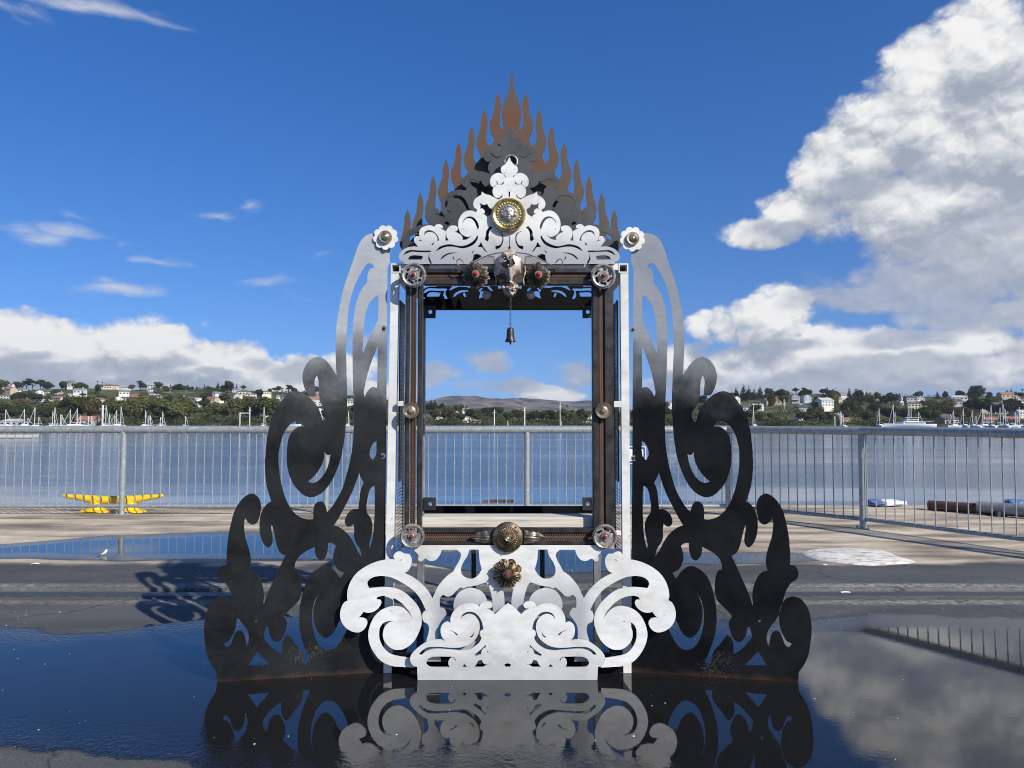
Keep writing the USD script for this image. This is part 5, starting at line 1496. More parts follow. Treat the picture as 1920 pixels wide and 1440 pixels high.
# ---------------------------------------------------------------- yellow mooring cleat behind the railing
yc = at_z(190, 961)[1]
cl = thing('mooring_cleat', 'yellow two-horned mooring cleat on the quay behind the left railing', 'cleat', (at_y(213, 900, yc)[0], yc, 0))
k_ = yc / FPX
sec = [(-94, 929, 2.2), (-90, 929.5, 4.2), (-80, 931, 5.2), (-66, 932.5, 6.4), (-52, 934.5, 8), (-38, 936.5, 9.6), (-26, 937.5, 10), (0, 937, 8.6), (26, 937.5, 10), (38, 936.5, 9.6), (52, 934.5, 8), (66, 932.5, 6.4), (80, 931, 5.2), (90, 929.5, 4.2), (94, 929, 2.2)]
pc = np.array([(dx * k_, 0, at_y(213, v, yc)[2]) for dx, v, r in sec])
part(cl, 'horn_bar', tube(catmull(pc, 4), np.interp(np.linspace(0, len(sec) - 1, (len(sec) - 1) * 4 + 1), range(len(sec)), [r * k_ * .82 for *_, r in sec]), 18), M['yellow_paint'], smooth=60)
for s in (-1, 1):
    xm = s * 29 * k_
    zt = at_y(213, 938, yc)[2]
    prof = [(0.20, .0), (0.20, .018), (.125, .028), (.095, .055), (.082, .10), (.080, zt)]
    part(cl, 'foot', [trimesh.Trimesh(*(lambda m: (m.vertices * [1, .72, 1] + [xm + s * .02, 0, .005], m.faces))(revolve_z([(0, 0)] + prof + [(0, zt)], (0, 0, 0), 28)), process=False)], M['yellow_paint'], smooth=45)
    for q in (-.15, .15):
        part(cl, 'bolt_head', revolve_z([(.016, 0), (.016, .014), (0, .015)], (xm + s * .02 + q, -.04, .024), 6), M['yellow_paint'])

# ---------------------------------------------------------------- odds and ends on the quay
M['rust_red'] = rusty('rust_red', steel=(0.085, 0.055, 0.042), rust=(0.10, 0.042, 0.028), scale=6.0)
M['pipe_grey'] = plain('pipe_grey', (0.20, 0.205, 0.21), 0.5, noise=8.0, amount=0.3)
a, b = at_z(1742, 950, .05), at_z(2010, 972, .05)
pp = thing('rusty_pipe', 'rust-brown pipe with a grey sleeve lying on the concrete beyond the side railing', 'pipe', a)
e = b - a
part(pp, 'pipe', tube([(0, 0, .02), e * .5 + [0, 0, .03], e + [0, 0, .03]], .062, 18), M['rust_red'], smooth=40)
part(pp, 'grey_sleeve', tube([e * .36 + [0, -.03, .05], e * .62 + [0, -.03, .05], e * .98 + [0, -.03, .05]], .068, 18), M['pipe_grey'], smooth=40)
part(pp, 'support', bevel_box(e[0] * .5 - .06, e[0] * .5 + .06, e[1] * .5 - .12, e[1] * .5 + .12, -.05, .02), M['black_steel'])


def lump(name, label, cat, u, v, wpx, hpx, y, mats, seed):
    """crumpled heap: noisy flattened shell with folds, with a second piece lying over it"""
    c = at_z(u, v)
    c = at_y(u, v, y)
    t = thing(name, label, cat, (c[0], y, c[2]))
    w, h = wpx * y / FPX / 2, hpx * y / FPX
    for i, (nm, m, sx, ox) in enumerate(mats):
        s = trimesh.creation.icosphere(3, 1.0)
        nn = meshkit.fbm(s.vertices * 2.4 + seed + i * 7, 4, seed)
        s.vertices *= (.55 + .9 * nn)[:, None]
        s.vertices = s.vertices * [w * sx, w * .5, h * .8] + [ox * w, -.02 * i, h * .45 + .01 * i]
        s.vertices[:, 2] = np.maximum(s.vertices[:, 2], 0)
        part(t, nm, s, m, smooth=50)
    return t


M['tarp_white'] = plain('tarp_white', (0.62, 0.64, 0.66), 0.5, noise=14.0, amount=0.2)
M['tarp_blue'] = plain('tarp_blue', (0.10, 0.16, 0.30), 0.5, noise=14.0, amount=0.3)
M['timber'] = plain('timber', (0.11, 0.065, 0.045), 0.8, noise=10.0, amount=0.4)
lump('folded_tarp', 'crumpled white and blue tarp at the quay edge right of the right-hand post', 'tarp', 1660, 947, 70, 8, 10.35, [('sheet', M['tarp_white'], 1.0, .1), ('blue_fold', M['tarp_blue'], .5, -.5)], 3)
lump('folded_tarp', 'blue and white tarp behind the rusty pipe at the right edge', 'tarp', 1915, 951, 70, 11, 10.2, [('sheet', M['tarp_white'], .9, .2), ('blue_fold', M['tarp_blue'], .7, -.3)], 9)
c = at_y(941, 942, 10.4)
tb = thing('timber_piece', 'short rusty brown timber lying at the quay edge seen through the gate', 'timber', (c[0], 10.4, max(c[2], .01)))
part(tb, 'beam', bevel_box(-.16, .16, -.03, .03, .0, .035, .006), M['rust_red'])
part(tb, 'end_block', bevel_box(-.25, -.165, -.03, .03, .0, .028, .006), M['timber'])
c = at_z(196, 1041)
gl_ = thing('white_feather', 'small white curled feather lying in the far puddle on the left', 'feather', (c[0], c[1], .002))
M['feather_white'] = plain('feather_white', (0.75, 0.75, 0.74), 0.7)
part(gl_, 'vane', tube(np.array([(-.03, 0, .006), (-.012, 0, .010), (.004, 0, .022), (.016, 0, .040), (.014, 0, .050)]), [.004, .010, .013, .010, .003], 8), M['feather_white'], smooth=60)
part(gl_, 'quill', rod((-.085, 0, .004), (-.03, 0, .006), .002, 6), M['timber'])
for i, (u, v, w) in enumerate(((66, 1061, 16), (1547, 1063, 8), (985, 1079, 9), (1585, 1115, 18))):
    c = at_z(u, v)
    lab = ('pale scrap of litter on the asphalt at the left edge', 'tiny pale scrap below the bright concrete patch', 'pale scrap on the asphalt seen under the gate', 'long thin pale scrap on the sunken rail at right')[i]
    t = thing('litter_scrap', lab, 'litter', (c[0], c[1], .016))
    ww = w * c[1] / FPX / 2
    q = np.array([(-ww, -.012, 0), (0, -.017, .004), (ww, -.008, .001), (ww * .9, .012, .003), (0, .010, .007), (-ww * .8, .014, .002)])
    fc = [(0, 1, 4), (0, 4, 5), (1, 2, 3), (1, 3, 4)]
    low = q - [0, 0, .0015]
    fa = fc + [(a + 6, c_ + 6, b + 6) for a, b, c_ in fc] + [x_ for i_ in range(6) for x_ in ((i_, i_ + 6, (i_ + 1) % 6 + 6), (i_, (i_ + 1) % 6 + 6, (i_ + 1) % 6))]
    m = trimesh.Trimesh(np.vstack([q, low]), np.array(fa), process=False)
    m.fix_normals()
    part(t, 'scrap', m, M['feather_white'])

# ---------------------------------------------------------------- estuary and the far shore
WATER_Z, SHORE = -3.0, 420.0
M['water'] = mat('water', {'g': ('geometry', {}), 'm1': ('mapping', dict(scale=(0.30, 1.15, 1.0))), 'n1': ('noise_texture', dict(scale=1.0, detail=6.0, roughness=0.62)), 'm2': ('mapping', dict(scale=(0.007, 0.060, 1.0))), 'n2': ('noise_texture', dict(scale=1.0, detail=4.0, roughness=0.6)),
                           'st': ('map_range', dict(from_min=0.38, from_max=0.62, to_min=0.10, to_max=1.0, clamp=True)), 'b': ('bump', dict(distance=0.16)), 'p': ('principled_bsdf', dict(base_color=(0.075, 0.125, 0.185), roughness=0.09, ior=1.33))},
                 [('g.position', 'm1.vector'), ('m1.vector', 'n1.vector'), ('g.position', 'm2.vector'), ('m2.vector', 'n2.vector'), ('n2.fac', 'st.value'), ('st.result', 'b.strength'), ('n1.fac', 'b.height'), ('b.normal', 'p.normal')])
struct('water', trimesh.Trimesh(np.array([(-9000, 9.0, WATER_Z), (9000, 9.0, WATER_Z), (9000, 9000, WATER_Z), (-9000, 9000, WATER_Z)]), np.array([(0, 1, 2), (0, 2, 3)]), process=False), M['water'])
struct('land', trimesh.Trimesh(np.array([(-9000, -60.0, -.4), (9000, -60.0, -.4), (9000, -9000, -.4), (-9000, -9000, -.4)]), np.array([(0, 2, 1), (0, 3, 2)]), process=False), M['quay_face'])

RIDGE_U = [-900, -400, -100, 0, 150, 300, 420, 520, 640, 760, 830, 900, 1000, 1110, 1200, 1300, 1380, 1480, 1600, 1700, 1800, 1920, 2100, 2500, 3000]
RIDGE_V = [738, 734, 733, 731, 730, 733, 733, 738, 746, 758, 766, 777, 780, 779, 770, 755, 747, 741, 741, 744, 746, 746, 746, 748, 756]
RIDGE_Y = 760.0


def terrain(x, y):
    """height of the far shore: a low bank, then slopes up to a wooded ridge; direction decides how high"""
    u = 960 + FPX * x / y
    hr = EYE[2] + (HORIZON - np.interp(u, RIDGE_U, RIDGE_V)) / FPX * RIDGE_Y
    s = np.clip((y - SHORE) / (RIDGE_Y - SHORE), 0, 1)
    s2 = s ** 1.15
    fall = np.clip((y - RIDGE_Y) / 600, 0, 1)
    p = np.stack([x / 60, y / 60, 0 * x], -1)
    bank = np.clip((y - SHORE) / 6, 0, 1)
    return WATER_Z - .8 + bank * 1.6 + (hr - WATER_Z) * s2 * (1 - .75 * fall) + (meshkit.fbm(p, 4, 31) - .5) * 9 * np.clip(s * 3, 0, 1)


tx = np.arange(-1500, 1501, 15.0)
ty = np.concatenate([np.arange(SHORE - 6, 800, 9.0), np.arange(810, 1700, 60.0)])
TX, TY = np.meshgrid(tx, ty)
M['hillside'] = mat('hillside', {'g': ('geometry', {}), 'n': ('noise_texture', dict(scale=0.045, detail=6.0, roughness=0.65)), 'r': ('rgb_ramp', dict(ramp=[(0.30, (0.030, 0.040, 0.016)), (0.50, (0.075, 0.086, 0.036)), (0.62, (0.125, 0.115, 0.060)), (0.75, (0.20, 0.17, 0.105))])), 'p': ('principled_bsdf', dict(roughness=0.95, specular_ior_level=0.1))},
                    [('g.position', 'n.vector'), ('n.fac', 'r.fac'), ('r.color', 'p.base_color')])
struct('hillside', grid_mesh(TX, TY, terrain(TX, TY)), M['hillside'], smooth=True)

# brown hills far behind, seen through the gate
FY = 4200.0
HU = [-1500, -300, 300, 620, 720, 800, 835, 860, 885, 900, 915, 930, 945, 960, 985, 1010, 1040, 1060, 1085, 1105, 1140, 1200, 1350, 1700, 2300, 3200]
HV = [776, 772, 770, 764, 757, 754, 751.5, 749, 745, 743, 744.5, 747, 747.5, 746.5, 751, 752.5, 757, 759.5, 757, 758, 764, 768, 772, 775, 776, 778]
hx = np.concatenate([np.arange(-7000, -1200, 200.0), np.arange(-1200, 1201, 18.0), np.arange(1400, 7001, 200.0)])
hy = np.linspace(2200, 5200, 60)
HX, HYY = np.meshgrid(hx, hy)
hu = 960 + FPX * HX / FY
top_ = (HORIZON - np.interp(hu, HU, HV)) / FPX * FY
prof_ = np.interp(HYY, [2200, 3000, 3700, FY, 4700, 5200], [0, .30, .70, 1.0, .6, .2])
HZ = -5 + (top_ + 5) * prof_ + (meshkit.fbm(np.stack([HX / 330, HYY / 330, 0 * HX], -1), 5, 77) - .5) * 120 * np.clip(prof_ * 2.5, 0, 1) * np.where(HYY > FY - 150, .16, 1) * np.clip((top_ - 20) / 60, .15, 1)
M['brown_hill'] = mat('brown_hill', {'g': ('geometry', {}), 'n': ('noise_texture', dict(scale=0.006, detail=8.0, roughness=0.66)), 'r': ('rgb_ramp', dict(ramp=[(0.38, (0.020, 0.026, 0.020)), (0.46, (0.060, 0.055, 0.042)), (0.52, (0.150, 0.115, 0.085)), (0.75, (0.215, 0.165, 0.120))])), 'p': ('principled_bsdf', dict(roughness=0.95, specular_ior_level=0.1))},
                      [('g.position', 'n.vector'), ('n.fac', 'r.fac'), ('r.color', 'p.base_color')])
struct('brown_hills', grid_mesh(HX, HYY, HZ), M['brown_hill'], smooth=True)

# ---------------------------------------------------------------- trees: class prims with trunk and crown, referenced once per tree
def foliage(name, dark, light, warm=None):
    nodes = {'o': ('object_info', {}), 'g': ('geometry', {}), 'n': ('noise_texture', dict(scale=0.9, detail=3.0)), 'r': ('rgb_ramp', dict(ramp=[(0.25, dark), (0.75, light)])), 'h': ('map_range', dict(from_min=0.0, from_max=1.0, to_min=0.72, to_max=1.32)),
             'm': ('mix', dict(mix_type='multiply', fac=1.0)), 'd': ('diffuse_bsdf', dict(roughness=0.6)), 't': ('translucent_bsdf', {}), 'x': ('mix_closure', dict(fac=0.22))}
    links = [('g.position', 'n.vector'), ('n.fac', 'r.fac'), ('o.random', 'h.value'), ('r.color', 'm.color1'), ('h.result', 'm.color2'), ('m.color', 'd.color'), ('m.color', 't.color'), ('d.BSDF', 'x.closure1'), ('t.BSDF', 'x.closure2')]
    return mat(name, nodes, links, surface='x.closure')


M['leaf_dark'] = foliage('leaf_dark', (0.022, 0.032, 0.014), (0.062, 0.080, 0.034))
M['leaf_mid'] = foliage('leaf_mid', (0.036, 0.050, 0.018), (0.115, 0.130, 0.045))
M['leaf_olive'] = foliage('leaf_olive', (0.060, 0.064, 0.024), (0.17, 0.165, 0.062))
M['leaf_brown'] = foliage('leaf_brown', (0.062, 0.048, 0.022), (0.165, 0.120, 0.052))
M['leaf_red'] = foliage('leaf_red', (0.06, 0.022, 0.014), (0.16, 0.055, 0.030))
M['bark'] = plain('bark', (0.075, 0.060, 0.047), 0.9, noise=3.0, amount=0.4)
UsdGeom.Scope.Define(stage, '/World/Kinds')


def klass(name):
    return stage.CreateClassPrim(f'/World/Kinds/{name}')


def leaf_cloud(rng, centres, radii, n, size):
    """many small leaf-clump faces through the volume of several lobes, bent a little, facing mostly outward"""
    centres, radii = np.array(centres, float), np.array(radii, float)
    vol = radii.prod(1)
    k = rng.choice(len(centres), n, p=vol / vol.sum())
    d = rng.normal(size=(n, 3))
    d /= np.linalg.norm(d, axis=1, keepdims=True)
    rr = rng.uniform(.45, 1.06, (n, 1)) ** .6
    p = centres[k] + d * radii[k] * rr
    nrm = d + rng.normal(size=(n, 3)) * .55 + [0, 0, .25]
    nrm /= np.linalg.norm(nrm, axis=1, keepdims=True)
    a = np.cross(nrm, rng.normal(size=(n, 3)))
    a /= np.linalg.norm(a, axis=1, keepdims=True)
    b = np.cross(nrm, a)
    s = size * rng.uniform(.5, 1.25, (n, 1))
    q = rng.uniform(.6, 1.1, (n, 4, 1))
    v = np.stack([p + a * s * q[:, 0], p + b * s * q[:, 1] + nrm * s * .3, p - a * s * q[:, 2], p - b * s * q[:, 3] + nrm * s * .3], 1).reshape(-1, 3)
    i = np.arange(n)[:, None] * 4
    return trimesh.Trimesh(v, np.vstack([i + [0, 1, 2], i + [0, 2, 3]]), process=False)


def trunk(pts, r0, r1, limbs=()):
    out = [tube(np.array(pts, float), np.linspace(r0, r1, len(pts)), 7)]
    for l in limbs:
        out.append(tube(np.array(l, float), np.linspace(r0 * .5, r0 * .15, len(l)), 5))
    return out


def tree_kind(name, crown, trunk_m, leaf):
    c = klass(name)
    part(c, 'trunk', trunk_m, M['bark'])
    part(c, 'crown', crown, M[leaf])
    return c


trng = np.random.default_rng(5)
KINDS = {}
for i, leaf in enumerate(('leaf_dark', 'leaf_mid', 'leaf_olive', 'leaf_brown', 'leaf_red')):       # rounded broadleaf, about 9 m tall
    for j in range(2 if i < 4 else 1):
        cs = [(0, 0, 5.6)] + [(trng.uniform(-2.6, 2.6), trng.uniform(-2.2, 2.2), trng.uniform(3.6, 7.2)) for _ in range(7)]
        rs = [(2.6, 2.4, 2.2)] + [(trng.uniform(1.2, 2.1), trng.uniform(1.2, 2.0), trng.uniform(1.0, 1.7)) for _ in range(7)]
        KINDS[f'round_{leaf[5:]}_{j}'] = tree_kind(f'round_{leaf[5:]}_{"ab"[j]}', leaf_cloud(trng, cs, rs, 1500, .42), trunk([(0, 0, -1), (.1, 0, 1.5), (0, .1, 4.5)], .34, .16, [[(0, 0, 2), (1.3, .3, 3.6), (2.2, .5, 5)], [(0, 0, 2.2), (-1.2, -.2, 3.8), (-2.0, -.4, 5.2)]]), leaf)
for j in range(2):                                                                                 # layered conifer, about 14 m
    cs, rs = [], []
    for z in np.arange(2.0, 13.6, .9):
        R = (14 - z) * .27
        for q in range(5):
            a = trng.uniform(0, 6.28)
            cs.append((R * .6 * math.cos(a), R * .6 * math.sin(a), z + trng.uniform(-.4, .4)))
            rs.append((R * .62, R * .62, .42))
    KINDS[f'conifer_{j}'] = tree_kind(f'conifer_{"ab"[j]}', leaf_cloud(trng, cs, rs, 1900, .38), trunk([(0, 0, -1), (0, 0, 6), (0, 0, 13.8)], .32, .05), 'leaf_dark')
for j in range(2):                                                                                 # flat-topped pine or cypress, wind-shaped, about 12 m
    cs, rs = [], []
    for q in range(9):
        a, R = trng.uniform(0, 6.28), trng.uniform(.6, 3.8)
        cs.append((R * math.cos(a) + .6, R * math.sin(a), trng.uniform(8.4, 11.2) - R * .35))
        rs.append((trng.uniform(1.2, 2.1), trng.uniform(1.2, 2.0), trng.uniform(.45, .85)))
    limbs = [[(0, 0, 5), (c[0] * .6, c[1] * .6, c[2] - 1.6), (c[0], c[1], c[2] - .3)] for c in cs[:6]]
    KINDS[f'pine_{j}'] = tree_kind(f'pine_{"ab"[j]}', leaf_cloud(trng, cs, rs, 1300, .36), trunk([(0, 0, -1), (.3, 0, 4), (.1, 0, 8.5)], .38, .18, limbs), 'leaf_dark')
fr = []                                                                                            # tall palm: bare trunk, head of drooping fronds
for q in range(22):
    a, e = q * 2.4, trng.uniform(-.5, 1.1)
    P = [np.array([math.cos(a) * t * 1.9 * math.cos(e), math.sin(a) * t * 1.9 * math.cos(e), 14 + t * 1.9 * math.sin(e) - 1.0 * t * t]) for t in np.linspace(0, 1, 5)]
    side = np.array([-math.sin(a), math.cos(a), 0]) * .24
    v = np.vstack([np.vstack([p - side * (1 - .7 * i / 4) - [0, 0, .10], p, p + side * (1 - .7 * i / 4) - [0, 0, .10]]) for i, p in enumerate(P)])
    f = []
    for i in range(4):
        for k in range(2):
            f += [(3 * i + k, 3 * i + k + 1, 3 * i + k + 4), (3 * i + k, 3 * i + k + 4, 3 * i + k + 3)]
    fr.append(trimesh.Trimesh(v, np.array(f), process=False))
KINDS['palm_0'] = tree_kind('palm', fr, trunk([(0, 0, -1), (.15, 0, 5), (0, 0, 10), (.1, 0, 14)], .24, .15), 'leaf_mid')
cs = [(0, 0, z) for z in np.arange(1, 9, .8)]
KINDS['slim_0'] = tree_kind('slim_cypress', leaf_cloud(trng, cs, [(.75 * (1 - abs(z[2] - 3.5) / 9),) * 2 + (.7,) for z in cs], 700, .30), trunk([(0, 0, -1), (0, 0, 4)], .15, .08), 'leaf_dark')


def place(kind, name, x, y, z, rz, s, label, cat, group):
    x_ = UsdGeom.Xform.Define(stage, '/World/' + numbered('/World', name))
    x_.AddTranslateOp().Set(Gf.Vec3d(float(x), float(y), float(z)))
    x_.AddRotateZOp().Set(math.degrees(rz))
    x_.AddScaleOp().Set(Gf.Vec3f(*([float(s)] * 3 if np.ndim(s) == 0 else [float(q) for q in s])))
    p = x_.GetPrim()
    p.GetReferences().AddInternalReference(KINDS[kind].GetPath() if not isinstance(kind, Usd.Prim) else kind.GetPath())
    p.SetInstanceable(True)
    return tag(p, label, cat, group)


ZONES = [(60, 'left edge'), (125, 'boathouse end'), (235, 'cleat side'), (310, 'left post side'), (400, 'mid left'), (500, 'left wing side'), (730, 'left wing gap'), (870, 'left opening'), (960, 'middle opening'), (1170, 'right opening'), (1370, 'right wing gap'), (1460, 'right wing side'), (1560, 'street side'), (1650, 'right post side'), (1780, 'yacht side'), (1860, 'mid right'), (9999, 'right edge')]
PLACE = {'left edge': 'at the left edge', 'boathouse end': 'just right of the pale boathouse', 'cleat side': "above the yellow cleat's left horn", 'left post side': "above the yellow cleat's right horn", 'mid left': 'midway between cleat and left wing', 'left wing side': 'just left of the left wing', 'left wing gap': 'seen through the left wing', 'left opening': 'left in the gate opening', 'middle opening': 'amid the gate opening', 'right opening': 'right in the gate opening', 'right wing gap': 'seen through the right wing', 'right wing side': 'just right of the right wing', 'street side': 'near the hillside street', 'right post side': 'above the right-hand fence post', 'yacht side': 'above the motor yacht', 'mid right': 'right of the motor yacht', 'right edge': 'at the right edge'}


def side_of(u):
    return PLACE[next(n for m_, n in ZONES if u < m_)]


WORDS = {'round_dark': ('broad_tree', 'dark rounded tree'), 'round_mid': ('broad_tree', 'green rounded tree'), 'round_olive': ('broad_tree', 'olive-green rounded tree'), 'round_brown': ('broad_tree', 'brownish rounded tree'), 'round_red': ('broad_tree', 'reddish autumn tree'),
         'conifer': ('conifer_tree', 'dark pointed conifer'), 'pine': ('pine_tree', 'flat-topped dark pine'), 'palm': ('palm_tree', 'thin palm'), 'slim': ('cypress_tree', 'slim dark cypress')}
HEIGHT = {'round': 8.6, 'conifer': 14.0, 'pine': 11.6, 'palm': 14.6, 'slim': 9.2}
WHERE = {'ridge': 'on the far skyline {}', 'slope': 'on the far slope {}', 'shore': 'on the far shore {}'}


def tree_at(kind, u, v_top, h, y, where, label=None):
    """a tree of height h (m) at distance y whose top shows at (u, v_top); its foot goes into the ground there"""
    w = WORDS[kind.rsplit('_', 1)[0]]
    p = at_y(u, v_top, y)
    g_ = float(terrain(np.array([p[0]]), np.array([float(y)]))[0])
    hh = max(h, 1.0)
    z = p[2] - hh
    if z > g_ + .3:
        hh, z = p[2] - g_, g_
    s = hh / HEIGHT[kind.split('_')[0]]
    sx = min(s, 1.3 * h / HEIGHT[kind.split('_')[0]]) * trng.uniform(.85, 1.25)
    big = 'large ' if h > 9.5 else 'small '
    lab = label or f'{big}{w[1]} {WHERE[where].format(side_of(u))}'
    return place(kind, w[0], p[0], y, z, trng.uniform(0, 6.28), (sx, sx, s), lab, 'tree', None if label else lab + 's')


# trees that stand out on the skyline
for k, u, v, h, y, lab in (
        ('pine_0', 62, 708, 15, 720, 'big dark pine group with bare trunks on the left skyline'), ('pine_1', 76, 711, 14, 715, None), ('pine_0', 50, 712, 13, 722, None), ('round_dark_0', 34, 714, 9, 740, None), ('round_dark_1', 90, 718, 9, 735, None), ('round_dark_0', 6, 718, 8, 740, None),
        ('round_mid_0', 118, 713, 10, 735, None), ('round_dark_1', 130, 716, 9, 735, None), ('conifer_0', 132, 711, 11, 740, None), ('conifer_1', 138, 712, 10, 740, None), ('palm_0', 183, 714, 9, 740, 'pair of palms on the left skyline, taller one'), ('palm_0', 192, 716, 8, 742, None), ('palm_0', 198, 718, 7, 742, None),
        ('pine_1', 264, 713, 12, 740, 'lone spreading dark tree on the left skyline'), ('round_dark_0', 268, 716, 8, 735, None), ('round_dark_1', 160, 719, 8, 735, None), ('round_olive_0', 296, 725, 9, 730, None), ('slim_0', 320, 721, 9, 740, 'small slim cypress on the left skyline by a white house'),
        ('round_dark_0', 334, 718, 11, 735, None), ('round_dark_1', 345, 722, 9, 735, None), ('round_dark_0', 358, 724, 8, 735, None), ('conifer_1', 369, 722, 9, 740, None), ('slim_0', 384, 720, 9, 740, None), ('round_dark_1', 393, 724, 8, 738, None), ('conifer_0', 409, 715, 13, 740, None), ('round_mid_1', 420, 720, 10, 735, None),
        ('round_dark_0', 431, 720, 10, 735, None), ('slim_0', 444, 720, 8, 742, None), ('pine_0', 456, 721, 10, 740, None), ('round_dark_1', 484, 729, 8, 745, None), ('pine_1', 505, 728, 9, 745, None), ('pine_0', 519, 722, 13, 740, None), ('pine_1', 541, 721, 13, 740, None), ('round_dark_0', 556, 731, 9, 745, None), ('round_dark_1', 575, 733, 8, 745, None),
        ('round_dark_0', 655, 740, 8, 720, None), ('round_mid_0', 690, 745, 8, 700, None), ('conifer_0', 808, 746, 11, 690, 'twin dark conifers at the left edge of the gate opening'), ('conifer_1', 816, 747, 10, 690, None), ('round_dark_0', 828, 755, 9, 660, None), ('round_mid_1', 840, 760, 9, 640, None), ('round_dark_1', 858, 758, 10, 640, None),
        ('round_dark_0', 846, 762, 9, 620, None), ('conifer_0', 875, 757, 9, 630, None), ('palm_0', 900, 768, 8, 600, None), ('palm_0', 893, 770, 8, 590, None), ('conifer_1', 916, 764, 8, 620, None), ('round_dark_1', 925, 772, 8, 600, None), ('round_dark_0', 978, 766, 10, 600, 'dark round tree beside the right mast in the gate opening'), ('palm_0', 1064, 759, 13, 560, 'tall thin palm seen through the right of the gate opening'),
        ('conifer_0', 1380, 724, 18, 680, None), ('conifer_1', 1394, 718, 20, 690, 'tallest dark conifer of the clump right of the right wing'), ('conifer_0', 1404, 722, 18, 690, None), ('conifer_1', 1414, 726, 16, 690, None), ('conifer_0', 1425, 722, 14, 700, None), ('conifer_1', 1436, 731, 9, 700, None), ('round_dark_1', 1372, 734, 13, 680, None),
        ('round_mid_0', 1460, 730, 10, 720, 'olive domed tree on the right skyline between two conifers'), ('pine_0', 1492, 725, 12, 735, None), ('pine_1', 1506, 726, 12, 735, None), ('round_dark_0', 1514, 728, 9, 735, None), ('round_dark_1', 1543, 728, 8, 740, None), ('conifer_1', 1551, 724, 11, 740, None), ('palm_0', 1566, 728, 8, 740, None),
        ('conifer_0', 1592, 725, 18, 650, None), ('conifer_1', 1602, 734, 17, 620, None), ('conifer_0', 1612, 739, 18, 600, None), ('conifer_1', 1624, 731, 16, 650, None), ('conifer_0', 1634, 738, 17, 610, None), ('round_dark_0', 1606, 756, 12, 560, None), ('conifer_1', 1646, 746, 14, 590, None), ('round_dark_1', 1660, 742, 10, 650, None),
        ('pine_1', 1670, 735, 9, 735, None), ('round_brown_0', 1721, 733, 9, 740, None), ('conifer_0', 1757, 732, 9, 735, None), ('round_red_0', 1772, 733, 9, 735, 'reddish rounded tree on the right skyline'), ('round_dark_0', 1797, 733, 8, 740, None), ('round_mid_1', 1827, 720, 16, 725, None), ('round_dark_1', 1834, 725, 15, 720, 'tall leaning eucalyptus-like tree highest on the right skyline'),
        ('round_dark_0', 1822, 735, 10, 715, None), ('round_dark_1', 1845, 746, 10, 690, None), ('conifer_1', 1870, 736, 8, 735, None), ('conifer_0', 1888, 729, 11, 735, None), ('conifer_1', 1896, 727, 12, 735, None), ('conifer_0', 1908, 738, 9, 720, None), ('palm_0', 1917, 729, 12, 730, 'tall palm on the skyline at the right edge'),
        ('round_olive_1', 1750, 746, 13, 620, 'yellowish olive tree in the middle of the right hillside'), ('round_olive_0', 1738, 750, 11, 610, None)):
    tree_at(k, u, v, h, y, 'ridge', lab)
# belt along the shore
def scatter(n, u0, u1, y0, y1, hs, kinds, where, vfun=None):
    for _ in range(n):
        u, y = trng.uniform(u0, u1), trng.uniform(y0, y1)
        x = (u - 960) / FPX * y
        g_ = float(terrain(np.array([x]), np.array([y]))[0])
        h = trng.uniform(*hs)
        k = kinds[trng.integers(len(kinds))]
        v = HORIZON - (g_ + h - EYE[2]) / y * FPX
        tree_at(k, u, v, h, y, where)


scatter(26, 130, 505, 432, 470, (12, 17), ['round_mid_0', 'round_mid_1', 'round_olive_0', 'round_olive_1', 'round_brown_0'], 'shore')
scatter(12, -60, 160, 436, 480, (8, 12), ['round_dark_0', 'round_mid_1', 'round_olive_0', 'round_dark_1'], 'shore')
scatter(10, 500, 720, 435, 480, (7, 11), ['round_mid_0', 'round_dark_0', 'round_olive_1'], 'shore')
scatter(26, 770, 1170, 432, 500, (6, 9.5), ['round_dark_0', 'round_dark_1', 'round_mid_0', 'round_olive_0', 'round_brown_1'], 'shore')
scatter(10, 1180, 1420, 432, 480, (7, 10), ['round_mid_0', 'round_olive_0', 'round_dark_0', 'round_brown_0'], 'shore')
scatter(16, 1400, 1600, 430, 470, (5, 9), ['round_mid_0', 'round_mid_1', 'round_olive_1', 'round_brown_0'], 'shore')
scatter(12, 1590, 1760, 430, 480, (6, 10), ['round_dark_0', 'round_dark_1', 'round_mid_0'], 'shore')
scatter(14, 1770, 1990, 440, 520, (8, 12), ['round_brown_0', 'round_dark_0', 'round_dark_1', 'round_brown_1', 'round_red_0'], 'shore')
scatter(72, -60, 720, 470, 735, (7, 11.5), ['round_dark_0', 'round_dark_1', 'round_mid_0', 'round_olive_1', 'round_brown_1', 'pine_0'], 'slope')
scatter(16, 780, 1160, 510, 640, (6, 9), ['round_dark_0', 'round_dark_1', 'round_mid_0'], 'slope')
scatter(64, 1200, 1990, 480, 720, (7, 11), ['round_dark_0', 'round_dark_1', 'round_mid_0', 'round_olive_0', 'round_brown_1'], 'slope')
# low scrub and garden green that nobody could count
sc = []
srng = np.random.default_rng(9)
for _ in range(1500):
    u, y = srng.uniform(-150, 2080), srng.uniform(424, 760) if srng.random() < .75 else srng.uniform(422, 436)
    x = (u - 960) / FPX * y
    sc.append((x, y, float(terrain(np.array([x]), np.array([y]))[0]), srng.uniform(1.4, 4.2)))
sc = np.array(sc)
struct('scrub', leaf_cloud(srng, sc[:, :3] + [0, 0, .8], np.column_stack([sc[:, 3] * 1.5, sc[:, 3] * 1.5, sc[:, 3] * .8]), 70000, .60), M['leaf_mid'], kind='stuff', label='low green scrub and hedges covering the far hillsides', cat='scrub')

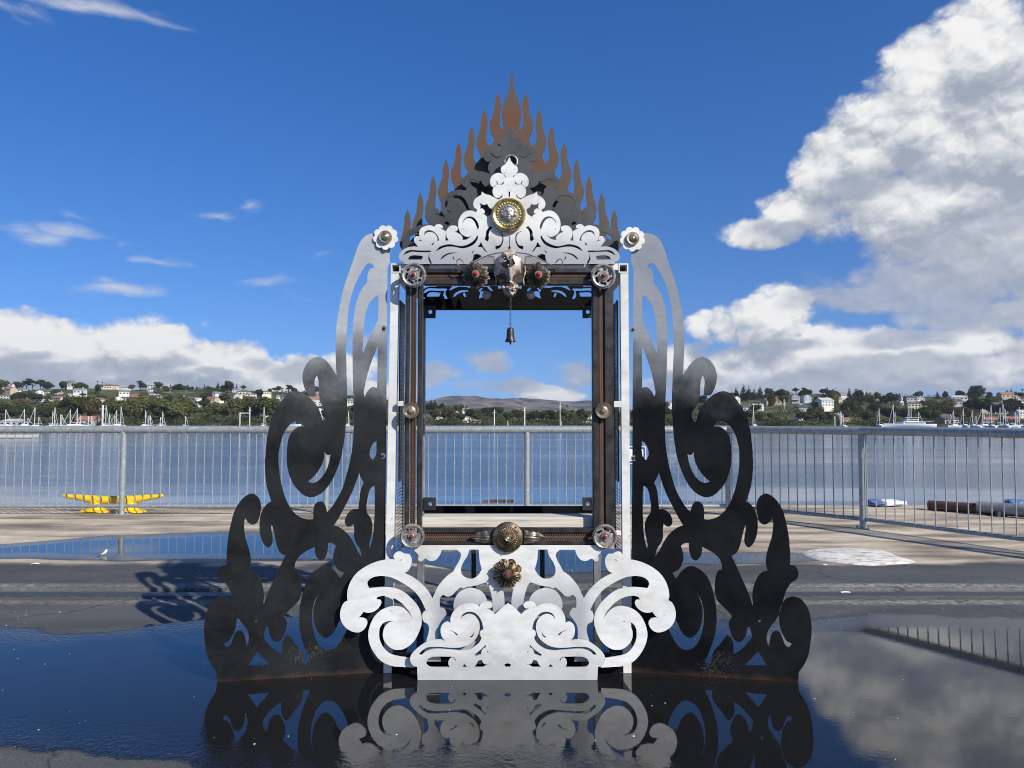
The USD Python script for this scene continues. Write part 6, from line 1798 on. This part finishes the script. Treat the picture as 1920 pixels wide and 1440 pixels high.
# ---------------------------------------------------------------- houses
for nm, col in dict(wall_white=(0.62, 0.605, 0.56), wall_cream=(0.66, 0.57, 0.40), wall_grey=(0.36, 0.37, 0.37), wall_tan=(0.42, 0.34, 0.25), wall_blue=(0.40, 0.46, 0.56), roof_grey=(0.19, 0.19, 0.185), roof_dark=(0.07, 0.068, 0.07), roof_brown=(0.17, 0.115, 0.08), roof_red=(0.30, 0.13, 0.085), roof_pale=(0.42, 0.41, 0.38), glass_dark=(0.02, 0.025, 0.03)).items():
    M[nm] = plain(nm, col, 0.2 if nm == 'glass_dark' else 0.85, noise=None)


def house_kind(name, w, d, h, roof, wall_m, roof_m, rows=1, cols=3, chimney=False, porch=False):
    """walls, a gabled, hipped or flat roof with eaves, windows with frames, a door"""
    c = klass(name)
    part(c, 'wall', bevel_box(-w / 2, w / 2, -d / 2, d / 2, -6, h, .02), M[wall_m])
    o = .45
    if roof == 'gable':                              # ridge along x
        rh = d * .34
        v = np.array([(x, y, z) for x in (-w / 2 - o, w / 2 + o) for y, z in ((-d / 2 - o, h - .05), (0, h + rh), (d / 2 + o, h - .05), (d / 2 + o, h + .15), (0, h + rh + .22), (-d / 2 - o, h + .15))])
        q = [(0, 1, 7, 6), (1, 2, 8, 7), (2, 3, 9, 8), (3, 4, 10, 9), (4, 5, 11, 10), (5, 0, 6, 11)]
        f = [t for a, b, e, g_ in q for t in ((a, b, e), (a, e, g_))] + [(0, 5, 4), (0, 4, 1), (1, 4, 3), (1, 3, 2), (6, 10, 11), (6, 7, 10), (7, 9, 10), (7, 8, 9)]
        r = trimesh.Trimesh(v, np.array(f), process=False)
        r.fix_normals()
        k = part(c, 'roof', r, M[roof_m])
        for s in (-1, 1):
            part(c, 'gable', trimesh.convex.convex_hull(np.array([(s * w / 2, -d / 2, h), (s * w / 2, d / 2, h), (s * w / 2, 0, h + rh - .03), (s * (w / 2 - .2), -d / 2, h), (s * (w / 2 - .2), d / 2, h), (s * (w / 2 - .2), 0, h + rh - .03)])), M[wall_m])
    elif roof == 'front':                            # gable end faces the water
        rh = w * .36
        v = np.array([(x, y, z) for y in (-d / 2 - o, d / 2 + o) for x, z in ((-w / 2 - o, h - .05), (0, h + rh), (w / 2 + o, h - .05), (w / 2 + o, h + .15), (0, h + rh + .22), (-w / 2 - o, h + .15))])
        q = [(0, 1, 7, 6), (1, 2, 8, 7), (2, 3, 9, 8), (3, 4, 10, 9), (4, 5, 11, 10), (5, 0, 6, 11)]
        f = [t for a, b, e, g_ in q for t in ((a, b, e), (a, e, g_))] + [(0, 5, 4), (0, 4, 1), (1, 4, 3), (1, 3, 2), (6, 10, 11), (6, 7, 10), (7, 9, 10), (7, 8, 9)]
        r = trimesh.Trimesh(v, np.array(f), process=False)
        r.fix_normals()
        k = part(c, 'roof', r, M[roof_m])
        part(c, 'gable', trimesh.convex.convex_hull(np.array([(-w / 2, -d / 2, h), (w / 2, -d / 2, h), (0, -d / 2, h + rh - .03), (-w / 2, -d / 2 + .2, h), (w / 2, -d / 2 + .2, h), (0, -d / 2 + .2, h + rh - .03)])), M[wall_m])
    elif roof == 'hip':
        rh = d * .28
        r = trimesh.convex.convex_hull(np.array([(-w / 2 - o, -d / 2 - o, h), (w / 2 + o, -d / 2 - o, h), (w / 2 + o, d / 2 + o, h), (-w / 2 - o, d / 2 + o, h), (-w / 2 + d * .42, 0, h + rh), (w / 2 - d * .42, 0, h + rh)]))
        k = part(c, 'roof', r, M[roof_m])
    else:
        k = part(c, 'roof', bevel_box(-w / 2 - o, w / 2 + o, -d / 2 - .8, d / 2 + o, h + .002, h + .35, .03), M[roof_m])
    if chimney:
        part(k, 'chimney', bevel_box(w * .22, w * .22 + .8, -.4, .4, h + .2, h + 2.6 + (d * .2 if roof == 'gable' else 0), .03), M[wall_m])
    sh = h / rows
    for r_ in range(rows):
        for q in range(cols):
            x = (q + .5) / cols * w - w / 2
            ww, wh = min(1.9, w / cols * .55), sh * .42
            z = r_ * sh + sh * .50
            fr_ = [boxm(x - ww / 2 - .12, x + ww / 2 + .12, -d / 2 - .07, -d / 2 - .003, z + wh / 2, z + wh / 2 + .12), boxm(x - ww / 2 - .12, x + ww / 2 + .12, -d / 2 - .07, -d / 2 - .003, z - wh / 2 - .12, z - wh / 2),
                   boxm(x - ww / 2 - .12, x - ww / 2, -d / 2 - .07, -d / 2 - .003, z - wh / 2, z + wh / 2), boxm(x + ww / 2, x + ww / 2 + .12, -d / 2 - .07, -d / 2 - .003, z - wh / 2, z + wh / 2)]
            k2 = part(c, 'window', fr_, M['wall_white'])
            part(k2, 'pane', boxm(x - ww / 2, x + ww / 2, -d / 2 - .04, -d / 2 - .005, z - wh / 2, z + wh / 2), M['glass_dark'])
    if porch:
        part(c, 'deck', bevel_box(-w * .42, w * .42, -d / 2 - 2.0, -d / 2 - .01, sh * .0 - .2, .0, .02), M['wall_white'])
        part(c, 'deck_rail', [boxm(-w * .42, w * .42, -d / 2 - 2.0, -d / 2 - 1.92, .85, .95)] + [boxm(x - .05, x + .05, -d / 2 - 2.0, -d / 2 - 1.92, 0.001, .85) for x in np.linspace(-w * .41, w * .41, 7)], M['wall_white'])
    KINDS[name] = c
    return c


house_kind('white_gable', 11, 8, 4.2, 'gable', 'wall_white', 'roof_grey', 1, 3, True)
house_kind('white_front', 8.5, 10, 5.2, 'front', 'wall_white', 'roof_grey', 2, 2)
house_kind('white_flat', 13, 8, 5.4, 'flat', 'wall_white', 'roof_pale', 2, 4, porch=True)
house_kind('white_block', 15, 9, 7.6, 'flat', 'wall_white', 'roof_pale', 3, 5, porch=True)
house_kind('white_big', 14, 10, 6.6, 'gable', 'wall_white', 'roof_pale', 2, 4, True)
house_kind('cream_hip', 13, 9, 4.6, 'hip', 'wall_cream', 'roof_brown', 1, 4)
house_kind('grey_gable', 11, 8, 4.4, 'gable', 'wall_grey', 'roof_dark', 1, 3, True)
house_kind('grey_front', 9, 10, 5.4, 'front', 'wall_grey', 'roof_dark', 2, 3, porch=True)
house_kind('tan_gable', 12, 8, 4.2, 'gable', 'wall_tan', 'roof_red', 1, 3)
house_kind('blue_front', 7.5, 9, 5.6, 'front', 'wall_blue', 'roof_grey', 2, 2)
house_kind('pale_shed', 16, 8, 3.4, 'hip', 'wall_grey', 'roof_pale', 1, 4)
house_kind('tan_shed', 9, 7, 3.4, 'gable', 'wall_tan', 'roof_red', 1, 2)
HLAB = {'white_gable': 'white gabled house with grey roof', 'white_front': 'white two-storey house with its gable to the water', 'white_flat': 'white flat-roofed house with a deck', 'white_block': 'tall white terraced block', 'white_big': 'large white house with pale roof', 'cream_hip': 'cream house with brown hipped roof',
        'grey_gable': 'grey house with dark gabled roof', 'grey_front': 'grey house with dark front gable', 'tan_gable': 'tan house with reddish roof', 'blue_front': 'pale blue house with steep gable', 'pale_shed': 'low boathouse with pale roof', 'tan_shed': 'small tan boat shed with reddish roof'}


def house_at(kind, u, v_base, y, rz=0.0, s=1.0, label=None):
    p = at_y(u, v_base, y)
    lab = label or f'{HLAB[kind]} {"high" if y > 630 else "low"} on the slope {side_of(u)}'.replace('with its gable to the water', 'with front gable')
    s *= .84
    return place(kind, 'hillside_house', p[0], y, p[2], rz, (s, s, s * .80), lab, 'house', None if label else lab.replace('house', 'houses') + ' (alike)')


for k, u, v, y, rz, s, lab in (
        ('white_gable', 12, 731, 735, .2, 1, None), ('white_gable', 22, 726, 740, -.3, .9, None), ('white_flat', 36, 738, 690, .1, 1, None), ('white_flat', 16, 749, 640, 0, .9, None), ('white_gable', 31, 748, 640, .2, .8, None), ('white_gable', 50, 749, 650, -.4, .6, None), ('cream_hip', 96, 742, 690, .1, 1.1, 'cream house with brown roof below the tall pines on the left hill'), ('grey_gable', 75, 744, 670, 0, 1.0, None), ('white_flat', 85, 754, 620, 0, 1.1, None),
        ('white_gable', 111, 742, 680, .5, .7, None), ('white_gable', 137, 744, 660, .2, .7, None), ('white_gable', 140, 727, 730, 0, 1.1, 'grey-roofed white house on the left skyline beside a domed tree'), ('white_front', 134, 752, 600, -.2, .6, None), ('white_flat', 150, 756, 600, .3, .7, None), ('grey_gable', 118, 754, 600, 0, .9, None), ('white_block', 183, 761, 560, 0, .72, 'white flat-roofed block with dark windows in the middle of the left hillside'), ('white_flat', 203, 760, 565, 0, .62, None),
        ('cream_hip', 203, 729, 730, 0, .9, None), ('cream_hip', 216, 728, 735, .3, .7, None), ('white_flat', 237, 731, 735, 0, .7, None), ('white_front', 222, 753, 610, .5, .75, None), ('white_gable', 232, 753, 615, -.2, .8, None), ('white_gable', 246, 745, 640, -.4, .5, None), ('grey_gable', 290, 752, 600, .1, 1.0, 'dark-roofed grey house among trees right of the lone spreading tree'), ('white_flat', 289, 729, 735, 0, .9, None),
        ('white_front', 313, 735, 720, .2, .8, None), ('white_gable', 314, 741, 700, 0, .7, None), ('white_flat', 395, 749, 640, .2, .7, None), ('white_gable', 407, 755, 610, -.5, .9, None), ('white_gable', 424, 745, 660, 0, .6, None), ('white_gable', 444, 735, 715, 0, .7, None), ('cream_hip', 457, 741, 690, 0, 1.0, 'cream house with hipped roof high on the left hill near the gate'), ('white_front', 446, 757, 600, .1, .7, None), ('white_gable', 447, 772, 540, 0, .9, None), ('white_front', 497, 755, 610, 0, .8, None),
        ('white_block', 487, 780, 480, 0, .75, 'white terraced block low on the left shore between two masts'), ('white_gable', 526, 748, 650, .3, .7, None), ('white_front', 601, 780, 470, .2, .9, None), ('white_gable', 605, 772, 520, 0, .8, None), ('white_gable', 655, 757, 610, 0, .8, None), ('white_flat', 657, 770, 520, 0, .8, None),
        ('pale_shed', 28, 798, 428, 0, 1.0, 'low pale green-grey boathouse at the left edge of the marina'), ('tan_shed', 168, 797, 426, 0, 1.25, 'small tan boat shed with reddish roof behind the masts on the left'),
        ('white_gable', 843, 769, 600, .3, .5, None), ('white_front', 855, 776, 560, 0, .45, None), ('white_gable', 873, 771, 590, 0, .5, None), ('white_gable', 826, 784, 500, 0, .7, None), ('white_flat', 867, 789, 470, .2, .7, None), ('white_flat', 892, 789, 470, 0, .6, None), ('tan_gable', 960, 781, 520, 0, .5, None), ('white_flat', 1012, 779, 560, 0, .7, None), ('white_flat', 1027, 779, 565, 0, .6, None), ('white_flat', 1103, 786, 480, 0, .7, None),
        ('white_flat', 1214, 775, 560, 0, .8, None), ('tan_gable', 1210, 765, 600, 0, .7, None), ('white_gable', 1260, 760, 620, 0, .8, None), ('tan_gable', 1335, 772, 560, .1, .8, None), ('white_gable', 1352, 765, 580, .3, .6, None), ('white_flat', 1205, 790, 450, 0, .7, None),
        ('white_front', 1378, 753, 640, .3, .8, None), ('cream_hip', 1396, 783, 500, .5, .6, None), ('white_big', 1421, 768, 560, -.5, .62, 'white house with grey roof above the pole right of the right wing'), ('grey_gable', 1400, 771, 540, .2, .9, None), ('tan_gable', 1441, 757, 620, .4, .9, None), ('tan_gable', 1460, 757, 620, -.4, 1.0, None), ('grey_front', 1491, 750, 640, -.2, .85, 'tall house with steep white gable left of the pale blue house'), ('blue_front', 1511, 752, 640, .1, .95, 'pale blue steep-gabled house on the right hill'),
        ('white_big', 1545, 762, 560, .35, .92, 'largest white house with pale roof high on the right hill'), ('grey_gable', 1505, 770, 550, 0, .7, None), ('grey_front', 1516, 786, 500, -.3, .80, 'grey house with white porch low on the right hillside'), ('white_front', 1533, 783, 510, .6, .5, None), ('white_flat', 1541, 788, 490, 0, .5, None), ('white_gable', 1503, 789, 460, .2, .7, None), ('tan_gable', 1570, 752, 640, .8, .8, None), ('white_gable', 1582, 744, 690, 0, .8, None), ('white_gable', 1567, 785, 490, 0, .7, None),
        ('tan_gable', 1582, 792, 450, 0, .6, 'reddish-brown boat shed under the conifers on the right shore'), ('white_gable', 1637, 742, 715, .2, .7, None), ('white_gable', 1612, 736, 735, .2, .8, None), ('white_front', 1688, 757, 620, .3, .45, None), ('white_gable', 1695, 746, 700, 0, .8, None), ('white_front', 1719, 762, 590, 0, .7, None), ('white_gable', 1722, 752, 640, .3, .8, None), ('grey_gable', 1706, 752, 640, 0, .9, None), ('cream_hip', 1774, 757, 620, .2, .6, None), ('grey_gable', 1789, 760, 590, 0, 1.0, None),
        ('pale_shed', 1795, 750, 690, 0, 1.1, 'long low house with pale roof below the red tree on the right'), ('white_front', 1748, 773, 540, .2, .6, None), ('white_front', 1757, 772, 545, -.3, .6, None), ('white_flat', 1772, 785, 480, 0, .7, None), ('grey_gable', 1872, 768, 560, 0, 1.1, None), ('white_flat', 1906, 759, 600, 0, .9, 'white flat-roofed house with long windows at the right edge'), ('tan_gable', 1885, 746, 690, 0, 1.1, None), ('white_gable', 1905, 749, 690, .4, .8, None), ('white_big', 1918, 782, 450, 0, .62, 'white two-storey building behind masts at the right edge'),
        ('tan_shed', 1855, 795, 440, 0, 1.0, None), ('tan_shed', 1895, 797, 436, 0, 1.2, None), ('grey_gable', 1775, 797, 440, .3, 1.1, 'dark round-roofed shed by the road on the right shore')):
    house_at(k, u, v, y, rz, s, lab)

hrng = np.random.default_rng(17)
for _ in range(34):                                  # more roofs among the trees, seen as small pale pieces
    left = hrng.random() < .68
    u = hrng.uniform(-40, 690) if left else hrng.uniform(1350, 1960)
    y = hrng.uniform(540, 680)
    x = (u - 960) / FPX * y
    g_ = float(terrain(np.array([x]), np.array([y]))[0])
    v = HORIZON - (g_ + 3.2 - EYE[2]) / y * FPX
    house_at(('white_gable', 'white_flat', 'white_front', 'grey_gable', 'tan_gable', 'cream_hip')[hrng.integers(6)], u, v, y, hrng.uniform(-.6, .6), hrng.uniform(.7, 1.0))

# street climbing the right hillside, with two parked white cars
M['road_far'] = plain('road_far', (0.24, 0.24, 0.24), 0.9)
ru = [(1452, 776, 560), (1468, 771, 575), (1490, 765, 600), (1512, 757, 640)]
rp = np.array([at_y(*q) for q in ru]) + [0, 0, .3]
rp = catmull(rp, 5)
L_, R_ = rp + [0, -4, -.6], rp + [0, 4, .6]
v = np.vstack([L_, R_, L_ - [0, 0, 4], R_ - [0, 0, 4]])
n = len(rp)
f = []
for i in range(n - 1):
    f += [(i, i + 1, n + i + 1), (i, n + i + 1, n + i), (2 * n + i, i + 1, i), (2 * n + i, 2 * n + i + 1, i + 1), (n + i, n + i + 1, 3 * n + i + 1), (n + i, 3 * n + i + 1, 3 * n + i)]
struct('street', trimesh.Trimesh(v, np.array(f), process=False), M['road_far'])
car_k = klass('car_kind')
M['car_white'] = plain('car_white', (0.75, 0.75, 0.75), 0.3)
prof_c = np.array([(-2.2, .3), (-2.25, .75), (-1.5, .95), (-.9, 1.45), (.7, 1.48), (1.4, 1.0), (2.2, .85), (2.25, .3)])
m = trimesh.creation.extrude_polygon(Polygon(prof_c), 1.7, engine='earcut')
m.vertices = m.vertices[:, [0, 2, 1]] - [0, .85, 0]
m.fix_normals()
part(car_k, 'body', m, M['car_white'])
for sy in (-.86, .80):
    part(car_k, 'side_window', trimesh.convex.convex_hull(np.array([(x, y, z) for y in (sy, sy + .06) for x, z in ((-1.25, 1.0), (-.85, 1.38), (.6, 1.4), (1.15, 1.02))])), M['glass_dark'])
for x in (-1.4, 1.4):
    for y in (-.88, .70):
        w_ = trimesh.creation.cylinder(.33, .18, sections=14)
        w_.apply_transform(trimesh.transformations.rotation_matrix(math.pi / 2, [1, 0, 0]))
        w_.apply_translation([x, y + .09, .33])
        part(car_k, 'wheel', w_, M['black_steel'])
for u, v, y, rz, lab in ((1478, 769.5, 583, .35, 'white car parked on the hillside street'), (1500, 762, 618, .4, 'white car higher up the hillside street'), (1468, 777, 552, .2, 'white car parked at the foot of the hillside street')):
    p = at_y(u, v, y)
    place(car_k, 'parked_car', p[0], y - 3.0, p[2] + .6, rz, 1.15, lab, 'car', None)

# ---------------------------------------------------------------- marina: sailing boats, a motor yacht, poles
M['hull_white'] = plain('hull_white', (0.74, 0.75, 0.76), 0.35)
M['mast_alu'] = plain('mast_alu', (0.60, 0.595, 0.56), 0.5)
M['sail_cover'] = plain('sail_cover', (0.06, 0.10, 0.24), 0.7)


def boat_hull(L, B, H):
    n, rows = 15, []
    for i in range(n):
        t = i / (n - 1)
        b = B / 2 * (math.sin(min(1, t * 1.25 + .35) * math.pi / 2) if t < .45 else (1 - ((t - .45) / .55) ** 2.2)) + .02
        sheer = H * (1 + .25 * (t - .4) ** 2 + .1 * t)
        x = -L / 2 + L * t
        rows.append([(x, -b, sheer), (x, -b * .85, H * .3), (x, -b * .25, -.25), (x, b * .25, -.25), (x, b * .85, H * .3), (x, b, sheer)])
    v = np.array(rows).reshape(-1, 3)
    f = []
    for i in range(n - 1):
        for k in range(6):
            a, b_ = i * 6 + k, i * 6 + (k + 1) % 6
            f += [(a, b_, b_ + 6), (a, b_ + 6, a + 6)]
    f += [(0, k + 1, k) for k in range(1, 5)] + [((n - 1) * 6, (n - 1) * 6 + k, (n - 1) * 6 + k + 1) for k in range(1, 5)]
    m = trimesh.Trimesh(v, np.array(f), process=False)
    m.fix_normals()
    return m


for nm, hgt in (('sail_boat_tall', 15.0), ('sail_boat_low', 10.5)):
    c = klass(nm)
    part(c, 'hull', boat_hull(9.5, 2.9, 1.1), M['hull_white'], smooth=40)
    k = part(c, 'cabin', bevel_box(-1.8, 2.0, -.9, .9, 1.0, 1.75, .15), M['hull_white'])
    part(k, 'cabin_window', boxm(-1.4, 1.5, -.93, -.901, 1.3, 1.55), M['glass_dark'])
    part(c, 'mast', tube([(.6, 0, 1), (.6, 0, hgt)], .20, 8), M['mast_alu'])
    part(c, 'boom', tube([(.5, 0, 2.6), (-3.6, 0, 2.75)], .12, 6), M['mast_alu'])
    part(c, 'sail_cover', tube([(.3, 0, 2.95), (-1.5, 0, 3.0), (-3.4, 0, 2.95)], [.24, .2, .1], 8), M['sail_cover'])
    part(c, 'forestay', tube([(.7, 0, hgt - .4), (4.5, 0, 1.5)], .12, 5), M['mast_alu'])
    part(c, 'spreader', tube([(.6, -1.0, hgt * .62), (.6, 1.0, hgt * .62)], .05, 5), M['mast_alu'])
    KINDS[nm] = c
mrng = np.random.default_rng(4)
for u, vt, turn in ((11, 768, .1), (46, 767, 3.3), (51.5, 784, .2), (66, 764, 3.4), (72.5, 782, 1.5), (99, 772, 1.5), (103, 764, 1.6), (113.5, 777, .4), (116, 778, 1.6), (132, 768, 3.3), (145, 766, 3.25), (152, 779, 3.1), (166, 780, 1.5), (172, 780, 1.6), (199, 760, 1.5), (205, 776, 1.4), (215, 780, .2), (219, 769, 3.2), (227, 762, 1.5),
                    (273, 769, 1.6), (279, 779, 1.5), (282, 779, 1.5), (300, 782, .2), (305, 772, 1.5), (348, 780, 1.5), (495, 763, 1.5), (653, 771, 1.5),
                    (952, 789, 1.5), (1052, 790, 1.5), (1413, 756, 1.5), (1581, 777, 1.5), (1648, 766, 1.5), (1675, 758, 3.3), (1678, 773, 1.5), (1704, 764, 1.5), (1722, 772, .1), (1788, 770, 3.3), (1806, 766, 1.5), (1823, 770, 1.5), (1830, 780, 1.6), (1842, 766, 3.25), (1845, 774, 1.6), (1858, 760, 1.5), (1875, 764, 1.5), (1880, 757, .15), (1885, 768, 1.4), (1903, 773, .2), (1908, 779, 1.5), (1911, 763, 1.6)):
    y = mrng.uniform(395, 412)
    p = at_y(u, vt, y)
    hgt = p[2] - WATER_Z
    kind = 'sail_boat_tall' if hgt > 10 else 'sail_boat_low'
    s = hgt / (15.0 if hgt > 10 else 10.5)
    x = p[0] - .6 * math.cos(turn) * s
    lab = f'{"tall" if hgt > 10 else "short"}-masted white sailing boat over the railing {side_of(u)}'
    place(kind, 'sail_boat', x, y - .6 * math.sin(turn) * s, WATER_Z, turn, (max(s, .8), max(s, .8), s), lab, 'sailboat', lab.replace('boat over', 'boats over'))
# thick pale piles and lamp posts
pole_k = klass('shore_pole')
part(pole_k, 'shaft', tube([(0, 0, -2), (0, 0, 16)], .28, 10), M['mast_alu'])
part(pole_k, 'cap', revolve_z([(.36, 0), (.36, .25), (0, .45)], (0, 0, 16), 10), M['mast_alu'])
part(pole_k, 'cross_arm', boxm(-1.0, 1.0, -.12, .12, 13.2, 13.5), M['mast_alu'])
KINDS['pole'] = pole_k
for u, vt, w, lab in ((193, 759, 1.9, 'thickest pale mast-like pole in the left marina'), (450, 773, 1, 'left pale goalpost-like pole on the left shore'), (468.5, 763, 1, 'tall pale pole in the middle of the goalpost frame on the left shore'), (927, 768, 1.2, 'left pale pole seen through the gate opening'), (983.5, 763, 1.3, 'right pale pole seen through the gate opening'),
                      (1050, 753, .7, 'thin dark pole at the right of the gate opening'), (1470, 748, .8, 'pale pole standing among the houses on the right'), (1565, 780, .8, 'yellowish pole before the conifers on the right'), (1576, 772, 1.2, 'thick pole before the reddish shed on the right')):
    y = 418.0 if u != 1470 else 560.0
    p = at_y(u, vt, y)
    z0 = WATER_Z if u != 1470 else at_y(u, 769, y)[2]
    s = (p[2] - z0) / 16.45
    place('pole', 'shore_pole', p[0], y, z0, 0, (w, w, s), lab, 'pole', None)
a, b = at_y(450, 773.5, 418.0), at_y(469, 773.5, 418.0)
gb = thing('cross_beam', 'pale cross beam between two poles on the left shore', 'beam', a)
part(gb, 'beam', boxm(.3, b[0] - a[0] - .3, -.2, .2, -.5, -.1), M['mast_alu'])
part(gb, 'hook', boxm(1.0, 1.2, -.1, .1, -.9, -.501), M['mast_alu'])
# motor yacht over the right railing
p = at_y(1705, 801, 385.0)
my = thing('motor_yacht', 'white motor yacht with a two-deck cabin over the right railing', 'yacht', (p[0], 385.0, WATER_Z), math.pi)
S_ = 1.0
part(my, 'hull', (lambda m: (m.apply_translation([0, 0, 0]), m)[1])(boat_hull(26, 6.0, 1.75)), M['hull_white'], smooth=40)
k = part(my, 'cabin', bevel_box(-7, 4, -2.2, 2.2, 1.7, 2.95, .2), M['hull_white'])
part(k, 'cabin_window', boxm(-6.5, 3.5, -2.23, -2.202, 2.05, 2.65), M['glass_dark'])
part(k, 'cabin_window', boxm(-6.5, 3.5, 2.202, 2.23, 2.05, 2.65), M['glass_dark'])
k = part(my, 'bridge', bevel_box(-4, 2.0, -1.8, 1.8, 2.95, 4.1, .2), M['hull_white'])
part(k, 'bridge_window', boxm(-3.6, 1.6, 1.802, 1.83, 3.35, 3.9), M['glass_dark'])
part(my, 'sun_roof', bevel_box(-5, 3, -2.0, 2.0, 4.75, 4.95, .08), M['hull_white'])
part(my, 'roof_post', [boxm(x - .07, x + .07, y - .07, y + .07, 4.1, 4.75) for x in (-3.8, 1.8) for y in (-1.7, 1.7)], M['mast_alu'])
part(my, 'mast', tube([(-1, 0, 4.95), (-1, 0, 11.5)], .15, 6), M['mast_alu'])
part(my, 'bow_rail', tube([(-12, 0, 2.9), (-7, 2.2, 2.9), (-7, 2.2, 1.9)], .08, 5), M['mast_alu'])
# two blue boat tops seen through the left wing
p = at_y(548, 798, 390.0)
bb = thing('blue_canopy_boat', 'small boat with a blue canopy seen through the left wing', 'boat', (p[0], 390.0, WATER_Z))
part(bb, 'hull', boat_hull(9, 3, 1.4), M['hull_white'], smooth=40)
part(bb, 'canopy', bevel_box(-3, 1.6, -1.3, 1.3, 1.5, 4.2, .2), M['sail_cover'])
# floating pontoon at the far left
p = at_y(10, 815, 170.0)
fp = thing('floating_pontoon', 'pale floating pontoon on the water under the left railing', 'pontoon', (p[0] - 4, 170.0, WATER_Z))
M['pontoon'] = plain('pontoon', (0.50, 0.45, 0.36), 0.8)
part(fp, 'deck', bevel_box(-30, 10.2, -2, 2, .1, .75, .05), M['pontoon'])
part(fp, 'pile', [tube([(x, 2.2, -2), (x, 2.2, 1.6)], .18, 8) for x in (-20, -8, 4)], M['timber'])

# ---------------------------------------------------------------- thin haze in the air over the water
M['haze'] = mat('haze', {'v': ('principled_volume', dict(color=(0.86, 0.92, 1.0), density=0.000085, anisotropy=0.25))}, [], surface=None, volume='v.volume')
struct('haze', boxm(-9200, 9200, -9200, 9200, -7.0, 190.0), M['haze'], kind='stuff')
